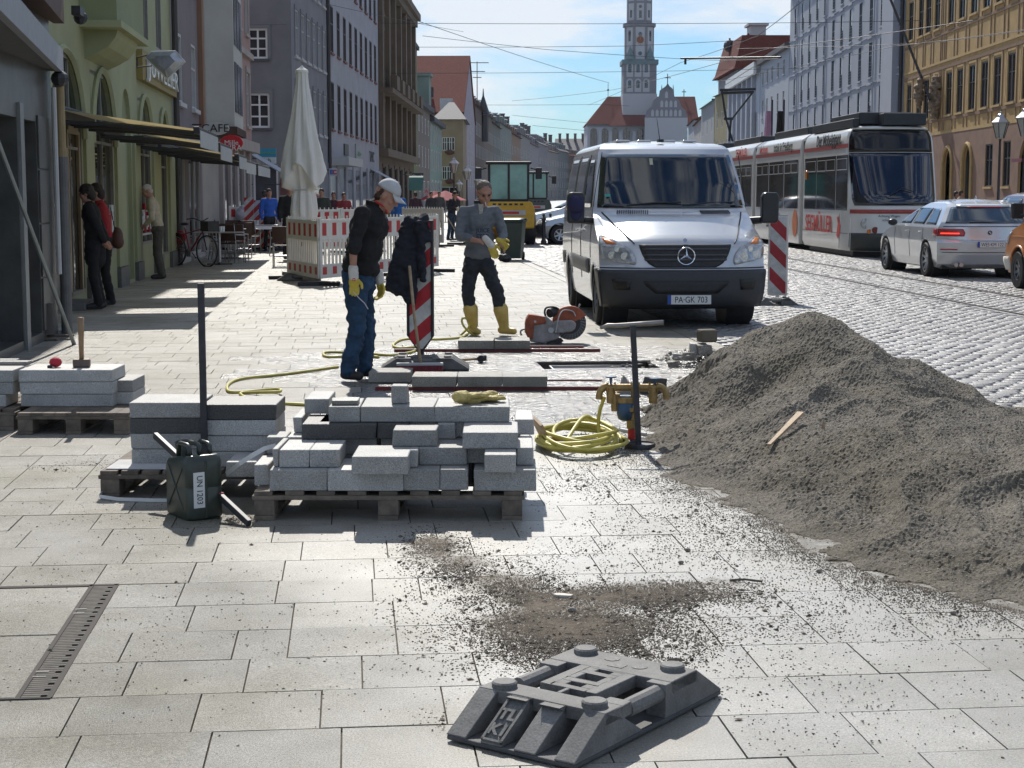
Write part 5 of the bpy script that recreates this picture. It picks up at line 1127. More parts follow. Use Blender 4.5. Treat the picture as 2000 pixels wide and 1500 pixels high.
# ---------------------------------------------------------------- tram
def trx(Y): return 9.62-.035*(Y-41)
m_tw=M('tram_white',(.66,.66,.63),.28,var=.05,scale=2,Coat_Weight=.3); m_tred=M('tram_red_band',(.36,.06,.05),.4,var=.1); m_tgl=M('tram_glass',(.018,.02,.022),.05,var=.6,scale=1.3,spec=.8)
m_tdk=M('tram_roof_box',(.02,.025,.03),.5,var=.2)
TR=T('tram','white articulated tram with dark windscreen and red advert lettering, seen from its front corner','tram',(trx(41),41,0),math.atan2(.035,1)); t=TR
HW=1.12
front=[(.16,.10),(.5,.0),(.9,.03),(1.25,.06),(1.5,.12),(2.6,.62),(2.65,.64),(3.15,.80),(3.3,.92)]
rear=[(.16,6.0),(3.3,6.0)]
Wt=[(.16,1.06),(.3,HW),(2.6,HW),(3.0,HW-.02),(3.2,HW-.10),(3.3,HW-.3)]; cf=[(.16,.55),(1.5,.50),(3.3,.25)]; cr=[(0,.0)]
Bt=Body(front,rear,Wt,cf,cr,3.3,arches=(),crown=.03,p=3.2)
Bt.build(t,m_tw,20)
Bt.patch('front',rng(1.30,2.62,14),tab((1.3,-.90),(1.45,-.94),(2.62,-.95)),tab((1.3,.90),(1.45,.94),(2.62,.95)),22,.012,'windscreen',M('tram_screen',(.012,.018,.035),.05,var=.7,scale=1.2,spec=1),t)
Bt.patch('front',rng(2.64,3.20,6),tab((0,-.95)),tab((0,.95)),16,.014,'destination_panel',M('dest_black',(.008,.008,.008),.12,spec=.6),t)
Bt.patch('front',[1.10,1.15,1.20],tab((0,-.98)),tab((0,.98)),16,.014,'red_band',m_tred,t)
Bt.patch('front',rng(.17,.62,4),tab((.17,-.985),(.62,-.985)),tab((0,.985)),16,.014,'front_skirt',M('skirt_grey',(.05,.055,.05),.5),t)
Bt.patch('front',[3.21,3.24,3.27],tab((0,-.98)),tab((0,.98)),12,.03,'roof_edge',m_tw,t,thick=.03)
for (a,z,r,mm) in((-.70,.86,.125,m_lens),(-.50,.70,.08,M('lamp_darkred',(.15,.01,.01),.2)),(-.62,.66,.055,m_amb),(.70,.86,.125,m_lens),(.50,.70,.08,MC['lamp_darkred'])):
    q=Bt.front(a,z,.01); b=MB(); b.cyl((0,.02,0),(0,-.02,0),r,n=20); b.obj('front_lamp',mm,t,loc=q,rz=(0,0,-a*.55))
def ftext(s,a,z,size,mat): 
    q=Bt.front(a,z,.03); text('front_lettering',s,size,mat,t,q,fr((1,0,0),(0,0,1)),ext=.001)
ftext('Achtung Wagen',-.2,1.03,.085,m_txtk); ftext('schert aus',-.2,.93,.085,m_txtk); ftext('870',-.02,.76,.15,m_txtk)
b=MB(); b.tube([(-.2,.10,1.55),(.1,.12,1.75),(.38,.14,1.66)],.012,6); b.obj('wiper',m_black,t)
# side panels, modules
def tside(y0,y1,ws,ext=True,mod=None):
    p=mod
    b=MB(); b.box(-HW-.012,-HW-.002,y0,y1,2.76,2.86); b.obj('red_stripe',m_tred,p)
    for a,c in ws:
        b=MB(); b.box(-HW-.010,-HW-.001,a,c,1.18,2.58); w=b.obj('side_window',m_tgl,p)
        k=max(1,int((c-a)/.75)); 
        if c-a>1.2:
            for i in range(k):
                u0=a+(c-a)*(i+.06)/k; u1=a+(c-a)*(i+.94)/k; b=MB()
                for r in((u0,u1,2.20,2.22),(u0,u1,2.48,2.495),(u0,u0+.015,2.22,2.48),(u1-.015,u1,2.22,2.48)): b.box(-HW-.016,-HW-.0105,*r)
                b.obj('vent_frame',m_ltgrey,w)
def txt_side(s,y,z,size,mat,p,sx=1,**k): text('advert_lettering',s,size,mat,p,(-HW-.016,y,z),fr((0,-1,0),(0,0,1)),ext=.002,sx=sx,**k)
tside(.75,5.95,[(.72,1.95),(2.05,4.25),(4.33,5.8)],mod=t)
b=MB(); b.box(-HW-.012,-HW-.001,1.55,4.3,2.90,3.12); b.box(-HW-.012,-HW-.001,.3,.31,.2,1.0); b.obj('advert_board',M('board_white',(.7,.7,.68),.4,var=.03),t,kind='stuff')
txt_side('Der Möbelgigant',2.95,3.0,.42,m_txtk,t,sx=1.0,shear=.25,bold=.004)
txt_side('SEGMÜLLER',3.95,.78,.62,m_txtr,t,sx=1.0,bold=.008)
b=MB(); b.prism([(-.22,-.25),(-.05,-.33),(.12,-.22),(.2,.0),(.05,.1),(-.05,.26),(-.18,.2),(-.1,.05)],(.004,0,0),(-HW-.016,1.55,.78),ax=(Vector((0,-1,0)),Vector((0,0,1)))); b.obj('advert_print',m_txtr,t)
b=MB(); b.tube([(-HW-.002,y,.60) for y in(.6,6)],.008,4); b.tube([(-HW-.002,1.5,z) for z in(.2,1.1)],.006,4); b.obj('panel_gap',MC['gap_black'],t,kind='stuff')
b=MB(); b.box(-HW-.05,-HW,5.45,5.6,2.0,2.25); b.obj('side_marker',m_amb,t,bevel=.03)
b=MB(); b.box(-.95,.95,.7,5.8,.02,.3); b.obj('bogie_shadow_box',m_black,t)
b=MB(); b.box(-.75,.65,1.2,4.3,3.36,3.66); b.obj('roof_unit',m_tdk,t,bevel=.02)
b=MB(); b.box(-.25,.85,.75,1.6,3.32,3.62); b.obj('roof_unit',m_tdk,t,bevel=.02)
b=MB(); b.box(-.95,-.8,1.0,5.8,3.28,3.5); b.obj('roof_rail',m_tdk,t,bevel=.02)
yy=6.0
for k,(L,ws,top) in enumerate(((7.0,[(.25,2.2),(2.35,4.6),(4.75,6.75)],'in Friedberg'),(7.2,[(.25,2.2),(2.35,4.6),(4.75,6.9)],'SEGMÜLLER'),(7.0,[(.25,2.2),(2.35,4.6),(4.75,6.7)],''))):
    b=MB(); b.prism([(-HW+.1,.2),(HW-.1,.2),(HW-.1,3.1),(-HW+.1,3.1)],(0,.5,0),(0,yy-.0,0)); b.obj('bellows',M('bellows',(.03,.03,.03),.8),t)
    y0=yy+.5; b=MB(); pf=[(-HW,.16),(HW,.16),(HW,2.9),(HW-.06,3.15),(HW-.28,3.3),(-HW+.28,3.3),(-HW+.06,3.15),(-HW,2.9)]; b.prism(pf,(0,L,0),(0,y0,0)); m=b.obj('carriage_section',m_tw,t,bevel=.03)
    tside(y0+.05,y0+L-.05,[(y0+a,y0+c) for a,c in ws],mod=m)
    if k==0:
        txt_side('total« in Friedberg',y0+2.5,3.0,.36,m_txtk,m,sx=1.05,shear=.25,bold=.004); txt_side('»wohnen',y0+5.6,3.0,.36,m_txtr,m,sx=1.05,shear=.25,bold=.004); txt_side('Einrichtungsgigant',y0+3.3,.72,.5,m_txtk,m,sx=.9)
        b=MB(); b.prism([(.35*math.cos(a),.4*math.sin(a)) for a in rng(0,6.28,18)[:-1]],(.004,0,0),(-HW-.014,y0+.55,.75),ax=(Vector((0,-1,0)),Vector((0,0,1)))); b.obj('advert_print',M('print_orange',(.65,.18,.06),.5),m)
    elif k==1: txt_side('SEGMÜLLER',y0+2.2,3.0,.38,m_txtr,m,sx=1.1,bold=.006)
    b=MB(); b.box(-.7,.7,y0+1,y0+L-1,3.33,3.55); b.obj('roof_unit',m_tdk,m,bevel=.02)
    yy=y0+L
# pantograph
b=MB(); z0=3.45; 
pg=T('pantograph_dummy','','') if False else None
def tl(px,py,Y): 
    q=P(px,py,Y)-Vector((trx(41),41,0)); c,s_=math.cos(-t.rotation_euler.z),math.sin(-t.rotation_euler.z); return Vector((q.x*c-q.y*s_,q.x*s_+q.y*c,q.z))
Yp=56
pa=[(tl(1431,276,Yp),tl(1418,232,Yp)),(tl(1424,276,Yp),tl(1428,234,Yp)),(tl(1428,234,Yp),tl(1472,178,Yp)),(tl(1418,232,Yp),tl(1410,178,Yp)),(tl(1406,176,Yp),tl(1476,174,Yp)),(tl(1410,182,Yp),tl(1470,180,Yp)),(tl(1414,232,Yp),tl(1432,232,Yp))]
for k,(a,c) in enumerate(pa): b=MB(); b.cyl(a,c,.045 if k>3 else .035,n=6); b.obj('pantograph_arm',m_tdk,t)
# ---------------------------------------------------------------- people
m_skin=M('skin',(.42,.22,.15),.55,var=.12,scale=20,bump=.05)
m_eye=M('eye_dark',(.02,.015,.01),.2)
def frame(f,u):
    f=Vector(f).normalized(); u=Vector(u); r=f.cross(u).normalized(); u=r.cross(f).normalized(); return r,f,u
def hand(p,w,d,side,r=1.0,curl=.4,nrm=None):
    """capsules of a palm with five fingers: wrist w, direction d, side vector to the thumb"""
    d=Vector(d).normalized(); side=Vector(side); side=(side-d*side.dot(d)).normalized(); n=d.cross(side) if nrm is None else Vector(nrm); q=[]
    rot=Matrix((side,n,d)).transposed()
    q.append(('e',w+d*.045*r,(.042*r,.018*r,.055*r),rot)); q.append(('c',w-d*.01,w+d*.03*r,.026*r,.03*r))
    for k,(o,l) in enumerate(((.030,.062),(.010,.072),(-.011,.067),(-.030,.052))):
        a=w+d*.085*r+side*o*r; b_=a+d*l*.5*r+n*l*curl*.35*r; c=b_+d*l*(.5-curl*.4)*r+n*l*curl*.8*r
        q.append(('c',a,b_,.0105*r,.0098*r)); q.append(('c',b_,c,.0098*r,.0085*r))
    a=w+d*.03*r+side*.03*r; b_=a+d*.03*r+side*.028*r+n*.01; c=b_+d*.03*r+side*.004*r+n*.012*r; q+=[('c',a,b_,.014*r,.012*r),('c',b_,c,.012*r,.010*r)]
    return q
def person(t,J,face,hup=(0,0,1),s=1,top=None,sleeve=1.0,legs=None,shoes=None,hair=None,hairk='short',vox=.012,fat=1.0,handd=None,gl=None,bare=True,legcut=1.0,skirt=0,hs=1.0,bf=None,seed=0,toew=.045,coat=0,collar=None,lw=1.0):
    r,f,u=frame(face,hup); rot=Matrix((r,f,u)).transposed(); h=J['head']; k=s*hs
    P_=[('e',h+u*.022*k-f*.012*k,(.076*k,.096*k,.098*k),rot),('e',h-u*.05*k+f*.022*k,(.058*k,.066*k,.07*k),rot),('c',h+f*.085*k+u*.012*k,h+f*.100*k-u*.022*k,.009*k,.013*k),
        ('e',h+f*.078*k+u*.032*k,(.045*k,.018*k,.012*k),rot),('e',h+f*.075*k-u*.065*k,(.026*k,.014*k,.009*k),rot),('e',h+f*.068*k-u*.095*k,(.026*k,.022*k,.02*k),rot)]
    for sd in(-1,1): P_+=[('e',h+r*sd*.078*k-u*.005*k-f*.01*k,(.010*k,.02*k,.032*k),rot),('e',h+r*sd*.048*k+f*.058*k-u*.022*k,(.02*k,.02*k,.022*k),rot)]
    P_.append(('c',J['neck'],h-u*.05*k-f*.015*k,.058*s,.052*s))
    P_+=[('c',J['shL'],J['shR'],.055*s,.055*s),('c',J['neck']-Vector((0,0,.06)),J['pelvis'],.09*s,.09*s)]
    for q in 'LR':
        P_+=[('c',J['sh'+q],J['el'+q],.042*s,.038*s),('c',J['el'+q],J['wr'+q],.038*s,.026*s),('c',J['pelvis'],J['hip'+q],.08*s,.07*s),('c',J['hip'+q],J['kn'+q],.065*s,.045*s),('c',J['kn'+q],J['an'+q],.045*s,.03*s)]
    dd={}
    for q in 'LR':
        d=(J['wr'+q]-J['el'+q]).normalized() if not handd or q not in handd else Vector(handd[q]).normalized()
        dd[q]=d
        if not gl: P_+=hand(None,J['wr'+q],d,Vector(face)*1.0+Vector((0,0,.2)),s*.95)
    body=organic('body',P_,m_skin,t,vox=vox*(.85 if vox<.02 else 1.1),smooth=2)
    b=MB()
    for sd in(-1,1): b=MB(); b.ball(h+r*sd*.03*k+f*.086*k+u*.012*k,(.011*k,.006*k,.007*k),8,5,rot); b.obj('eye',m_eye,t)
    # hair
    if hair:
        if hairk=='short': Hq=[('e',h+u*.038*k-f*.022*k,(.082*k,.094*k,.095*k),rot),('e',h-u*.02*k-f*.055*k,(.072*k,.055*k,.07*k),rot)]
        elif hairk=='crop': Hq=[('e',h+u*.046*k-f*.021*k,(.080*k,.090*k,.084*k),rot),('e',h-u*.01*k-f*.052*k,(.069*k,.05*k,.06*k),rot)]
        elif hairk=='fringe': Hq=[('e',h-u*.025*k-f*.052*k,(.070*k,.045*k,.05*k),rot),('e',h+u*.015*k-f*.03*k,(.079*k,.062*k,.05*k),rot)]
        else:
            Hq=[('e',h+u*.04*k-f*.025*k,(.092*k,.105*k,.098*k),rot),('e',h-u*.03*k-f*.06*k,(.092*k,.072*k,.10*k),rot)]
            for i in range(26): a=R.uniform(0,6.28); z=R.uniform(-.9,.9); Hq.append(('e',h+u*(.01+.10*z)*k-f*(.05+.05*math.sin(a))*k+r*.085*math.cos(a)*math.sqrt(1-z*z*.8)*k,(.024*k,.024*k,.02*k),rot))
        organic('hair',Hq,hair,t,vox=vox*.8,smooth=1,wr=.006,wscale=40)
    # torso clothing
    up=(J['neck']-J['pelvis']).normalized(); rr_=(J['shL']-J['shR']); rr_=(rr_-up*rr_.dot(up)).normalized(); ff=up.cross(rr_); 
    rb=Matrix((rr_,ff,up)).transposed(); L=(J['neck']-J['pelvis']).length; a=fat
    sw=(J['shL']-J['shR']).length/2
    Q=[('e',J['pelvis']+up*L*.72,(max(.165*s,sw*.93),.118*s*a,.19*s),rb),('e',J['pelvis']+up*L*.42,(.155*s*a**.5,.112*s*a,.19*s),rb),('e',J['pelvis']+up*L*.14,(.165*s,.118*s*a,.13*s),rb),
       ('c',J['shL']*.86+J['shR']*.14,J['shR']*.86+J['shL']*.14,.066*s,.066*s),('c',J['neck']-up*.04*s,J['neck']+up*.005*s,.085*s,.068*s)]
    for q in 'LR':
        e=J['el'+q]; Q.append(('c',J['sh'+q],e if sleeve>.5 else J['sh'+q].lerp(e,sleeve*2),.069*s,.058*s))
        if sleeve>.5: Q.append(('c',e,e.lerp(J['wr'+q],(sleeve-.5)*2*.93),.057*s,.044*s))
    if coat: Q+=[('c',J['pelvis'],J['pelvis']-Vector((0,0,coat)),.145*s,.15*s)]
    organic('upper_clothing',Q,top,t,vox=vox,smooth=3,wr=(.017 if vox<.0125 else .009)*s,wscale=9,seed=seed)
    if collar: 
        b=MB(); c=J['neck']+up*.035*s; b.lathe([(.070*s,-.03),(.074*s,.012),(.062*s,.016),(.060*s,-.03)],c,18,Matrix((rr_,ff,up)).transposed()); b.obj('collar',collar,t,auto=60)
    # legs
    Q=[('e',J['pelvis']-up*.01,(.165*s,.12*s*(a*.5+.5),.12*s),rb)]
    for q in 'LR':
        kn=J['kn'+q]; an=J['an'+q]; e=kn.lerp(an,legcut)
        Q+=[('c',J['hip'+q],kn,.092*s*lw,.07*s*lw),('c',kn,e,.069*s*lw,.062*s*lw),('e',J['hip'+q]-ff*.03*s,(.09*s,.10*s,.10*s),rb)]
    organic('trousers',Q,legs,t,vox=vox,smooth=3,wr=(.019 if vox<.0125 else .009)*s,wscale=10,seed=seed+3)
    for q in 'LR':
        an=J['an'+q]; to=J['to'+q]; d=(to-an); d.z=0; d=d.normalized(); g=Vector((an.x,an.y,0))
        z0=min(to.z,an.z)-.035*s
        Q=[('c',Vector((an.x,an.y,z0+.045*s))-d*.03*s,Vector((to.x,to.y,z0+.035*s)),.045*s,.036*s),('c',an,Vector((an.x,an.y,z0+.05*s)),.05*s,.046*s)]
        if legcut<1: Q.append(('c',J['kn'+q].lerp(an,legcut-.06),an,.088*s,.060*s))
        organic('boot' if legcut<1 else 'shoe',Q,shoes,t,vox=vox*.8,smooth=2,fn=lambda v,z0=z0:Vector((v.x,v.y,max(v.z,z0+.0))))
    return body,dd
# worker in black shirt
g=G(703,742); t=T('person','man in white cap, black shirt and jeans with yellow work gloves, looking down','person',(g.x,g.y,0)); Y0=g.y
def jp(px,py,dy=0): return P(px,py,Y0+dy)-Vector((g.x,g.y,0))
J=dict(head=jp(756,384),neck=jp(729,404),shR=jp(708,418,-.19),shL=jp(726,418,.19),pelvis=jp(700,540),elR=jp(690,486,-.27),wrR=jp(690,528,-.25),elL=jp(722,500,.22),wrL=jp(740,538,.14),
 hipR=jp(694,556,-.09),hipL=jp(706,556,.09),knR=jp(698,642,-.10),knL=jp(716,642,.12),anR=jp(680,724,-.12),anL=jp(712,722,.10),toR=jp(702,734,-.17),toL=jp(734,730,.08))
for q in('anR','anL'): J[q].z=.10
for q in('toR','toL'): J[q].z=.05
m_bshirt=M('black_shirt',(.009,.009,.010),.85,var=.2,scale=10,bump=.2,bscale=200); m_jean=M('blue_denim',(.018,.05,.10),.85,var=.4,scale=7,bump=.25,bscale=250)
m_brown=M('brown_hair',(.06,.03,.015),.7,bump=.4,bscale=120)
fc=Vector((.84,-.12,-.50)); hu=Vector((.5,0,.86))
body,dd=person(t,J,fc,hu,1.0,top=m_bshirt,sleeve=.5,legs=m_jean,shoes=M('dark_shoe',(.03,.028,.028),.7,bump=.3),hair=m_brown,hairk='fringe',vox=.010,fat=1.42,gl=True,hs=1.08,seed=2,collar=m_bshirt,lw=1.12)
m_gw=M('glove_white',(.62,.6,.54),.8,var=.15,scale=20,bump=.3); m_gy=M('glove_yellow',(.60,.45,.06),.6,var=.15,scale=20,bump=.3)
def gloves(t,J,q,d,side,r=1.12,curl=.6,nrm=None):
    organic('glove_hand',hand(None,J['wr'+q]+Vector(d).normalized()*.05,d,side,r,curl,nrm),m_gy,t,vox=.0055,smooth=2)
    organic('glove_cuff',[('c',J['wr'+q]-Vector(d).normalized()*.015,J['wr'+q]+Vector(d).normalized()*.055,.043,.042)],m_gw,t,vox=.007,smooth=2,wr=.003,wscale=30)
gloves(t,J,'R',(.05,0,-1),(1,-.1,0),curl=.5)
gloves(t,J,'L',(.12,.0,-1),(.6,-.7,0),curl=.75)
q=J['wrR']+Vector((.01,-.055,-.075)); b=MB(); b.box(-.012,.012,-.002,0,-.012,.012); o=b.obj('glove_badge',m_red,t,loc=q); b=MB(); b.box(-.008,.008,-.001,0,-.002,.002); b.box(-.002,.002,-.001,0,-.008,.008); b.obj('badge_cross',m_white,o,loc=(0,-.003,0),kind='stuff')
# cap on his head, set on the crown
m_capw=M('cap_cloth_white',(.52,.52,.52),.8,bump=.15,bscale=300)
wcap=cap('white baseball cap with a small dark emblem, on the bending worker',(0,0,0),0,(.6,.6,.6),mat=m_capw,s=1.08)
r_,f_,u_=frame(fc,hu); rotm=Matrix((-r_*1,-f_,u_)).transposed()
# cap local -y is the peak
wcap.matrix_world=Matrix.Translation(Vector((g.x,g.y,0))+J['head']+u_*.045-f_*.012)@Matrix((r_*-1,-f_,u_)).transposed().to_4x4()
b=MB(); b.lathe([(.016,0),(.018,.003),(.012,.004)],n=12); b.obj('emblem',m_txtk,wcap,loc=(.052,-.062,.058),rz=(rad(50),rad(35),0))
b=MB(); n_=J['neck']; b.tube([n_+Vector((.02,-.075,.05)),n_+Vector((.10,-.05,.0)),n_+Vector((.12,-.03,-.05))],.009,6); b.obj('lanyard',m_red,t)
# masonry line he drops
b=MB(); b.tube([P(690,570,13.5),P(702,583,13.5),P(712,592,13.5),P(719,604,13.5)],.004,5); tag(b.obj('cord',m_ltgrey),'frayed pale cord hanging in front of the jeans of the worker in black','cord')
# worker in grey sweatshirt
g=G(962,655); t=T('person','man in grey sweatshirt and yellow rubber boots pulling on a work glove','person',(g.x,g.y,0)); Y0=g.y
J=dict(head=jp(946,377,-.06),neck=jp(938,400),shR=jp(905,414,-.02),shL=jp(969,414,.02),pelvis=jp(934,508,.02),elR=jp(898,462,-.10),wrR=jp(932,470,-.30),elL=jp(982,458,.0),wrL=jp(976,474,-.26),
 hipR=jp(920,520),hipL=jp(951,520),knR=jp(914,575,-.05),knL=jp(972,575,-.05),anR=jp(924,641,.05),anL=jp(984,640,.0),toR=jp(934,650,-.12),toL=jp(1004,650,-.06))
for q in('anR','anL'): J[q].z=.12
for q in('toR','toL'): J[q].z=.05
m_gsw=M('grey_sweatshirt',(.15,.165,.18),.9,var=.15,scale=10,bump=.3,bscale=200); m_ddn=M('dark_denim',(.025,.03,.038),.85,var=.35,scale=9,bump=.25,bscale=250)
m_ghair=M('greying_hair',(.14,.11,.09),.7,bump=.4,bscale=120)
fc=Vector((.25,-.9,-.42)); hu=Vector((.05,-.38,.9))
body,dd=person(t,J,fc,hu,1.0,top=m_gsw,sleeve=.82,legs=m_ddn,shoes=M('yellow_rubber',(.55,.40,.11),.45,var=.25,scale=8),hair=m_ghair,hairk='crop',vox=.011,fat=1.25,seed=5,legcut=.55,collar=M('dark_collar',(.03,.03,.035),.8),handd={'R':(.9,-.1,-.1),'L':(.4,-.4,-.5)},hs=1.08,lw=1.06)
gl_=[]
organic('glove_hand',hand(None,jp(958,476,-.34),(.35,0,-.9),(.9,0,.2),1.15,.25),m_gy,t,vox=.006,smooth=2)
organic('glove_cuff',[('c',jp(948,466,-.33),jp(960,480,-.34),.04,.042)],m_gw,t,vox=.007,smooth=2)
organic('glove_hand',hand(None,jp(974,470,-.28),(.6,-.3,-.5),(.5,0,.8),1.15,.8),m_gy,t,vox=.006,smooth=2)
# shirt collar, sunglasses, cigarette, chest lettering
n_=J['neck']; b=MB(); b.prism([(-.03,.0),(.03,0),(.012,-.16),(-.012,-.16)],(0,-.012,0),(n_.x+.01,n_.y-.12,n_.z+.01)); b.obj('check_shirt',M('check_shirt',(.4,.38,.33),.8,var=.5,scale=60),t)
r_,f_,u_=frame(fc,hu); h=J['head']; b=MB()
for sd in(-1,1): b.ball(h+r_*sd*.032+f_*.098+u_*.01,(.016,.004,.010),10,6,Matrix((r_,f_,u_)).transposed())
b.tube([h-r_*.078+f_*.02+u_*.02,h-r_*.055+f_*.085+u_*.018,h+r_*.055+f_*.085+u_*.018,h+r_*.078+f_*.02+u_*.02],.003,5); b.obj('glasses',m_black,t,kind='stuff')
b=MB(); b.cyl(h+f_*.105-u_*.062+r_*.01,h+f_*.165-u_*.085+r_*.015,.0045,n=8); b.obj('cigarette',m_white,t)
up=(J['neck']-J['pelvis']).normalized()
for s_,dz in(('JUICE',.24),('STAR',.175)): text('chest_lettering',s_,.062,M('print_navy',(.04,.05,.08),.8),t,J['pelvis']+up*(dz+.05)+Vector((.045,-.195,.045)),fr((.93,.12,.0),(0,-.05,1)),ext=.001,bold=.002)
# standing figures further back (forward is -y, left hand +x)
def stand(label,px,py,d,H,rz,top,legs,hair,hairk='short',vox=.02,lean=0,sleeve=1,coat=0,fat=1,arms=None,group=None,shoes=None,hipz=1,headdown=0,dz=0,**k):
    c=XX(px,d,py); t=T('person',label,'person',(c,d,dz),rz,group); s=H/1.76; V3=lambda x,y,z:Vector((x*s,y*s,z*s))
    ly=-lean
    J=dict(head=V3(0,ly*1.2-.03,1.62-abs(lean)*.15),neck=V3(0,ly*.9,1.47-abs(lean)*.1),shL=V3(.185,ly*.85,1.42-abs(lean)*.1),shR=V3(-.185,ly*.85,1.42-abs(lean)*.1),pelvis=V3(0,0,.93),elL=V3(.25,ly*.6+.02,1.13),elR=V3(-.25,ly*.6+.02,1.13),wrL=V3(.24,ly*.5-.08,.87),wrR=V3(-.24,ly*.5-.08,.87),
      hipL=V3(.09,0,.90),hipR=V3(-.09,0,.90),knL=V3(.10,-.03,.48),knR=V3(-.10,-.01,.48),anL=V3(.11,.04,.09),anR=V3(-.11,.06,.09),toL=V3(.14,-.12,.045),toR=V3(-.14,-.10,.045))
    if arms: J.update({q:V3(*v) for q,v in arms.items()})
    person(t,J,(0,-1,-headdown),(0,-headdown,1),s,top=top,sleeve=sleeve,legs=legs,shoes=shoes or m_black,hair=hair,hairk=hairk,vox=vox,fat=fat,coat=coat,seed=px*.1,**k); return t
m_blk=M('black_cloth',(.010,.010,.011),.85,var=.25,scale=8,bump=.2,bscale=150); m_redc=M('red_cloth',(.30,.015,.02),.85,var=.2,bump=.2); m_dkh=M('dark_hair',(.025,.015,.01),.6,bump=.4,bscale=120)
m_beige=M('beige_jacket',(.48,.42,.30),.85,var=.15,bump=.2); m_olive=M('olive_trouser',(.07,.065,.05),.85,var=.2,bump=.2); m_whh=M('white_hair',(.5,.46,.42),.7)
dW=G(195,604).y
stand('woman in black coat looking into the shop window, hands behind her back','189' and 189,604,dW,1.74,rad(-80),m_blk,m_blk,m_dkh,'bob',.013,lean=.06,coat=.22,headdown=.35,fat=1.15,arms={'wrL':(.13,.14,.95),'wrR':(-.05,.17,.94),'elL':(.27,.08,1.13),'elR':(-.26,.08,1.13)})
t=stand('woman in red top with curly dark hair, half hidden behind the one in black',210,600,G(213,596).y,1.76,rad(-70),m_redc,m_blk,m_dkh,'bob',.014,lean=.08,headdown=.3)
c=XX(228,dW+.3); bg_=organic('shoulder_bag',[('e',(0,0,0),(.08,.06,.15)),('e',(.0,0,-.06),(.09,.06,.1)),('c',(-.04,0,.12),(-.09,0,.42),.012,.012)],M('brown_leather',(.09,.035,.02),.5,var=.2,bump=.2),vox=.012); bg_.location=(XX(231,dW+.35),dW+.35,.98); tag(bg_,'brown leather shoulder bag behind the woman in red','bag')
dM=G(312,545).y
stand('white-haired man in beige jacket leaning towards the shop window','x' and 311,545,dM,1.80,rad(-78),m_beige,m_olive,m_whh,'crop',.014,lean=.12,headdown=.5,arms={'wrL':(.1,-.22,1.0),'wrR':(-.16,-.22,1.0),'elL':(.25,-.1,1.12),'elR':(-.25,-.1,1.12)},lw=1.08)
m_nav=M('navy_work',(.015,.018,.03),.85); 
stand('workman in dark blue sweeping behind the barriers','y' and 881,469,5056/89,1.72,rad(60),m_nav,m_jean,m_dkh,'short',.022,lean=.12,headdown=.4,arms={'wrL':(.05,-.28,1.02),'wrR':(-.12,-.25,1.15)})
a=P(871,420,56.4); c=G(884,470); b=MB(); b.cyl(a,Vector((c.x+.3,56.2,.05)),.02,n=6); tag(b.obj('broom_stick',m_wood2),'broom handle held by the workman behind the barriers','broom')
bgp=[('passer-by in bright blue jacket at the cafe front',526,46,(.02,.10,.45),m_blk,30,1.76),('passer-by in black coat next to the blue jacket',517,47.5,(.012,.012,.012),m_blk,200,1.72),('tall person in black beside the folded parasol',566,40,(.010,.010,.011),m_blk,20,1.85),('person in black half behind the folded parasol',578,42,(.012,.012,.013),m_blk,160,1.75),
 ('man in dark green sweater left of the worker in black',629,50,(.05,.06,.05),m_ddn,-10,1.78),('woman in plum jacket between two walkers behind the fence',652,52,(.07,.02,.035),m_blk,10,1.68),('walker in red sweater behind the fence',672,52,(.26,.03,.04),m_ddn,15,1.66),
 ('person in blue seen past the shoulder of the worker in black',779,54,(.02,.13,.42),m_ddn,170,1.74),('child in dark clothes at the fence beside the parasol',607,44,(.03,.03,.04),m_blk,0,1.35),('distant walker in dark jacket by the shop sign',842,70,(.03,.03,.035),m_blk,40,1.72),('distant walker in grey by the lamp post',858,76,(.08,.08,.08),m_blk,10,1.74),('far pedestrian with red bag at the green awning',812,66,(.05,.02,.03),m_blk,200,1.7)]
for lab,px,d,col,lg,rz,H in bgp:
    stand(lab,px,430,d,H,rad(rz),M('cloth'+str(px),col,.85,var=.2),lg,m_dkh,'short',.034,headdown=.1,coat=.12 if 'coat' in lab or 'black' in lab else 0)
stand('pedestrian head showing over the silver estate, first of two','q' and 1876,400,60,1.75,rad(100),M('tan_top',(.3,.2,.15),.8),m_ddn,m_brown,'short',.03)
stand('pedestrian behind the silver estate, in a darker top','q' and 1866,400,61,1.72,rad(80),M('dark_top',(.06,.05,.05),.8),m_ddn,m_dkh,'short',.03)
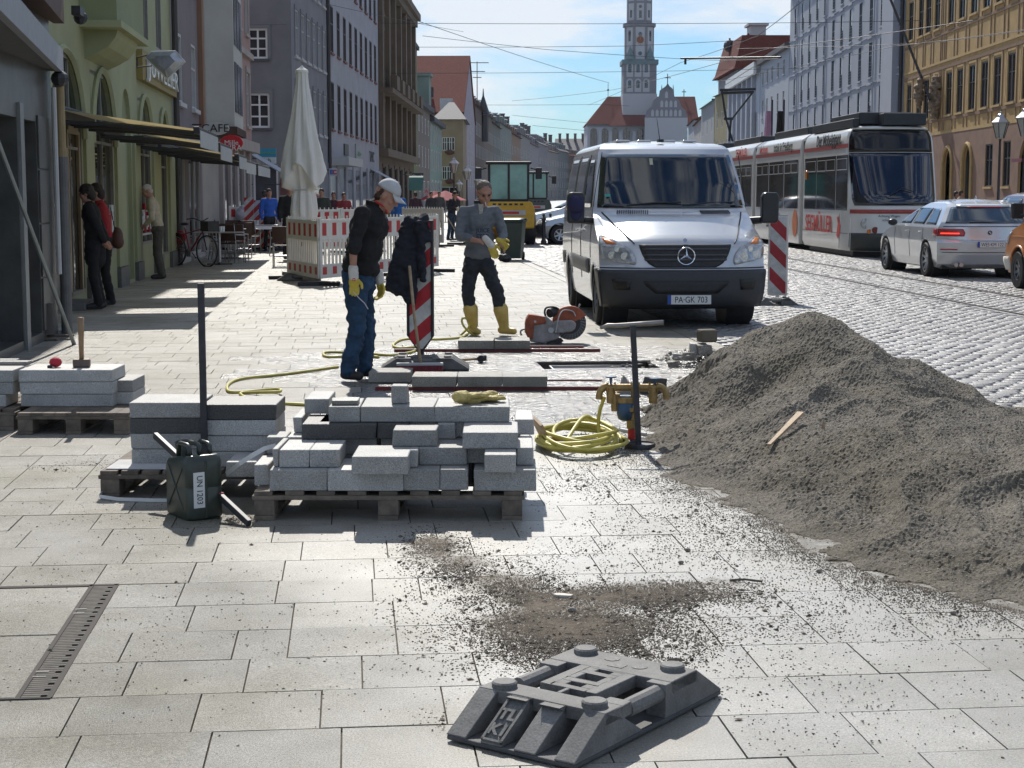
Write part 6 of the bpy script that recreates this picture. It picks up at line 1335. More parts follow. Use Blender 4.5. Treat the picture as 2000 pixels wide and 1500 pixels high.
# ---------------------------------------------------------------- barrier fences
m_frd=M('fence_red',(.48,.03,.03),.45,var=.1)
def panelf(a,c,label,z0=.12,h=1.12,solidtop=True,mod=.0,red=True):
    a=Vector(a); c=Vector(c); d=c-a; L=d.length; t=T('barrier_fence',label,'barrier',a,math.atan2(d.y,d.x),'plastic barrier fences round the works')
    b=MB(); b.box(0,L,-.02,.02,h-.02,h+.03+0); b.box(0,L,-.02,.02,h-.33,h-.27); b.box(0,L,-.02,.02,z0,z0+.05); b.box(0,L,-.02,.02,z0+.21,z0+.25)
    b.box(0,.07,-.025,.025,z0,h+.06); b.box(L-.07,L,-.025,.025,z0,h+.06); b.obj('frame',m_plast,t,bevel=.006,kind='stuff')
    b=MB(); b.box(.07,L-.07,-.008,.008,h-.27,h-.02); b.obj('upper_board',m_plast,t); b=MB(); b.box(.07,L-.07,-.008,.008,z0+.05,z0+.21); b.obj('lower_board',m_plast,t)
    n=int(L/.14); 
    for k in range(n):
        x=.09+(L-.18)*k/(n-1); b=MB(); b.box(x-.022,x+.022,-.014,.014,z0+.25,h-.33); b.obj('slat',m_plast,t)
        b=MB(); b.box(x-.012,x+.012,-.01,.01,h+.03,h+.085); b.obj('peg',m_plast,t)
    if red:
        m=max(3,int(L/.36))
        for k in range(m):
            x=(k+.5)*L/m; w=.075
            for (z1,z2) in((h-.255,h-.035),(z0+.065,z0+.195)): b=MB(); b.box(x-w,x+w,-.013,-.0085,z1,z2); b.box(x-w,x+w,.0085,.013,z1,z2); b.obj('red_patch',m_frd,t,kind='stuff')
    for x in(.0,L-.06):
        b=MB(); b.box(x-.0,x+.06,-.38,.38,0,.07); b.obj('foot',m_black,t,bevel=.01)
    b=MB(); b.box(L/2-.02,L/2+.02,-.02,.02,h-.45,h-.37); b.obj('slot',m_black,t)
    return t
cr_=G(624,558); lf=G(563,545); rt=G(786,540)
panelf(cr_,lf,'white barrier fence end panel with red marks, nearest the parasol',h=1.10); panelf(cr_,rt,'red and white barrier fence behind the worker in black',h=1.12)
panelf(rt,(rt.x+.6,rt.y+1.9,0),'barrier fence panel seen past the draped jacket',h=1.12)
def fx(px,d): return (XX(px,d,430),d,0)
panelf(fx(447,47),fx(497,47.6),'first far red and white barrier in front of the cafe',h=1.2)
panelf(fx(498,47.6),fx(556,46.8),'second far red and white barrier, beside the black coat',h=1.2)
panelf(fx(612,44),fx(664,44.6),'far barrier left of the worker in black, under the walkers',h=1.15)
panelf(fx(665,44.6),fx(735,45.6),'far barrier running behind the worker\'s back',h=1.15)
panelf(fx(786,52),fx(826,51),'plain white picket barrier right of the jacket',h=1.12,red=False); panelf(fx(827,51),fx(866,50),'plain white picket barrier behind the sweeping workman',h=1.12,red=False)
panelf(fx(893,52),fx(926,53),'short white barrier glimpsed between the two workmen',h=1.12,red=False)
panelf(fx(1440,34),fx(1452,38),'barrier between the near van and the tram',h=1.0,red=False)
t=T('warning_beacon','pair of small striped boards rising over the far barrier','warning beacon',fx(497,46.2)); 
for dx,h in((-.15,1.5),(.12,1.42)): b=MB(); b.box(dx-.13,dx+.13,-.02,.02,.1,h); b.obj('board',stripes('beacon_small',(.5,.03,.03),(.62,.62,.6),0,.3,.5,diag=-1),t)
for px,d,lab in((1062,52,'iron bollard nearest the roller'),(1075,53,'iron bollard in front of the silver hatchback')):
    t=T('bollard',lab,'bollard',fx(px,d),0,'iron bollards by the parked cars'); b=MB(); b.lathe([(.09,0),(.09,.12),(.06,.16),(.055,.75),(.075,.78),(.075,.84),(.03,.88),(.05,.93),(.03,.98)],n=14); b.obj('post',m_grate,t,smooth=False,auto=40)
for px in(851,): b=MB(); b.box(-.12,.12,-.1,.1,0,1.05); tag(b.obj('grey_bin',m_grate,loc=fx(px,51),bevel=.02),'dark litter bin standing among the white barriers','bin')
# sign post foot (K1) by fence
beacon_foot('rubber foot beside the barrier end near the parasol',(G(541,549).x,G(541,549).y,0),.1,text_=False)
# ---------------------------------------------------------------- wheelie bin
m_bing=M('bin_green',(.035,.055,.045),.45,var=.15,scale=5)
g=G(1000,508); t=T('wheelie_bin','dark green wheelie bin behind the man in grey','bin',g,rad(-8))
b=MB(); z=[0.05,.92]; q=[(.24,.27),(.30,.35)]
vs=[]; 
for zz,(w,d) in zip(z,q): vs+=[(-w,-d,zz),(w,-d,zz),(w,d,zz),(-w,d,zz)]
b.add(vs,[(0,3,2,1),(4,5,6,7),(0,1,5,4),(1,2,6,5),(2,3,7,6),(3,0,4,7)]); b.obj('bin_body',m_bing,t,bevel=.03,seg=3)
b=MB(); b.box(-.32,.32,-.37,.37,.92,.96); b.obj('rim',m_bing,t,bevel=.01); b=MB(); b.grid(lambda u,v:((u-.5)*.66,(v-.5)*.78,.965+.05*math.sin(math.pi*v)*1),6,6); b.obj('lid',m_bing,t,smooth=True,solid=.012)
b=MB(); b.tube([(-.22,.42,.93),(.22,.42,.93)],.02,8); b.obj('handle',m_bing,t)
for x in(-.24,.24): b=MB(); b.cyl((x-.03,.25,.1),(x+.03,.25,.1),.10,n=16); b.obj('wheel',m_black,t)
b=organic('rubbish_bag',[('e',(0,0,.10),(.15,.1,.10)),('e',(.08,.02,.07),(.1,.1,.07))],m_black,vox=.02,wr=.03); b.location=G(985,512); tag(b,'small black bag slumped at the foot of the bin','bag')
# ---------------------------------------------------------------- folded parasol
m_canv=M('canvas_white',(.74,.73,.68),.85,var=.06,scale=3,bump=.3,bscale=200)
dP=32.3; c=(XX(594,dP,440),dP,0); t=T('folded_parasol','tall folded off-white parasol tied near the bottom, inside the barriers','parasol',c)
zt_=ZH(140,dP); z1=ZH(345,dP); z2=ZH(372,dP); z3=ZH(428,dP)
tb=[(z3,.25),(z3+.15,.27),(z2-.12,.22),(z2,.17),(z2+.15,.22),(z1-.02,.30),(z1+.02,.42),(z1+.45,.385),(zt_-.9,.24),(zt_-.25,.135),(zt_,.12)]
zs_=sorted(rng(z3,zt_,40)+[z1-.03,z1-.02,z1+.02,z1+.03])
b=MB()
def pf(u,v):
    z=zs_[int(round(v*44))]; r=lerpt(tb,z); a=u*2*math.pi; f=1+.16*math.sin(8*a+z*1.6)*(.4+.6*min(1,(zt_-z)))+.06*math.sin(19*a+3)
    hem=.26*math.sin(a*3+.6)*max(0,1-abs(z-z1)/.30)
    sk=.10*math.exp(-((z-z1)/.5)**2)*math.cos(a)
    r*=.9; return (r*f*math.cos(a)*(.95)+sk*.5,r*f*math.sin(a),z+hem*(1 if z<z1+.3 else .2))
b.grid(pf,72,44); b.obj('canvas',m_canv,t,smooth=True)
b=MB(); b.cyl((0,0,0),(0,0,zt_+.02),.035,n=12); b.obj('pole',m_ltgrey,t); b=MB(); b.lathe([(.13,zt_-.02),(.12,zt_+.03),(.03,zt_+.09),(.012,zt_+.12)],n=16); b.obj('top_cap',m_canv,t,auto=40)
b=MB(); b.tube([(.19*math.cos(a),.19*math.sin(a),z2+.01) for a in rng(0,6.28,20)[:-1]],.012,6,closed=True); b.obj('tie',m_ltgrey,t); b=MB(); b.lathe([(.45,0),(.45,.08),(.1,.1)],n=20); b.obj('base',m_grate,t)
# ---------------------------------------------------------------- cafe chairs, tables
m_wick=M('brown_wicker',(.06,.03,.02),.7,var=.3,scale=60,bump=.4)
def chair():
    t=T('cafe_chair','c','chair',(0,0,0),0,'cafe chairs on the pavement')
    for x in(-.22,.22):
        b=MB(); b.tube([(x,-.24,0),(x,-.20,.45),(x,-.22,.64),(x,.18,.66)],.013,6); b.obj('leg',m_steel,t,smooth=True)
        b=MB(); b.tube([(x,.26,0),(x,.20,.45),(x,.27,.88)],.013,6); b.obj('leg',m_steel,t,smooth=True)
    b=MB(); b.box(-.22,.22,-.22,.22,.44,.465); b.obj('seat',m_wick,t,bevel=.008)
    b=MB(); b.grid(lambda u,v:((u-.5)*.46,.22+.07*v+.03*math.sin(math.pi*u),.52+.36*v),8,5); b.obj('backrest',m_wick,t,solid=.02)
    b=MB(); b.tube([(-.22,.24,.22),(.22,.24,.22)],.01,6); b.tube([(-.22,-.22,.22),(.22,-.22,.22)],.01,6); b.obj('stretcher',m_steel,t,kind='stuff'); return t
ch0=chair(); spots=[(452,38.2,160,'front chair of the cafe row, behind the bicycle wheel'),(462,39.0,175,'second chair of the cafe row, back turned to the pavement edge'),(443,39.6,20,'chair tucked under the steel cafe table'),(470,41.5,200,'chair at the corner of the first cafe table'),(430,40.2,90,'chair close to the wall beside the bicycle'),(433,43.5,120,'chair near the wall in the second row'),(520,47.5,-60,'wooden-backed cafe chair at the table with the white cloth'),(543,46.5,-80,'cafe chair nearest the barrier end panel'),(553,36.6,185,'lone chair squeezed against the barrier end panel'),(488,44.5,170,'chair facing the white-cloth table'),(455,45,10,'cafe chair behind the first row'),(500,50,0,'cafe chair at the rear of the terrace'),(547,43,-95,'stacked-looking chair with red cushion behind the barrier'),(425,46,60,'rear cafe chair against the house wall')]
for k,(px,d,rz,lab) in enumerate(spots):
    loc=(XX(px,d,450),d,0)
    if k==0: ch0.location=loc; ch0.rotation_euler=(0,0,rad(rz)); ch0['label']=lab
    else: dup(ch0,loc,rad(rz),lab)
def table(px,d,w,l,lab,cloth=None,z=.74):
    t=T('cafe_table',lab,'table',(XX(px,d,450),d,0),.1,'cafe tables on the pavement'); b=MB(); b.box(-w/2,w/2,-l/2,l/2,z-.02,z); b.obj('table_top',m_steel,t,bevel=.005)
    b=MB(); b.cyl((0,0,.03),(0,0,z-.02),.03,n=10); b.obj('leg',m_steel,t); b=MB(); b.box(-.28,.28,-.03,.03,0,.03); b.box(-.03,.03,-.28,.28,.031,.06); b.obj('foot',m_grate,t)
    if cloth:
        b=MB(); b.grid(lambda u,v:((u-.5)*(w+.1),(v-.5)*(l+.1),z+.004-(.12 if min(u,v,1-u,1-v)<.01 else 0)),10,10); o=b.obj('tablecloth',cloth,loc=(XX(px,d,450),d,0),rz=.1,solid=.003); tag(o,'cloth on '+lab,'tablecloth')
    return t
m_clo=M('cloth_white',(.75,.75,.75),.8); table(428,37.2,1.1,.8,'long steel cafe table behind the bicycle'); table(448,40.8,.8,.8,'second steel cafe table in the sun'); table(497,46,1.3,.8,'cafe table with white cloth and glasses',m_clo); table(470,48.5,.8,.8,'far cafe table by the red barrier')
table(545,49,.8,.8,'cafe table behind the folded parasol',m_clo)
for px,d,gi_ in((492,46,1),(498,46.2,2),(503,45.9,3),(431,37.2,1),(436,37.3,2),(627,33.5,1),(634,33.6,2),(641,33.4,3)):
    b=MB(); b.lathe([(.03,0),(.035,.12),(.03,.12),(.026,.01)],n=10); o=b.obj('drinking_glass',M('clear_glassware',(.75,.78,.8),.05,spec=.8),loc=(XX(px,d,440),d,.747)); tag(o,['first','second','third'][gi_-1]+' drinking glass from the wall, on '+('the white-cloth cafe table' if 480<px<520 else 'the steel table behind the bicycle' if px<480 else 'the table inside the barriers'),'glass','glasses on the cafe tables')
table(634,33.6,1.0,.7,'table inside the barrier enclosure with glasses on it',m_clo,.742)
b=MB(); b.grid(lambda u,v:((u-.5)*.5,(v-.5)*.45,.06*math.sin(3.1*u)*math.sin(3.1*v)),6,6); o=b.obj('seat_cushion',M('cushion_red',(.65,.03,.04),.8),loc=(XX(530,47.0,460),47.0,.47),solid=.05); tag(o,'bright red cushion on a cafe chair','cushion')
o=organic('seated_person_back',[('e',(0,0,0),(.22,.18,.22)),('e',(.05,0,.2),(.15,.14,.1))],M('pale_blue_cloth',(.45,.5,.58),.85),vox=.03,wr=.02); o.name='folded_blanket'; o.location=(XX(474,47,430),47,1.0); tag(o,'pale blue cloth heaped on a chair back at the cafe','blanket')
# bicycle
def bicycle(loc,rz,label):
    t=T('bicycle',label,'bicycle',loc,rz); r=.34
    for x in(-.52,.52):
        b=MB(); b.tube([(x+r*math.cos(a),0,r+r*math.sin(a)) for a in rng(0,2*math.pi,40)[:-1]],.018,6,closed=True); o=b.obj('wheel',m_black,t)
        b=MB(); b.tube([(x+(r-.03)*math.cos(a),0,r+(r-.03)*math.sin(a)) for a in rng(0,2*math.pi,40)[:-1]],.009,5,closed=True); b.obj('rim',m_steel,o)
        b=MB()
        for k in range(18): a=2*math.pi*k/18; b.cyl((x,0,r),(x+(r-.03)*math.cos(a),0,r+(r-.03)*math.sin(a)),.0018,n=4,cap=False)
        b.cyl((x,-.04,r),(x,.04,r),.02,n=8); b.obj('spokes',m_steel,o,kind='stuff')
    m=M('bike_red',(.25,.02,.03),.35)
    b=MB(); b.tube([(-.52,0,r),(-.05,0,.3)],.010,6); b.tube([(-.05,0,.3),(-.2,0,.85)],.016,8); b.tube([(-.05,0,.3),(.36,0,.75)],.018,8); b.tube([(-.17,0,.72),(.33,0,.82)],.014,8); b.tube([(-.52,0,r),(-.17,0,.74)],.009,6); b.obj('frame',m,t,kind='stuff')
    b=MB(); b.tube([(.52,0,r),(.44,0,.6),(.33,0,.95)],.014,8); b.obj('fork',m_black,t); b=MB(); b.tube(smoothpath([(.2,-.28,1.04),(.34,-.2,1.06),(.36,0,1.0),(.34,.2,1.06),(.2,.28,1.04)]),.013,6); b.obj('handlebar',m_black,t)
    b=MB(); b.ball((-.21,0,.93),(.13,.07,.035),10,6); b.obj('saddle',m_black,t,smooth=True); b=MB(); b.box(.5,.75,-.16,.16,.78,1.0); b.obj('basket',m_black,t)
    b=MB(); b.box(-.75,-.3,-.07,.07,.71,.73); b.obj('carrier',m_black,t); b=MB(); b.cyl((-.05,-.05,.3),(-.05,-.045,.3),.09,n=18); b.obj('chainring',m_steel,t)
    for sg in(-1,1): b=MB(); b.tube([(-.05,sg*.06,.3),(-.05+sg*.12,sg*.07,.3-sg*.12)],.01,6); b.box(-.1+sg*.12,0+sg*.12,sg*.11-.04,sg*.11+.04,.3-sg*.12-.01,.3-sg*.12+.01); b.obj('pedal',m_black,t,kind='stuff')
    b=MB(); b.ball((-.52,.14,.62),(.17,.09,.17),10,6); b.obj('pannier',m_redc,t)
    return t
g=G(405,521); bicycle((g.x-.52*math.cos(rad(-38)),g.y+.52*math.sin(rad(38)),0),rad(-38),'dark bicycle with red bags parked against the wall by the cafe tables')
# ---------------------------------------------------------------- yellow roller and second machine
m_yel=M('machine_yellow',(.66,.38,.03),.4,var=.1); m_cabg=M('cab_glass_green',(.10,.30,.27),.05,var=.35,scale=1,spec=.9)
def machine(px,d,label,s=1,colr=None):
    t=T('construction_machine',label,'construction machine',(XX(px,d,430),d,0),.02); y=colr or m_yel
    b=MB(); b.prism([(-.80,.55),(.80,.55),(.82,1.15),(.72,1.42),(-.72,1.42),(-.82,1.15)],(0,1.7,0),(0,-.6,0)); b.obj('engine_hood',y,t,bevel=.05,seg=3)
    b=MB(); b.box(-.52,.52,-.635,-.601,.98,1.14); o=b.obj('rear_panel',m_ltgrey,t); b=MB(); b.box(-.32,.32,-.645,-.636,1.02,1.10); b.obj('name_strip',m_red,o)
    for k in range(6): b=MB(); b.box(-.5+.17*k,-.40+.17*k,-.61,-.6,1.3,1.36); b.obj('vent',m_black,t)
    b=MB(); b.box(-.62,.62,-.3,1.3,1.42,1.50); b.obj('cab_floor',m_black,t)
    for x in(-.64,-.03,.58): b=MB(); b.box(x,x+.07,-.3,-.24,1.5,2.62); b.obj('cab_post',m_black,t)
    for x in(-.64,.58): b=MB(); b.box(x,x+.07,1.2,1.27,1.5,2.62); b.obj('cab_post',m_black,t)
    b=MB(); b.box(-.72,.72,-.4,1.4,2.62,2.72); b.obj('cab_roof',m_black,t,bevel=.04)
    for x0,x1 in((-.57,-.03),(.04,.58)): b=MB(); b.box(x0,x1,-.28,-.262,1.5,2.62); b.obj('cab_window',m_cabg,t)
    for x in(-.62,.62): b=MB(); b.box(x-.006,x+.006,-.24,1.2,1.5,2.62); b.obj('cab_window',m_cabg,t)
    b=MB(); b.box(-.22,.22,.1,.5,1.5,1.95); b.box(-.22,.22,.45,.55,1.9,2.3); b.obj('driver_seat',m_black,t,kind='stuff')
    for sx in(-1,1):
        b=MB(); b.box(sx*.95-.10,sx*.95+.10,-.2,-.1,2.15,2.52); b.obj('mirror',m_black,t,bevel=.02); b=MB(); b.tube([(sx*.7,-.1,2.5),(sx*.9,-.15,2.45)],.02,6); b.obj('mirror_arm',m_black,t)
        b=MB(); q=Matrix.Rotation(rad(90),3,'Y'); b.lathe([(.25,-.18),(.50,-.17),(.54,-.1),(.54,.1),(.50,.17),(.25,.18)],(sx*.68,.1,.54),24,q); b.obj('wheel',m_black,t,auto=40)
        b=MB(); b.lathe([(.25,-.18),(.50,-.17),(.54,-.1),(.54,.1),(.50,.17),(.25,.18)],(sx*.68,2.2,.54),24,q); b.obj('wheel',m_black,t,auto=40)
    b=MB(); b.box(-.4,.4,.9,2.6,.5,.95); b.obj('chassis',y,t); b=MB(); b.box(-.9,.9,2.75,3.3,.1,.8); b.obj('front_bucket',y,t,bevel=.05)
    t.scale=(s,s,s*.96); return t
machine(993,52,'yellow roller-like wheeled machine with a glass cab seen from behind')
machine(1041,75,'second machine with dark cab and orange beacon behind the yellow one',1.0,M('machine_dark',(.08,.1,.09),.5))
b=MB(); b.lathe([(.09,0),(.09,.12),(.04,.17)],n=12); tag(b.obj('flashing_beacon',M('beacon_orange',(.7,.2,.03),.2),loc=P(1033,353,75)),'orange flashing beacon on the dark cab','beacon lamp')
# ---------------------------------------------------------------- street lamps
def lamp(px,pytop,d,label,heads=1):
    h=ZH(pytop,d); t=T('street_lamp',label,'street lamp',(XX(px,d,400),d,0),0,'old style street lamps'); s=1
    b=MB(); b.lathe([(.14,0),(.14,.35),(.09,.45),(.085,1.2),(.05,1.3),(.04,h-1.0),(.06,h-.98),(.04,h-.95)],n=12); b.obj('post',m_grate,t,auto=50)
    b=MB(); b.lathe([(.30,h-.42),(.32,h-.38),(.13,h-.20),(.10,h-.12),(.04,h-.08),(.045,h-.04),(.01,h)],n=6); b.obj('lamp_roof',m_steel,t)
    b=MB(); b.lathe([(.13,h-.92),(.27,h-.42)],n=6); b.obj('lamp_glass',M('lamp_glass',(.42,.40,.34),.15,spec=.8),t)
    b=MB()
    for k in range(6): a=k*math.pi/3; b.cyl((.135*math.cos(a),.135*math.sin(a),h-.93),(.28*math.cos(a),.28*math.sin(a),h-.41),.014,n=5)
    b.obj('lantern_bar',m_grate,t,kind='stuff')
lamp(1949,217,57,'black street lamp with pointed glass lantern in front of the ochre house')
lamp(887,306,96,'tall two-lantern lamp column far down the street, leftmost of the far lamps'); lamp(912,322,106,'far lamp between the tall column and the roller'); lamp(897,350,128,'smallest far street lamp beside the tall column'); lamp(934,342,118,'far street lamp just left of the yellow machine'); 
lamp(1998,205,50,'lantern of a lamp cut by the right edge of the photo')
# ---------------------------------------------------------------- overhead wires
m_wire=M('wire',(.06,.065,.08),.6)
def wire(pts,r,lab):
    q=[P(*p) for p in pts]; o=[]
    for a,c in zip(q,q[1:]):
        for k in range(8): s=k/8; v=a.lerp(c,s); v.z-=.06*math.sin(math.pi*s)*(a-c).length/30; o.append(v)
    o.append(q[-1]); b=MB(); b.tube(o,r*.5,5); tag(b.obj('overhead_wire',m_wire),lab,'wire','tram span wires')
wire([(790,32,80),(1190,162,140)],.032,'slanting wire from the brown house towards the church')
wire([(640,8,70),(905,62,95)],.02,'thin wire crossing in front of the white house')
wire([(743,45,92),(1480,45,92),(1800,40,92)],.028,'topmost horizontal span wire across the tower')
wire([(812,92,100),(1220,90,100),(1460,78,100)],.028,'span wire crossing the clock of the tower')
wire([(825,70,90),(1070,97,90),(1330,115,90),(1520,115,60)],.026,'wire meeting the dark bracket arm beside the tower')
wire([(740,143,110),(1220,140,110),(1600,132,110)],.026,'span wire below the clock')
wire([(1000,197,150),(1200,175,120),(1500,95,75),(1900,40,55)],.03,'long wire rising to the right over the church')
wire([(1150,205,120),(1330,122,80),(1480,70,60),(1570,0,50)],.022,'steep wire passing the dark bracket')
wire([(950,205,150),(1180,204,150),(1230,207,150)],.03,'short far wire left of the church'); wire([(1000,225,190),(1150,240,190)],.035,'far wire above the distant roofs'); wire([(1040,245,210),(1145,255,210)],.04,'lowest far wire above the distant roofs')
wire([(560,48,60),(400,48,60)],.014,'thin wire over the pink house'); wire([(1440,95,70),(1800,85,60),(2000,60,52)],.018,'wire across the blue-grey house'); wire([(1400,160,70),(1750,90,60),(2000,58,50)],.018,'second wire across the blue-grey and ochre houses')
a=P(1330,114,70); c=P(1525,112,62); b=MB(); b.cyl(a,c,.04,n=8); b.cyl(a.lerp(c,.05),a.lerp(c,.05)-Vector((0,0,.25)),.05,n=6); tag(b.obj('catenary_bracket',m_tdk),'dark horizontal catenary bracket right of the tower','bracket')
# ---------------------------------------------------------------- buildings
def wallmesh(L,H,ops,rev,z0=0):
    b=MB(); us=sorted(set([0,L]+[round(max(0,min(L,x)),4) for o in ops for x in o[:2]])); zs=sorted(set([z0,H]+[round(z,4) for o in ops for z in o[2:4] if z0<z<H]))
    for i in range(len(us)-1):
        for j in range(len(zs)-1):
            uc=(us[i]+us[i+1])/2; zc=(zs[j]+zs[j+1])/2
            if any(o[0]<uc<o[1] and o[2]<zc<o[3] for o in ops): continue
            b.add([(us[i],0,zs[j]),(us[i+1],0,zs[j]),(us[i+1],0,zs[j+1]),(us[i],0,zs[j+1])],[(0,1,2,3)])
    for o in ops:
        u0,u1,a,c=o[:4]; c=min(c,H); arch=len(o)>4 and o[4]
        if not arch:
            P4=[(u0,a),(u1,a),(u1,c),(u0,c)]
        else:
            r=(u1-u0)/2; m=(u0+u1)/2; sp=c-r*arch; P4=[(u0,a),(u1,a)]+[(m+r*math.cos(t),sp+(c-sp)*math.sin(t)) for t in rng(0,math.pi,14)]
            for k,(cx,tt) in enumerate(((u1,rng(0,math.pi/2,7)),(u0,rng(math.pi,math.pi/2,7)))):
                q=[(m+r*math.cos(t),sp+(c-sp)*math.sin(t)) for t in tt]
                for x,y in zip(q,q[1:]): b.add([(x[0],0,x[1]),(y[0],0,y[1]),(cx,0,c)],[(0,1,2)])
        n=len(P4)
        for k in range(n):
            x,y=P4[k],P4[(k+1)%n]; b.add([(x[0],0,x[1]),(y[0],0,y[1]),(y[0],rev,y[1]),(x[0],rev,x[1])],[(0,1,2,3)])
    return b
WC={}
def winmesh(w,h,nx,nz,fr_,fm,arch=0):
    k=(round(w,2),round(h,2),nx,nz,round(fr_,3),fm.name,arch)
    if k in WC: return WC[k]
    b=MB(); t=.05
    b.box(0,w,-t,0,0,fr_); b.box(0,w,-t,0,h-fr_,h); b.box(0,fr_,-t,0,fr_,h-fr_); b.box(w-fr_,w,-t,0,fr_,h-fr_)
    for i in range(1,nx): b.box(w*i/nx-fr_*.4,w*i/nx+fr_*.4,-t*.8,-.001,fr_,h-fr_)
    for i in range(1,nz): z=h*(.62 if nz==2 else i/nz); b.box(fr_,w-fr_,-t*.7,-.002,z-fr_*.35,z+fr_*.35)
    c=MB(); c.box(0,w,.001,.02,0,h)
    WC[k]=(b.mesh('window',fm,fix=False),c.mesh('pane',m_glassd,fix=False)); return WC[k]
SC={}
def facade(root,a,ang,L,H,ops,mat,rev=.2,nx=2,nz=2,frw=.07,fm=None,sill=None,z0=0,name='wall',surround=None,pane=None,detail=True):
    fm=fm or m_white; a=Vector((a[0],a[1],0)); Rm_=Matrix.Rotation(ang,4,'Z')
    ops2=[(max(0.02,o[0]),min(L-.02,o[1]),*o[2:]) for o in ops if o[1]>.1 and o[0]<L-.1]
    w=wallmesh(L,H,ops2,rev,z0).obj(name,mat,root); w.location=a; w.rotation_euler=(0,0,ang)
    for o in ops2:
        u0,u1,zl,zh=o[:4]; k=o[5] if len(o)>5 else 'win'
        if k=='none': continue
        zh=min(zh,H+3); q=winmesh(u1-u0,zh-zl,o[6] if len(o)>6 else nx,o[7] if len(o)>7 else nz,frw,fm)
        pos=a+Rm_@Vector((u0,rev-.02,zl))
        f=link('window' if k=='win' else k,q[0],root,pos,(0,0,ang)); p=link('pane',q[1] if not pane else WC.setdefault(('p',pane.name,round(u1-u0,2),round(zh-zl,2)),MB().box(0,u1-u0,.001,.02,0,zh-zl).mesh('pane',pane,fix=False)),f)
        if sill:
            kk=(round(u1-u0,2),sill.name)
            if kk not in SC: SC[kk]=MB().box(-.08,u1-u0+.08,-rev-.07,-rev+.10,-.10,-.001).mesh('sill',sill,fix=False)
            link('sill',SC[kk],f)
        if surround:
            kk=(round(u1-u0,2),round(zh-zl,2),surround.name)
            if kk not in SC:
                b=MB(); W=u1-u0; h=zh-zl; s=.13; y0,y1=-rev-.02,-rev+.03
                b.box(-s,-.001,y0,y1,0,h); b.box(W+.001,W+s,y0,y1,0,h); b.box(-s,W+s,y0-.02,y1,h+.001,h+.18); SC[kk]=b.mesh('surround',surround,fix=False)
            link('surround',SC[kk],f)
    return w
def rows(L,n,w,zr,off=0,end=0,**k):
    o=[]; 
    for (z0,z1) in zr:
        for i in range(n):
            u=off+(L-off-end)*(i+.5)/n; o.append((u-w/2,u+w/2,z0,z1))
    return o
def building(label,p0,p1,dep,H,mat,ops,roofm=None,roof='street',rh=3,over=.4,eave=None,cat='building',name='town_house',chim=0,side=True,side0=None,side1=None,base=True,skip='',**k):
    k.setdefault('rev',.08)
    p0=Vector((p0[0],p0[1],0)); p1=Vector((p1[0],p1[1],0)); d=p1-p0; L=d.length; t=T(name,label,cat,p0,math.atan2(d.y,d.x))
    facade(t,(0,0),0,L,H,ops(L) if callable(ops) else ops,mat,**k)
    if '0' not in skip: b=MB(); b.add([(0,0,0),(0,dep,0),(0,dep,H),(0,0,H)],[(0,1,2,3)]); b.obj('side_wall',side0 or mat,t)
    b=MB()
    if 'L' not in skip: b.add([(L,0,0),(L,dep,0),(L,dep,H),(L,0,H)],[(0,1,2,3)])
    b.add([(0,dep,0),(L,dep,0),(L,dep,H),(0,dep,H)],[(0,1,2,3)]); b.obj('side_wall',side1 or mat,t)
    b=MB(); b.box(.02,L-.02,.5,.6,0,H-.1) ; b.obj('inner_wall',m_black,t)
    if roof=='street':
        b=MB(); b.prism([(-over,H-.02),(dep+over,H-.02),(dep/2,H+rh)],(L+.04,0,0),(-.02,0,0),ax=(Vector((0,1,0)),Vector((0,0,1)))); b.obj('roof',roofm,t)
    elif roof=='gable':
        b=MB(); b.add([(0,0,H),(L,0,H),(L/2,0,H+rh)],[(0,1,2)]); b.add([(0,dep,H),(L,dep,H),(L/2,dep,H+rh)],[(0,1,2)]); b.obj('gable',mat,t)
        b=MB(); th=.25
        for s,(x0,x1) in((0,(-.3,L/2)),(1,(L+.3,L/2))):
            vs=[(x0,-.15,H-.1),(x1,-.15,H+rh+.1),(x1,dep,H+rh+.1),(x0,dep,H-.1)]; vs+=[(x,y,z+th) for x,y,z in vs]; b.add(vs,[(0,1,2,3),(7,6,5,4),(0,4,5,1),(1,5,6,2),(2,6,7,3),(3,7,4,0)])
        b.obj('roof',roofm,t)
    elif roof=='hip':
        b=MB(); o=over; m=min(L,dep)/2
        pts=[(-o,-o,H),(L+o,-o,H),(L+o,dep+o,H),(-o,dep+o,H)]
        top=[(m*.8,dep/2,H+rh),(L-m*.8,dep/2,H+rh)]
        b.add(pts+top,[(0,1,5,4),(2,3,4,5),(3,0,4),(1,2,5),(3,2,1,0)]); b.obj('roof',roofm,t)
    else:
        b=MB(); b.box(-.1,L+.1,-.2,dep,H,H+.3); b.obj('roof',roofm or mat,t)
    if eave: b=MB(); b.box(-.05,L+.05,-over-.05,.05,H-.45,H-.02); b.obj('eave',eave,t)
    for i in range(chim):
        c=MB(); x=L*(i+.6)/(chim+.3); y=dep*.42; zz=H+rh*.55; c.box(x-.45,x+.45,y-.5,y+.5,zz,H+rh+1.5); c.box(x-.55,x+.55,y-.6,y+.6,H+rh+1.5,H+rh+1.7); c.obj('chimney',M('chimney_dark',(.10,.08,.08),.8),t)
    t['L']=L; return t
def part(t,mat,name,*boxes,bevel=0,**k):
    b=MB()
    for q in boxes: b.box(*q)
    return b.obj(name,mat,t,bevel=bevel,**k)
def wm(name,c,var=.13,sc=.9,**k): return M(name,c,.85,var=var,scale=sc,det=9,bump=.2,bscale=25,**k)
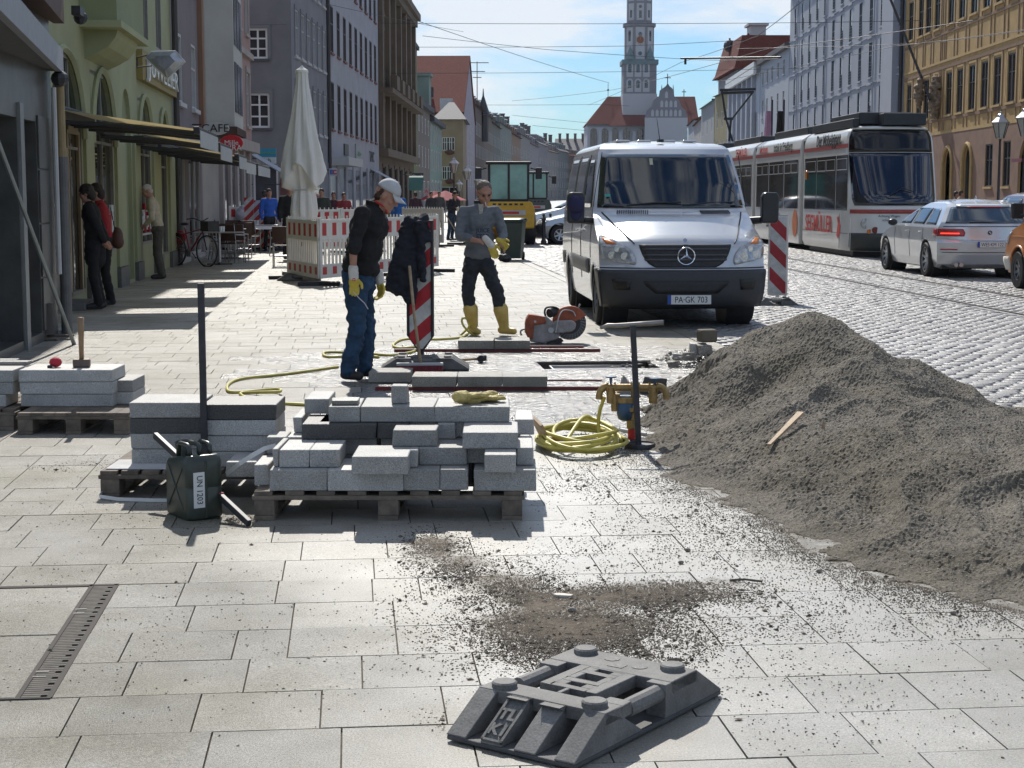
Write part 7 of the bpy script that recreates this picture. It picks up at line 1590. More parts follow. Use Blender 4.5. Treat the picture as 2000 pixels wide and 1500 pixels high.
m_green=wm('plaster_green',(.33,.345,.20)); m_greend=wm('plaster_green_dark',(.24,.27,.15)); m_tile=M('roof_tile_red',(.13,.036,.028),.95,spec=.15,var=.25,scale=4,bump=.8,bscale=9); m_tileb=M('roof_tile_brown',(.09,.055,.045),.9,spec=.2,var=.3,scale=3,bump=.8,bscale=9); m_slate=M('roof_slate',(.10,.10,.11),.78,spec=.35,var=.2,scale=3,bump=.5,bscale=9)
def Ld(px): return 4.07/((1000-px)/3200-.095)          # near left building line
def near(px): d=Ld(px); return (-6.3-.095*(d-23.5),d)
p0=near(97); p1=near(345); base=Vector((p0[0],p0[1],0)); axis=(Vector((p1[0],p1[1],0))-base).normalized()
def u_(px): q=near(px); return (Vector((q[0],q[1],0))-base).dot(axis)
arch=[(.1,u_(138),.75,3.5,0),(u_(140),u_(166),0.05,2.55),(u_(187),u_(228),.62,3.5,1),(u_(247),u_(263),.05,3.45,1,'none'),(u_(277),u_(300),.62,3.35,1),(u_(317),u_(331),.3,3.3,1)]
A_=(u_(97)+.15,u_(169),.68,3.6,1)
ops=[(u_(99),u_(168),.12,3.55,.8,'shop_window',3,2),(u_(187),u_(228),.62,3.5,1,'shop_window',2,2),(u_(247),u_(263),.05,3.45,1,'none'),(u_(277),u_(300),.62,3.4,1,'shop_window',2,2),(u_(318),u_(331),.3,3.3,1,'shop_window',1,2),
     (u_(291),u_(302),4.55,6.8),(u_(316),u_(327),4.55,6.8)]
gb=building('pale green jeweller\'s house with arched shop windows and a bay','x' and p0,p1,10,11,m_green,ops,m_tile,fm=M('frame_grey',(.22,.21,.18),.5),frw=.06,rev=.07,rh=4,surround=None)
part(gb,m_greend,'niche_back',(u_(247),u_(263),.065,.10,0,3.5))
b=MB(); b.box(u_(99)+.05,u_(140),.0,.045,.12,.75); b.obj('stone_parapet',M('grey_marble',(.16,.16,.15),.4,var=.3,scale=5),gb,kind='stuff')
# shop door and window contents
part(gb,M('brass_frame',(.30,.22,.12),.4,.5),'door_frame',(u_(140),u_(140)+.12,-.0,.045,.1,2.5),(u_(162),u_(162)+.12,.0,.045,.1,2.5),(u_(140)+.13,u_(162)-.01,.0,.045,2.45,2.56),kind='stuff')
m_disp=M('display_light',(.55,.6,.62),.4,var=.5,scale=7)
for (a,c) in((u_(102),u_(137)),(u_(190),u_(226)),(u_(279),u_(299))):
    for k in range(8): x=a+(c-a)*(k+.5)/8; part(gb,m_disp if k%3 else m_redc,'displayed_ware',(x-.12,x+.12,.0,.04,.85+.05*(k%3),1.05+.12*(k%4)))
    part(gb,M('display_shelf',(.5,.5,.48),.5),'shelf',(a,c,.0,.045,1.25,1.28),(a,c,.0,.045,.80,.84),kind='stuff')
# arch mouldings
for (pa_,pb_,zt__,k) in((99,168,3.55,.8),(187,228,3.5,1),(277,300,3.4,1),(318,331,3.3,1)):
    u0,u1=u_(pa_),u_(pb_); r=(u1-u0)/2; m=(u0+u1)/2; sp=zt__-r*k; b=MB(); b.tube([(m+(r+.06)*math.cos(t),-.02,sp+(zt__-sp+.06)*math.sin(t)) for t in rng(0,math.pi,18)],.06,5); b.obj('arch_moulding',m_green,gb,kind='stuff')
# bay window with corbel
u0,u1=u_(170),u_(229)
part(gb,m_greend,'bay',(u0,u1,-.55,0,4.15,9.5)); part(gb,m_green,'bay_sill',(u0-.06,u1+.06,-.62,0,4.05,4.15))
b=MB(); b.prism([(0,4.05),(-.50,4.05),(-.47,3.95),(-.35,3.8),(-.18,3.7),(0,3.62)],(u1-u0-.8,0,0),(u0+.4,0,0),ax=(Vector((0,1,0)),Vector((0,0,1)))); b.obj('corbel',m_green,gb)
for px in(165,):
    pass
# pillars between the shop fronts with dark socles
for (a,c) in((170,186),(230,246),(265,276),(302,316),(333,344)): part(gb,m_green,'pilaster',(u_(a),u_(c),-.05,-.002,.35,2.6)); part(gb,M('socle_grey',(.12,.12,.115),.5,var=.2),'socle',(u_(a)-.02,u_(c)+.02,-.07,-.002,0,.34))
part(gb,M('step_stone',(.16,.155,.15),.6),'doorstep',(u_(112),u_(140),-.35,0,0,.10))
# sign board JUWELIER
ub=u_(277); ue=u_(345)
part(gb,M('sign_ochre',(.26,.20,.06),.6),'sign_board',(ub,ue,-.12,-.003,3.72,4.28)); text('sign_lettering','JUWELIER',.55,M('letter_silver',(.75,.75,.72),.35,.4),gb,((ub+ue)/2,-.16,4.0),fr((1,0,0),(0,0,1)),ext=.03,sx=(ue-ub)*.36)
for px in(345.5,): q=near(px); b=MB(); b.cyl((0,0,0),(0,0,11),.07,n=10); b.obj('drainpipe',M('pipe_dark',(.05,.045,.045),.5),gb,loc=(u_(344),-.1,0))
# diamond sign on bracket
dd_=24.7; q=P(322,126,dd_); t=T('diamond_sign','faceted diamond-shaped glass sign hanging out from the green house','sign',q,0)
b=MB(); pr=[(-.29,.10),(-.20,.185),(.16,.195),(.30,.04),(.03,-.21)]; n=len(pr)
def dv(x,y,z): return (x,y,z)
ring=[(x,0,z) for x,z in pr]; inn=[(x*.55,-.07,z*.55+.02) for x,z in pr]; inb=[(x*.55,.07,z*.55+.02) for x,z in pr]
b.add(ring+inn+inb,[(i,(i+1)%n,n+(i+1)%n,n+i) for i in range(n)]+[tuple(range(n,2*n))]+[(i,2*n+i,2*n+(i+1)%n,(i+1)%n) for i in range(n)]+[tuple(range(3*n-1,2*n-1,-1))]); b.obj('faceted_body',M('diamond_glass',(.42,.45,.50),.08,.5,var=.3,scale=6),t)
b=MB(); b.tube([(x,0,z) for x,z in pr],.012,5,closed=True); b.obj('rim',m_ltgrey,t)
w=P(268,112,25.9)-q; w2=P(268,131,25.9)-q; b=MB(); b.tube([w,(-.2,0,.15)],.012,5); b.tube([w2,(-.2,0,-.02)],.012,5); b.tube([w,w2],.012,5); b.obj('bracket',m_grate,t)
# awnings
m_awn=M('awning_beige',(.46,.38,.20),.85,var=.06,bump=.1,bscale=300); _t=m_awn.node_tree; _b=_t.nodes['Principled BSDF']; _tr=_t.nodes.new('ShaderNodeBsdfTranslucent'); _tr.inputs[0].default_value=(.52,.42,.22,1); _mx=_t.nodes.new('ShaderNodeMixShader'); _mx.inputs[0].default_value=.45
_t.links.new(_b.outputs[0],_mx.inputs[1]); _t.links.new(_tr.outputs[0],_mx.inputs[2]); _t.links.new(_mx.outputs[0],_t.nodes['Material Output'].inputs[0])
m_awd=M('awning_arm_dark',(.03,.03,.032),.6); m_val=M('valance_film',(.42,.43,.43),.35,var=.15,scale=6)
def awning(d0,d1,lab,pr=2.0,zw=2.72,zf=2.50,val=True):
    def wl(d): return Vector((-6.3-.095*(d-23.5),d,0))
    a=wl(d0); c=wl(d1); L=(c-a).length; t=T('awning',lab,'awning',a,math.atan2((c-a).y,(c-a).x),'beige awnings over the shop fronts')
    b=MB(); b.add([(0,-.15,zw),(L,-.15,zw),(L,-pr,zf),(0,-pr,zf)],[(0,1,2,3)]); b.obj('fabric',m_awn,t)
    b=MB(); b.box(-.02,L+.02,-.2,0,zw-.12,zw+.06); b.obj('cassette',m_awd,t,bevel=.02)
    b=MB(); b.box(-.02,L+.02,-pr-.06,-pr+.02,zf-.06,zf+.03); b.obj('front_rail',m_awd,t,bevel=.01)
    if val: b=MB(); b.box(0,L,-pr-.075,-pr-.065,zf-.24,zf-.02); b.obj('valance',m_val,t)
    for x in(.12,L-.12,L*.5):
        b=MB(); b.tube([(x,-.12,zw-.16),(x,-pr*.5,zw-.20),(x,-pr+.02,zf-.05)],.03,6); b.obj('arm',m_awd,t)
    return t
for ai_,(d0,d1,lab) in enumerate(((21.9,24.7,'nearest beige awning over the arched jeweller window'),(25.6,27.9,'second beige awning of the green house'),(30.4,32.4,'third beige awning, past the niche of the green house'),(33.1,36.3,'fourth beige awning, at the far end of the green house'),(37.2,42.3,'awning over the cafe tables, farthest of the row'))): awning(d0,d1,lab,pr=[1.93,1.9,1.85,1.8,1.8][ai_],zw=2.70-[0,.06,.1,.14,.14][ai_],zf=2.45-[0,.09,.15,.2,.2][ai_])
# grey stone shop building at the left edge
gx,gy=-5.15,18.55; nd=Vector((-.095,1,0)).normalized(); q0=Vector((gx,gy,0))-nd*7
m_marb=M('marble_panel',(.085,.085,.08),.35,var=.35,scale=2.2,bump=.1); m_soff=M('soffit_grey',(.11,.11,.11),.7,var=.1)
sb=building('grey stone shopfront under a deep canopy at the left edge',q0,(gx,gy),6,4.1,m_marb,[(.3,5.05,.1,2.35,0,'shop_window',3,1),(5.3,6.05,.1,2.35,0,'none')],m_tileb,'flat',rev=.5,fm=m_grate)
part(sb,m_black,'doorway_back',(5.3,6.05,.45,.5,.1,2.35))
AX=(Vector((1,0,0)),Vector((0,1,0)))
b=MB(); b.prism([(-.5,-.003),(7.05,-.003),(7.05,-.06),(-.5,-.82)],(0,0,.1),(0,0,2.95),ax=AX); b.obj('canopy_soffit',m_soff,sb)
b=MB(); b.prism([(-.5,-.825),(7.1,-.065),(7.1,-.13),(-.5,-.90)],(0,0,.26),(0,0,2.93),ax=AX); b.obj('canopy_fascia',M('fascia_pale',(.26,.27,.29),.5),sb)
b=MB(); b.prism([(-.5,-.003),(7.3,-.003),(7.3,-.12),(-.5,-.80)],(0,0,.5),(0,0,3.5),ax=AX); b.prism([(-.5,-.003),(7.4,-.003),(7.4,-.22),(-.5,-.98)],(0,0,.12),(0,0,4.001),ax=AX); b.obj('cornice',M('cornice_brown',(.10,.06,.045),.7),sb,kind='stuff') 
b=MB(); b.cyl((6.98,-.10,0),(6.98,-.10,2.05),.062,n=14); b.obj('drainpipe_lower',M('pipe_grey',(.12,.12,.12),.5,var=.2),sb); b=MB(); b.cyl((6.98,-.10,2.05),(6.98,-.10,2.86),.052,n=14); b.cyl((6.98,-.10,2.0),(6.98,-.10,2.1),.066,n=14); b.obj('drainpipe_upper',M('pipe_ochre',(.30,.22,.11),.6),sb)
b=MB(); b.cyl((6.72,-.08,.7),(6.72,-.08,2.75),.028,n=8); b.obj('cable_pipe',m_ltgrey,sb); b=MB(); b.ball((6.9,-.12,2.86),(.11,.1,.09),8,6); b.obj('ornament',m_grate,sb); b=MB(); b.box(7.3,7.6,-.3,-.2,3.6,3.7); b.ball((7.62,-.25,3.6),.08,8,6); b.obj('spot_lamp',m_grate,sb,kind='stuff')
for k in range(4): b=MB(); b.box(6.1,6.7,-.02,-.003,.12+.58*k,.68+.58*k); b.obj('stone_panel',m_marb,sb,bevel=.004)
part(sb,M('door_post_pale',(.22,.23,.23),.4),'door_post',(5.1,5.28,-.03,.1,.0,2.5))
a=G(145,673); c=P(-12,255,15.1); b=MB(); b.cyl(a,c,.022,n=8); tag(b.obj('leaning_pole',M('galv_pole',(.30,.33,.34),.45,.5)),'long grey metal pole leaning against the stone shopfront','pole')
g=G(85,664); b=MB(); b.lathe([(.125,0),(.118,.03),(.105,.30),(.11,.32),(.095,.325)],n=20); tag(b.obj('iron_bucket',M('cast_dark',(.06,.055,.05),.8,bump=.3),loc=g+Vector((0,0,.075)),auto=40),'dark conical pipe base standing on planks by the drainpipe','pipe base')
for k,(dx,dy,rz,w,z,lab) in enumerate(((-.12,-.1,.0,.62,0,'lowest plank under the dark pipe base'),(.05,.08,.12,.5,.027,'middle plank under the dark pipe base'),(-.22,.15,-.1,.45,.054,'topmost board beside the dark pipe base'))):
    b=MB(); b.box(-w/2,w/2,-.07,.07,0,.025); tag(b.obj('scrap_board',m_wood,loc=(g.x+dx,g.y+dy,z),rz=rz,bevel=.003),lab,'board')
for dx,dy,s in((-.35,.5,1),(-.2,.75,.8)): b=MB(); b.box(-.25*s,.25*s,-.12,.12,0,.05); tag(b.obj('stone_slab_piece',m_slabcut,loc=(g.x+dx,g.y+dy+.0,0),rz=.2*s,bevel=.005),'stone piece lying by the shopfront '+('door' if s==1 else 'corner'),'stone')
# next houses on the left
def line(px,c,k): return c/((1000-px)/3200-k)
def mk(px0,d0,px1,d1): return (-(1000-px0)/3200*d0,d0),(-(1000-px1)/3200*d1,d1)
def zr(y0,y1,d): return tuple(sorted((ZH(y1,d),ZH(y0,d))))
a,c=mk(345,37.1,400,43.2); mv=wm('plaster_mauve',(.20,.17,.18))
t=building('narrow mauve-grey house with dark windows beside the green one',a,c,10,13,mv,lambda L:rows(L,2,1.1,[(3.7,5.3),(6.6,8.4)])+[(.4,2.2,.1,2.6,0,'shop_window',2,1),(3,5.6,.1,2.6,0,'shop_window',2,1)],m_tileb,sill=m_ltgrey,fm=m_ltgrey)
part(t,wm('trim_orange',(.25,.14,.09)),'pilaster',(t['L']-.5,t['L']-.05,-.12,-.002,2.7,12)); part(t,m_ltgrey,'cornice',(0,t['L'],-.3,-.002,2.75,3.0))
a,c=mk(400,43.2,432,48.2); t=building('slim cream and grey stucco house with an oriel next to the pink one',a,c,10,13.5,wm('plaster_cream',(.36,.34,.30)),lambda L:rows(L,1,.9,[(3.8,5.4),(6.4,8.0)]),m_tileb,sill=m_ltgrey)
L=t['L']; part(t,wm('oriel_white',(.50,.50,.47)),'oriel',(L*.3,L*.95,-.75,-.002,3.4,9.5)); part(t,m_tileb,'oriel_cornice',(L*.27,L*.98,-.85,-.002,9.5,9.8),(L*.27,L*.98,-.82,-.002,3.2,3.4),kind='stuff')
for z in(3.8,5.6,7.4):
    for k in range(3): part(t,m_glassb,'oriel_window',(L*(.34+.2*k),L*(.48+.2*k),-.77,-.751,z,z+1.35)); 
a,c=mk(432,48.2,497,58.0); pk=wm('plaster_pink',(.40,.26,.235)); pt_=wm('trim_pinkgrey',(.40,.35,.32))
t=building('faded pink house with shallow window surrounds',a,c,10,14.5,pk,lambda L:rows(L,4,1.0,[(3.9,5.7),(7.0,9.0),(10.3,12)]),m_tileb,surround=pt_,sill=pt_,fm=m_ltgrey)
L=t['L']; part(t,pt_,'cornice',(0,L,-.28,-.002,3.0,3.35)); part(t,pt_,'string_course',(0,L,-.12,-.002,6.2,6.4))
for k in range(5): part(t,pt_,'shop_pier',(L*k/5,L*k/5+.45,-.12,-.002,0,3.0)); part(t,m_glassd,'shop_glass',(L*k/5+.5,L*(k+1)/5-.1,-.05,-.002,.4,2.7))
# grey house with the windowed end wall
gr=wm('plaster_grey',(.20,.20,.207)); gl2=wm('plaster_grey_light',(.23,.235,.26)); x0=XX(497,68); x1=XX(575,68)
d2=79.0; a=(x1,68.0); c=(XX(642,d2),d2)
t=building('tall grey house with a plain end wall and two white windows',a,c,8,19,gl2,lambda L:rows(L,6,.95,[(4.3,6.2),(7.3,9.2),(10.3,12.2),(13.3,15)],off=.6),m_tileb,surround=gl2,sill=m_ltgrey,fm=m_ltgrey,skip='0',rev=.05)
ang=-t.rotation_euler.z; 
inv=Matrix.Rotation(ang,4,'Z'); la=inv@Vector((x0-a[0]-.3,-.05,0)); Lg=x1-x0+.3
facade(t,(la.x,la.y),ang,Lg,19,[(XX(494,68)-x0+.3-.05,XX(532,68)-x0+.3,*zr(250,182,68)),(XX(494,68)-x0+.3-.05,XX(530,68)-x0+.3,*zr(115,55,68)),(.3,1.35,.1,2.8,0,'shop_window',1,1)],gr,rev=.12,nx=2,nz=3,frw=.09,surround=gr,sill=m_slate,name='end_wall')
for z in(3.0,3.35): part(t,M('sign_brownred',(.10,.03,.03),.6),'shop_sign',(4.6,8.5,-.1,-.002,3.0,3.7))
text('shop_lettering','MODE',.5,M('letters_dull',(.35,.3,.28),.6),t,(6.5,-.12,3.35),fr((1,0,0),(0,0,1)),ext=.01)
part(t,m_glassd,'shop_glass',(.3,3.6,-.03,-.002,.4,2.7),(4.2,8,-.03,-.002,.4,2.7),kind='stuff')
# white house
d2=104.5; a=(XX(642.5,79.3),79.3); c=(XX(742,d2),d2); wh=wm('plaster_white',(.40,.41,.455)); 
def wops(L):
    o=[]
    for z0,z1 in((4.75,7.05),(8.45,10.7),(12.1,14.3),(15.6,17.4)): 
        for k in range(9): u=.7+(L-1.4)*(k+.5)/9; o.append((u-.55,u+.55,z0,z1))
    return o
t=building('white house with four long rows of tall dark windows',a,c,10,19.5,wh,wops,m_tileb,sill=M('sill_red',(.22,.08,.06),.7),fm=M('frame_dark',(.06,.045,.04),.5),rev=.05,frw=.06)
L=t['L']
for k in range(7): part(t,m_glassd,'shop_glass',(.5+L*k/7,L*(k+1)/7-.6,-.03,-.002,.4,2.9))
for k in range(8): part(t,wh,'shop_pier',(max(0,L*k/7-.5),min(L,L*k/7+.4),-.08,-.002,0,3.1))
part(t,m_ltgrey,'canopy',(1.0,7.5,-.9,-.002,3.0,3.4)); b=MB(); b.cyl((.05,-.1,2.5),(.05,-.1,19),.09,n=6); b.obj('drainpipe',MC['pipe_dark'],t)
for x,w,s,cc in((6.4,1.7,'BOUTIQUE',(.06,.07,.06)),): part(t,M('sign_dark',cc,.5),'shop_sign',(x,x+w,-.08,-.002,3.6,4.2))
part(t,M('sign_grey',(.32,.34,.36),.5),'shop_sign',(11.6,14.6,-.08,-.002,3.35,4.35)); b=MB(); b.prism([(-1.1,-.1),(-.3,.12),(.4,.05),(1.1,.0),(.4,-.14),(-.4,-.16)],(0,.01,0)); b.obj('sign_print',M('print_green',(.05,.18,.08),.5),t,loc=(13.1,-.1,3.85))
text('shop_lettering','TAVC',.9,m_txtk,t,(20.3,-.06,3.8),fr((1,0,0),(0,0,1)),ext=.01,sx=1.2)
b=MB(); b.add([(0,0,3.1),(3.2,0,3.1),(3.2,-1.5,2.3),(0,-1.5,2.3)],[(0,1,2,3)]); b.obj('shop_awning',M('awning_blue',(.34,.38,.42),.6),t,loc=(19.6,-.02,0),solid=.03)
# brown ornate bank
d2=134; a=(XX(742.5,104.8),104.8); c=(XX(808,d2),d2); br=wm('sandstone_brown',(.17,.13,.09),.2); 
t=building('ornate brown sandstone building with heavy stepped cornices',a,c,12,17.5,br,lambda L:rows(L,6,1.6,[(4.8,7.6),(9.0,12.2),(13.2,14.6)],off=1,end=1)+rows(L,6,2.4,[(.3,3.4)],off=1,end=1),m_slate,'flat',surround=br,sill=br,rev=.12,fm=m_grate)
L=t['L']; part(t,br,'cornice',(-.2,L+.1,-.7,-.002,15.4,15.9),(-.2,L+.1,-.45,-.002,14.9,15.39),(-.1,L+.1,-.6,-.002,4.0,4.5),(-.1,L+.1,-.9,-.002,8.0,8.3),kind='stuff')
for k in range(7): u=.4+(L-.8)*k/6; part(t,br,'pilaster',(u-.45,u+.45,-.3,-.003,4.51,14.88)); part(t,br,'dormer_gable',(u-.8,u+.8,-.5,.5,17.5,18.6+.9*(k%2)))
for k in range(6): u=1+(L-2)*(k+.5)/6; part(t,br,'balcony',(u-1.1,u+1.1,-1.0,-.56,8.31,9.2))
a,c=(XX(809,134.5),134.5),(XX(817,140),140); building('narrow olive house with a roof terrace railing',a,c,10,13.6,wm('plaster_olive',(.20,.21,.10)),lambda L:rows(L,2,1,[(4,6),(8,10)]),m_slate,'flat')
a,c=(XX(817,140.3),140.3),(XX(841,156),156); t=building('low grey-brown house with a bright skylit roof',a,c,9,9.6,wm('plaster_brown',(.21,.18,.155)),lambda L:rows(L,4,1.1,[(4,5.8),(7,8.4)])+rows(L,3,2.4,[(.3,2.8)]),m_tileb,rh=4,eave=m_slate)
for k in range(5): b=MB(); b.box(-.5,.5,-.06,0,0,1.0); b.obj('skylight',m_chrome,t,loc=(1.5+3*k,.9,10.6),rz=(rad(-48),0,0))
a,c=(XX(841,156.3),156.3),(XX(864,175),175); t=building('pale green stucco house with grey shutters far down the street',a,c,9,8.9,wm('plaster_mint',(.26,.36,.30)),lambda L:rows(L,5,1.2,[(3.9,5.7),(6.4,8.1)])+rows(L,4,2.2,[(.3,2.8)]),m_tileb,rh=3.5,surround=m_ltgrey,eave=m_slate)
part(t,wm('copper_green',(.22,.30,.26)),'roof_turret',(2,5,.2,2.8,8.9,12.8),(1.8,5.2,0,3,12.81,13.1),kind='stuff')
# yellow house face on
x0,x1=XX(852,178),XX(905,178); t=building('yellow house facing up the street with flower boxes under its windows',(x0,178),(x1,178),14,9.6,wm('plaster_yellow',(.31,.24,.15)),lambda L:[(L-.9-.55,L-.9,6.3,7.7),(L-1.75,L-1.2,6.3,7.7),(.7,1.2,6.3,7.7),(L-1.75,L-1.2,3.2,4.6),(.7,1.2,3.2,4.6),(.4,2.5,.2,2.4)],m_slate,'hip',rh=2.2,rev=.1,frw=.06)
for x,z in((1.0,6.1),(1.0,3.0)): b=organic('flower_box',[('e',(0,0,0),(.55,.25,.28))],M('flower_leaf',(.05,.07,.03),.8,var=.5,scale=30,col2=(.2,.05,.05)),t,vox=.08,wr=.1,wscale=5); b.location=(x1-x0-1.45 if z>5 else x1-x0-1.45,-.25,z)
# big red roof, lilac gable
a,c=(XX(905,186),186),(XX(928,214),214); t=building('lilac gabled house under a steep red tiled roof',a,c,16,10.6,wm('plaster_lilac',(.38,.35,.40)),lambda L:rows(L,6,1.3,[(2.5,4.2),(5,6.8),(8,9.8)])+[(L*.35,L*.41,12,13.5),(L*.48,L*.54,12,13.5)],m_tile,'gable',rh=7.2)
for k in range(5): b=MB(); b.box(-.5,.5,-.1,.3,0,1.1); b.obj('roof_hatch',m_grate,t,loc=(3.0,4+2.4*k,12.6),rz=(rad(0),0,rad(90)))
part(t,m_ltgrey,'lower_roof_light',(.2,1.4,1.2,2.6,10.7,12.3))
# the long row curving away
cols=[(.16,.12,.10),(.22,.17,.13),(.20,.21,.18),(.26,.30,.27),(.30,.19,.13),(.30,.29,.28),(.32,.31,.34),(.28,.27,.30),(.33,.31,.30),(.25,.27,.28),(.30,.24,.22)]
names=['brown gothic house with a dark spire','tan house with a tall pitched roof','grey house with bright skylights','pale mint house with a big chimney block','salmon house among the distant row','light grey house with dormers','lilac-grey flat-fronted house','grey house with several chimneys','off-white house with a red roof','slate blue house near the street\'s end','rose house closing the left row']
PX=[929,946,961,977,999,1017,1035,1051,1069,1089,1110,1138]; DD=[216,240,264,290,322,352,384,416,446,476,505,530]; EV=[214,226,246,248,266,268,284,283,297,296,305]; RG=[186,205,213,222,240,240,259,256,277,273,290]
for k in range(11):
    d0,d1=DD[k]+.3,DD[k+1]; a,c=(XX(PX[k],d0),d0),(XX(PX[k+1],d1),d1); H=ZH(EV[k],(d0+d1)/2); rh=max(2,ZH(RG[k],(d0+d1)/2)-H); nr=[(3.6+2.9*j,5.3+2.9*j) for j in range(int((H-3.2)/2.9))]
    t=building(names[k]+(' far down the street' if k<6 else ' in the far distance'),a,c,11,H,wm('far_plaster'+str(k),tuple(.72*v for v in cols[k])),lambda L:rows(L,6,1.3,nr)+rows(L,4,3.0,[(.3,2.9)]),[m_tileb,m_slate,m_tileb,m_slate,m_tile,m_slate][k%6],'street',rh,chim=[1,1,2,1,2,2,1,3,1,2,1][k],rev=.03,fm=m_ltgrey)
    L=t['L']
    for j in range(5):
        x=L*(j+.5)/5; yy=1.9; z_=H+rh*yy/5.5; part(t,cols and wm('far_plaster'+str(k),(0,0,0)),'dormer',(x-.7,x+.7,.8,3,z_-.6,z_+1.0)); part(t,m_ltgrey if j%2 else m_chrome,'dormer_roof',(x-.85,x+.85,.6,3.2,z_+1.001,z_+1.12))
d=228; b=MB(); x=XX(943,d); b.lathe([(.7,9),(.75,12.6),(.95,12.8),(.12,15.4),(.05,16.4)],(x,d+6,0),8); tag(b.obj('roof_spire',m_grate),'thin dark spire rising above the brown house','spire')
b=MB(); q=P(932,192,230); b.cyl((q.x,q.y,q.z-1),(q.x,q.y,q.z+5),.06,n=5); 
for z,w in((4.8,1.6),(3.6,1.1),(2.8,.6)): b.box(q.x-w,q.x+w,q.y-.05,q.y+.05,q.z+z,q.z+z+.1)
tag(b.obj('roof_antenna',m_grate),'television antenna on the ridge beyond the lilac gable','antenna')
# distant block closing the street
x0,x1=XX(1085,560),XX(1165,560); building('grey row of roofs closing the street before the church',(x0,560),(x1,560),20,ZH(298,560),wm('far_plaster_end',(.2,.21,.22)),lambda L:rows(L,8,.9,[(4,6),(8,10),(12,14)]),m_slate,'street',5,chim=5)
# ---------------------------------------------------------------- church
DC=500; ch=T('church','white church with red roofs and a tall clock tower closing the view','church',(XX(1248,DC),DC,0)); ox=ch.location.x
def cx(px,d=DC): return XX(px,d)-ox
m_cw=wm('church_white',(.44,.45,.48),.05,.1); m_cg=wm('church_grey',(.20,.20,.23),.1,.1); m_cu=wm('church_copper',(.13,.2,.22))
zE=ZH(243,DC); zR=ZH(184,DC)
facade(ch,(cx(1146),0),0,cx(1340)-cx(1146),zE,[(cx(p)-cx(1146)-1.0,cx(p)-cx(1146)+1.0,4,ZH(250,DC),1) for p in(1158,1180,1199,1222,1249,1280,1317)],m_cw,rev=.8,nx=2,nz=3,frw=.15,fm=m_cg)
for p in(1170,1190,1210,1236,1264,1298,1336): part(ch,m_cw,'buttress',(cx(p)-.5,cx(p)+.5,-1.4,-.01,0,zE-2))
part(ch,m_cw,'side_wall',(cx(1146),cx(1147),0.01,24,0,zE)); part(ch,m_cg,'eave_band',(cx(1145),cx(1341),-.5,-.01,zE-.6,zE))
b=MB(); W0,W1=cx(1143),cx(1362); b.add([(W0,-1,zE),(W1,-1,zE),(W1,24,zE),(W0,24,zE),(cx(1189),12,zR),(W1,12,zR)],[(0,1,5,4),(2,3,4,5),(3,0,4),(1,2,5),(3,2,1,0)]); b.obj('roof',m_tile,ch)
b=MB(); b.add([(cx(1186),-3.5,zE-.5),(cx(1262),-3.5,zE-.5),(cx(1262),10,zR-1),(cx(1222),10,zR-1)],[(0,1,2,3)]); b.add([(cx(1186),-3.5,zE-.5),(cx(1222),10,zR-1),(cx(1200),10,zE-.5)],[(0,1,2)]); b.obj('roof',m_tile,ch)
# transept gable
gx0,gx1=cx(1255),cx(1337); gm=cx(1298); zg=ZH(231,DC); za=ZH(167,DC)
prof=[(gx0,zg),(gx0+.6,zg+2.0),(gx0+2.0,zg+3.4),(gx0+2.6,zg+5.2),(gx0+4.2,zg+6.4),(gx0+4.4,zg+8),(gm-1.3,za-1),(gm,za),(gm+1.3,za-1),(gx1-4.4,zg+8),(gx1-4.2,zg+6.4),(gx1-2.6,zg+5.2),(gx1-2.0,zg+3.4),(gx1-.6,zg+2),(gx1,zg)]
b=MB(); b.prism(prof,(0,.8,0),(0,-4.0,0)); b.obj('gable',m_cg,ch); part(ch,m_cw,'transept_wall',(gx0,gx1,-4.0,-3.2,0,zg-.01))
for i in range(9):
    x=gx0+.9+(gx1-gx0-1.8)*(i+.0)/8; hh=max(1.2,(za-zg)*(1-abs(x-gm)/(gx1-gm))*.82)
    k=0; z=zg+.4
    while z<zg+hh-1.2:
        b=MB(); b.prism([(-.42,0),(.42,0),(.42,1.5),(0,2.1),(-.42,1.5)],(0,.06,0)); b.obj('blind_arch',m_cw,ch,loc=(x,-4.07,z)); 
        z+=2.7
b=MB(); 
b.tube([(gm-.9,-4.2,za-1.5),(gm,-4.2,za+.3),(gm+.9,-4.2,za-1.5)],.25,5); b.obj('gable_cap',m_cu,ch)
def cross(x,z,h,y=-3.6):
    b=MB(); b.box(x-.12,x+.12,y-.1,y+.1,z,z+h); b.box(x-h*.3,x+h*.3,y-.1,y+.1,z+h*.6,z+h*.6+.24); b.obj('cross',m_grate,ch)
cross(gm,za,3.2); cross(cx(1340),zR,2.2,12); 
b=MB(); b.cyl((cx(1190),12,zR),(cx(1190),12,zR+4),.08,n=5); b.ball((cx(1190),12,zR+2),.35,8,6); b.obj('finial',m_grate,ch)
for p in(1287,1309): b=MB(); b.cyl((cx(p),-3.6,za-3.4),(cx(p),-3.6,za+.0),.35,.05,6); b.obj('pinnacle',m_cg,ch)
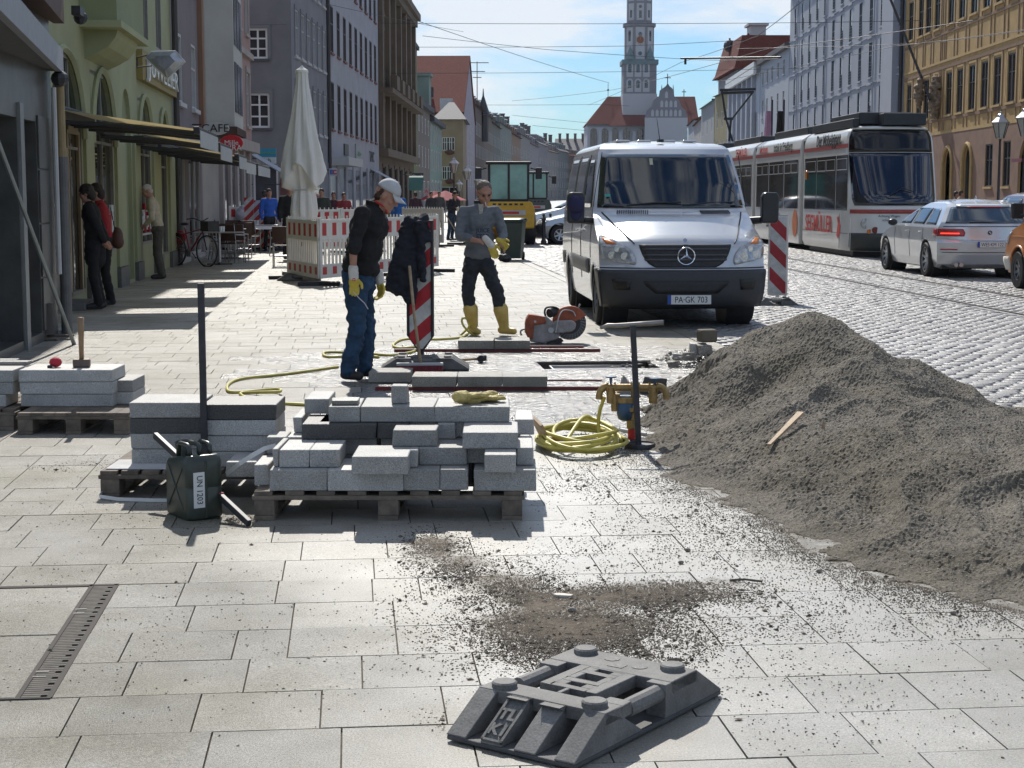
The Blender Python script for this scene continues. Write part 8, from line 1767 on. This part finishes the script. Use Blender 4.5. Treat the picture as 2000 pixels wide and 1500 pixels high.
# tower
zb=ZH(182,DC); z1=ZH(118,DC); z2=ZH(42,DC); z3=ZH(-120,DC); 
tw0=(cx(1281)-cx(1217))/2; part(ch,m_cw,'tower_base',(-tw0-.2,tw0+.2,2,2+2*tw0,zE,zb)); part(ch,m_cg,'tower_lower',(-tw0,tw0,2,2+2*tw0,zb,z1)); part(ch,m_cu,'tower_cornice',(-tw0-.5,tw0+.5,1.5,2.5+2*tw0,z1-1,z1+.4))
def octo(r,za_,zb_,mat,name,c=2+tw0): b=MB(); b.lathe([(r/math.cos(math.pi/8),za_),(r/math.cos(math.pi/8),zb_)],n=8,m=Matrix.Rotation(math.pi/8,3,'Z')); return b.obj(name,mat,ch,loc=(0,c,0))
r1=(cx(1277)-cx(1221))/2; r2=(cx(1272)-cx(1224))/2
octo(r1,z1+.4,z2,m_cg,'tower_middle'); octo(r1+.5,z2-1,z2,m_cg,'tower_cornice'); octo(r2,z2,z3,m_cg,'tower_upper')
def twin(x,y,z,w,h,round_=1,win=True,wd=.5):
    b=MB(); b.prism([(-w,0),(w,0)]+[(w*math.cos(a),h-w+w*math.sin(a)) for a in rng(0,math.pi,8)],(0,.08,0)); p=b.obj('wall_panel',m_cw,ch,loc=(x,y,z))
    if win: b=MB(); b.prism([(-w*wd,h*.3),(w*wd,h*.3)]+[(w*wd*math.cos(a),h*.75+w*wd*math.sin(a)) for a in rng(0,math.pi,6)],(0,.05,0),(0,-.055,0)); b.obj('window',m_glassd,p)
yl=1.9
for p in(1228,1244,1260):
    x=cx(p); twin(x,yl,zb+.5,1.0,4.0); twin(x,yl,zb+5.0,1.0,4.3)
yf=2+tw0-r1-.1
b=MB(); b.box(-1.35,1.35,0,.08,z1+.6,z2-1.3); b.obj('wall_panel',m_cw,ch,loc=(0,yf,0))
for s in(-1,1):
    o=link('wall_panel',MB().box(-1.2,1.2,-.06,.02,z1+2.6,z2-1.3).mesh('wall_panel',m_cw),ch,(s*r1*.707*1.0,2+tw0-r1*.707,0),(0,0,s*rad(45)))
    for z,h in((z1+6,3.2),(z2-4,1.2)): part_=MB().box(-.45,.45,-.1,-.061,z,z+h).obj('window',m_glassd,ch); part_.location=(s*r1*.707,2+tw0-r1*.707,0); part_.rotation_euler=(0,0,s*rad(45))
for z in(z1+1.5,z2-4.2): b=MB(); b.cyl((0,yf-.01,z+.8),(0,yf-.06,z+.8),.6,n=12); b.obj('window',m_glassd,ch)
zc=ZH(76,DC); b=MB(); b.cyl((0,yf-.02,zc),(0,yf-.12,zc),1.05,n=24); b.obj('clock_face',M('clock_red',(.22,.06,.03),.6),ch)
b=MB()
for k in range(12): a=math.pi*k/6; b.cbox((1.2*math.sin(a),yf-.08,zc+1.2*math.cos(a)),(.16,.05,.45),Matrix.Rotation(a,3,'Y'))
b.obj('clock_hour_marks',M('clock_gold',(.45,.30,.10),.4),ch,kind='stuff'); b=MB(); b.cbox((.03,yf-.15,zc+.4),(.12,.04,.9),Matrix.Rotation(.05,3,'Y')); b.obj('clock_hand',MC['clock_gold'],ch); b=MB(); b.cbox((0.02,yf-.17,zc+.3),(.1,.04,.7),Matrix.Rotation(.12,3,'Y')); b.obj('clock_hand',MC['clock_gold'],ch)
for s in(-1,1): b=MB(); b.cyl((s*3.0,2.2,z1+.4),(s*3.0,2.2,z1+4.6),1.5,.05,8); b.obj('corner_turret_roof',m_cu,ch)
yu=2+tw0-r2-.1
for z in(z2+.8,z2+6.5): 
    b=MB(); b.box(-1.1,1.1,0,.08,z,z+5); b.obj('wall_panel',m_cw,ch,loc=(0,yu,0)); b=MB(); b.box(-.4,.4,-.05,-.001,z+.6,z+2.8); b.cyl((0,0,z+4),(0,-.05,z+4),.5,n=10); b.obj('window',m_glassd,ch,loc=(0,yu,0))
    for s in(-1,1):
        o=link('wall_panel',MB().box(-1.0,1.0,-.06,.02,z,z+5).mesh('wall_panel',m_cw),ch,(s*r2*.707,2+tw0-r2*.707,0),(0,0,s*rad(45))); o=link('window',MB().box(-.35,.35,-.1,-.061,z+.8,z+3).mesh('window',m_glassd),ch,(s*r2*.707,2+tw0-r2*.707,0),(0,0,s*rad(45)))
# ---------------------------------------------------------------- right side
def Rl(px): d=20.5/((px-1000)/3200-.026); return (20.5+.026*d,d)
oc=wm('plaster_ochre',(.45,.30,.12),.22,1.2); ocp=wm('plaster_rosebrown',(.25,.15,.105),.22,1.0); ocl=wm('paint_brown',(.24,.15,.09),.2,3); ocy=wm('paint_ochre_light',(.48,.34,.15),.15,3)
a=Rl(1755); c=(20.5+.026*56,56); D0=a[1]
def uo(px): return D0-Rl(px)[1]
ops=[]
for px in(1765.7,1785,1799,1816,1842,1863,1886,1910,1934.7,1961.7,1990.7): u=uo(px); ops+=[(u-.62,u+.62,5.72,7.9),(u-.62,u+.62,10.4,12.6),(u-.55,u+.55,14.5,16)]
for k in range(5): u=uo(1990.7)+2.35*(k+1); ops+=[(u-.62,u+.62,5.72,7.9),(u-.62,u+.62,10.4,12.6)]
ops+=[(uo(1837),uo(1853),.1,3.95,1,'none'),(uo(1875),uo(1891),.1,4.0,1,'none'),(uo(1916.6),uo(1931),1.95,3.95),(uo(1951),uo(1965.5),1.95,4.0),(uo(1981),uo(1981)+3.2,.1,4.2,1,'none')]
t=building('long ochre house with painted frames over a rose-brown ground floor',a,c,12,18,oc,ops,m_tileb,rev=.09,fm=m_grate,frw=.07,sill=ocy)
L=t['L']
# ground floor colour is a plinth skin 3 mm proud, with the same openings
w=wallmesh(L,4.75,[(o[0],o[1],o[2],o[3],(o[4] if len(o)>4 else 0)) for o in ops if o[3]<4.5],.02).obj('ground_floor_render',ocp,t); w.location=(0,-.02,0)
part(t,M('door_recess',(.20,.12,.05),.7),'recess_wall',(uo(1837),uo(1853),.5,.54,0,4),(uo(1875),uo(1891),.5,.54,0,4),(uo(1981),uo(1981)+3.2,.5,.54,0,4.2),kind='stuff')
for z,h,m in((4.76,.14,ocy),(5.45,.16,ocl),(8.15,.16,ocl),(8.5,.12,ocy),(9.95,.14,ocl),(12.9,.18,ocl),(13.3,.12,ocy)): part(t,m,'painted_band',(0,L,-.035,-.003,z,z+h))
us=sorted(set([round((o[0]+o[1])/2,3) for o in ops if 5.5<o[2]<6]))
for u0,u1 in zip(us,us[1:]):
    for f in(.36,.64) if u1-u0<2.8 else (.3,.42,.58,.7):
        x=u0+(u1-u0)*f
        for za,zb_ in((4.95,5.44),(5.62,8.14),(8.63,9.94),(10.1,12.89)): part(t,ocl,'painted_stripe',(x-.05,x+.05,-.03,-.004,za,zb_))
for u in us:
    for z0,z1 in((5.5,8.1),(10.15,12.85)): part(t,ocy,'window_border',(u-.85,u-.66,-.03,-.004,z0+.15,z1),(u+.66,u+.85,-.03,-.004,z0+.15,z1),(u-.85,u+.85,-.03,-.004,z1-.25+.3-.15,z1-.0),kind='stuff')
for (pa_,pb_,zt__) in((1837,1853,3.95),(1875,1891,4.0)):
    u0,u1=uo(pa_),uo(pb_); r=(u1-u0)/2; m=(u0+u1)/2; b=MB(); b.tube([(u0-.1,-.06,1.0)]+[(m-(r+.1)*math.cos(q),-.06,zt__-r+(r+.1)*math.sin(q)) for q in rng(0,math.pi,14)]+[(u1+.1,-.06,1.0)],.10,5); b.obj('arch_moulding',ocy,t)
part(t,M('sign_magenta',(.16,.02,.05),.5),'door_sign',(uo(1980),uo(2000),-.3,-.25,3.0,3.15))
a_=P(1732,-20,92); c_=P(1817,195,88); b=MB(); b.cyl(a_,c_,.07,n=6); tag(b.obj('slanting_pole',m_grate),'dark slanting pole in front of the ochre house','pole')
b=organic('wrought_bracket',[('e',(0,0,0),(.35,.5,1.2)),('e',(-.9,0,.2),(.25,.3,.8))],M('painted_figures',(.22,.17,.12),.8,var=.6,scale=6),vox=.09,wr=.22,wscale=3); q=P(1828,190,88.6); b.location=q; b.name='wall_ornament'; tag(b,'weathered figure ornament on the ochre wall above the tram','ornament')
# blue-grey long building
bl=wm('plaster_bluegrey',(.33,.36,.42),.05,.4); bll=wm('trim_bluegrey',(.38,.41,.47),.05)
a=Rl(1533.5); c=(Rl(1754)[0],D0+.25); D1=a[1]
def ub_(px): return D1-Rl(px)[1]
ops=[]; shut=[]
for px in(1544,1557.5,1571,1585,1600,1616.6,1632.5,1649.6,1668.5,1688.6,1710,1747):
    u=ub_(px)
    for z0 in(3.2,6.15,9.15,12.1,15.1): ops.append((u-.55,u+.55,z0,z0+2.3)); shut.append((u,z0))
b_=building('long blue-grey building with five rows of French windows',a,c,12,19.5,bl,ops,m_slate,rev=.07,fm=M('frame_bluedark',(.10,.12,.15),.4),frw=.06,sill=bll,eave=bll)
m_shade=M('blind_white',(.62,.65,.66),.5)
for i,(u,z) in enumerate(shut):
    if R.random()<.62: part(b_,m_shade,'window_blind',(u+.08,u+.46,.02,.035,z+.9+R.random()*.3,z+2.2))
    part(b_,M('rail_grey',(.20,.22,.25),.5),'balcony_rail',*[(u-.6,u+.6,-.05,-.03,z+.15+.2*k,z+.17+.2*k) for k in range(5)],kind='stuff'); part(b_,bll,'lintel',(u-.72,u+.72,-.09,-.002,z+2.5,z+2.62))
u=(ub_(1720)+ub_(1742))/2; part(b_,bll,'pilaster',(ub_(1720),ub_(1742),-.35,-.002,0,19)); 
for px in(1550,1603,1697): b=MB(); b.cyl((ub_(px),-.08,3),(ub_(px),-.08,19),.05,n=6); b.obj('drainpipe',bll,b_)
b=MB(); b.cyl((b_['L']-.05,-.15,0),(b_['L']-.05,-.15,19),.12,n=8); b.obj('drainpipe',m_grate,b_)
for z in(5.8,8.8,11.8,14.8): part(b_,bll,'string_course',(0,ub_(1719),-.06,-.002,z-.06,z+.0))
a=Rl(1478); c=(Rl(1533)[0],D1+.25); D2=a[1]
def uc_(px): return D2-Rl(px)[1]
ops=[]
for px in(1483,1491.5,1500.5,1512,1523): 
    for z0 in(3,6,9.1,12.3): ops.append((uc_(px)-.6,uc_(px)+.6,z0,z0+(1.8 if z0<12 else 1.4)))
building('lower blue-grey wing with a dark curved gutter',a,c,12,14.8,wm('plaster_bluegrey2',(.36,.40,.46),.05),ops,m_slate,rev=.07,fm=m_ltgrey,eave=m_slate,sill=bll,rh=3)
a=Rl(1422); c=(Rl(1478)[0],D2+.3); D3=a[1]
t=building('white classical house with pilasters and a curved pediment',a,c,14,14.8,wm('plaster_whiteblue',(.42,.47,.55),.05),lambda L:rows(L,4,1.5,[(3,5.5),(7,10)],off=5),m_tileb,'hip',rh=3,rev=.1,eave=m_white,over=.6)
L=t['L']
for k in range(6): part(t,bll,'pilaster',(L*k/6+.2,L*k/6+1.3,-.4,-.002,0,14))
x0=Rl(1422)[0]; 
facade(t,(0,0),math.pi/2,0.1,1,[],bll) if False else None
t2=building('dark red mansard-roofed building rising behind the white classical house',(XX(1437,205),205),(XX(1545,205),205),20,ZH(135,205),wm('plaster_rear',(.3,.3,.32)),lambda L:[],m_tile,'hip',rh=5.7,over=.8,eave=m_slate)
b=MB(); L=t2['L']; z_=ZH(135,205); b.add([(-.6,-.6,z_+.1),(L+.6,-.6,z_+.1),(L+.6,20,z_+.1),(-.6,20,z_+.1),(.5,.8,z_+4.2),(L-.3,.8,z_+4.2),(L-.3,19,z_+4.2),(.5,19,z_+4.2)],[(0,1,5,4),(1,2,6,5),(2,3,7,6),(3,0,4,7),(4,5,6,7)]); b.obj('mansard',m_tile,t2)
part(t2,m_ltgrey,'roof_lantern',(2.5,4.5,8,11,20,23.0),(2.2,4.8,7.6,11.4,23.01,23.3),kind='stuff')
lab=['yellow stucco house with green trim right of the church','grey house under a green copper roof right of the church','pale house beside the church gable','blueish house end between church and copper roof']
spx=[(1392,1421,216,202,176,160,(.30,.26,.14),m_slate),(1366,1391,245,222,196,165,(.28,.30,.32),m_cu),(1352,1366,275,248,232,210,(.34,.33,.33),m_tile),(1341,1352,300,278,235,205,(.30,.33,.38),m_tileb)]
for (p0_,p1_,d0,d1,ev,rg,cc,rm),lb in zip(spx,lab):
    H=ZH(ev,d1); t=building(lb,(XX(p0_,d0),d0),(XX(p1_,d1),d1),10,H,wm('pl'+lb[:10],cc),lambda L:rows(L,3,1.3,[(3,5),(6.5,8.5),(10,12)]),rm,'street',rh=max(1,ZH(rg,d1)-H),chim=1,skip='L')
    # face towards us
    L=t['L']; ang=-t.rotation_euler.z; 
    w=XX(p1_,d1)-XX(p0_,d1)+3; part_=facade(t,(L,0),ang+0,w,H,[(1+2.2*k,2.1+2.2*k,z,z+2) for k in range(int(w/2.4)) for z in(4,8,11.5)],wm('pl'+lb[:10],cc),name='front_wall',rev=.1)
# face of the white classical house towards us
tt=[o for o in S.objects if o.get('label','').startswith('white classical')][0]; L=tt['L']; 
part(tt,m_white,'pediment_band',(-.4,L+.3,-.7,-.41,13.6,14.2))
b=MB(); q=P(1425,90,215); b.cyl((q.x,q.y,q.z-8),(q.x,q.y,q.z+1),.12,n=6); b.ball((q.x,q.y,q.z),.8,8,6); tag(b.obj('star_finial',m_grate),'thin finial with a star over the yellow house','finial')
b=MB(); q=Vector((XX(1424,225),225,0)); 
for k,(w,z) in enumerate(((3.0,15),(2.4,16.8),(1.6,18.4))): b.box(q.x-w/2,q.x+w/2,q.y-2,q.y+2,z-2.2+.0,z)
b.box(q.x-.6,q.x+.6,q.y-.6,q.y+.6,18.4,19.4); tag(b.obj('stepped_gable',M('bright_gable',(.6,.58,.55),.6)),'pale stepped gable above the yellow house','gable')
# ---------------------------------------------------------------- signs on the left
def sign(label,px0,px1,py0,py1,d,col,txt=None,tc=None,ts=.5,oval=False,sx=1,th=.06,sub=None):
    a=P(px0,py1,d); c=P(px1,py0,d); w=c.x-a.x; h=c.z-a.z; t=T('shop_sign',label,'sign',((a.x+c.x)/2,d,(a.z+c.z)/2)); b=MB()
    if oval: b.prism([(w/2*math.cos(q),h/2*math.sin(q)) for q in rng(0,6.2832,28)[:-1]],(0,th,0))
    else: b.box(-w/2,w/2,0,th,-h/2,h/2)
    b.obj('panel',M('sign'+label[:14],col,.4,var=.05),t)
    if txt: text('lettering',txt,h*ts,tc or m_txtk,t,(0,-.012,0),fr((1,0,0),(0,0,1)),ext=.006,sx=sx)
    b=MB(); b.tube([(-w/2,th/2,h*.3),(-w/2-.5,th/2,h*.3)],.02,5); b.obj('bracket',m_grate,t); return t
sign('white oval CAFE sign sticking out from the house wall',394,447,238,264,41,(.55,.55,.53),'CAFE',None,.85,True,1.05)
t=sign('red oval cafe sign below the white one',430,474,263,295,41.5,(.55,.02,.03),'Mille',m_txtw,.42,True,1.1); text('lettering','LIRA',.2,m_txtw,t,(.06,-.012,-.13),fr((1,0,0),(0,0,1)),ext=.004)
t=sign('white and blue hotel style sign reading Zeh',501,539,307,320,64,(.60,.64,.62),'Zeh',m_txtk,.95,False,1.0); 
sign('blue upper half of the Zeh sign',501,539,290,306.5,64,(.03,.28,.42),'Reformhaus',M('print_green2',(.2,.45,.15),.5),.5)
t=sign('small white EC sign with blue and red letters',643,658,329,344,72,(.6,.6,.62)); 
for x,cc in((-.07,(.03,.12,.5)),(.07,(.5,.03,.06))): text('lettering','E' if x<0 else 'C',.26,M('ec'+str(x),cc,.5),t,(x,-.012,0),fr((1,0,0),(0,0,1)),ext=.004,bold=.012)
sign('dark hanging sign with pale script far down the left side',805,827,338,352,90,(.05,.05,.05),'Optik',m_txtw,.7)
sign('small white pharmacy sign with red letter A',828,838,368,380,96,(.55,.5,.5),'A',m_txtr,.9)
sign('small red and white notice board on the wall by the fence',547,561,350,400,60,(.20,.08,.08))
t=T('green_awning','rounded green shop awning far down the left side','awning',(XX(814,88),88,0)); b=MB(); b.grid(lambda u,v:((u-.5)*.75+.0,-.5*math.sin(v*1.57),2.55-.75*v*v),8,6); b.obj('fabric',M('awning_green',(.08,.20,.17),.7),t,solid=.03)
t=T('shop_awning','pale blue-grey awning hanging over the dark doorway beside the pink house','awning',(0,0,0)); q=[P(470,290,57),P(515,318,62),P(560,338,60),P(512,316,55)]
b=MB(); b.add([P(472,292,58),P(505,302,65),P(560,337,63),P(545,335,57.5)],[(0,1,2,3)]); b.obj('fabric',MC['awning_blue'],t,solid=.03)
t.location=(0,0,0)
for px,py,d,s,lab in((870,392,95,1.0,'red market umbrella on the far left pavement'),(850,385,100,.8,'second red market umbrella, half hidden by the sweeping workman')):
    t=T('market_umbrella',lab,'umbrella',(XX(px,d,400),d,0)); b=MB(); b.lathe([(1.25*s,1.25),(.05,1.8)],n=8); b.obj('canopy',M('umbrella_red',(.33,.03,.05),.8),t); b=MB(); b.cyl((0,0,0),(0,0,1.75),.03,n=6); b.obj('pole',m_ltgrey,t)
# flags by the blue-grey building
for px,py,cc,lab in((1507,222,(.5,.3,.45),'pink and white flag hanging over the tram roof'),(1530,215,(.02,.02,.02),'dark flag hanging over the tram roof')):
    t=T('flag',lab,'flag',P(px,275,90)); b=MB(); b.cyl((0,0,-6),(0,0,2.2),.05,n=6); b.obj('flagpole',m_grate,t); b=MB(); b.grid(lambda u,v:(-.35*u-.2*v*.5,.1*math.sin(u*6),1.6-1.9*v),4,8); b.obj('cloth',M('flag'+lab[:4],cc,.8),t,solid=.01)

bpy.data.scenes.remove(TS)
# ---------------------------------------------------------------- the air over the street
def haze(dens):
    m=bpy.data.materials.new('haze_air'); m.use_nodes=True; t=m.node_tree; t.nodes.remove(t.nodes['Principled BSDF']); v=t.nodes.new('ShaderNodeVolumePrincipled'); v.inputs['Color'].default_value=(.80,.88,1,1); v.inputs['Density'].default_value=dens; v.inputs['Anisotropy'].default_value=.2
    t.links.new(v.outputs[0],t.nodes['Material Output'].inputs['Volume']); b=MB(); b.box(-480,480,-25,640,-1.1,95); o=b.obj('haze',m,fix=False,kind='stuff'); o['label']='thin blue daylight haze filling the whole street'; o['category']='haze'; return o
haze(.00008)
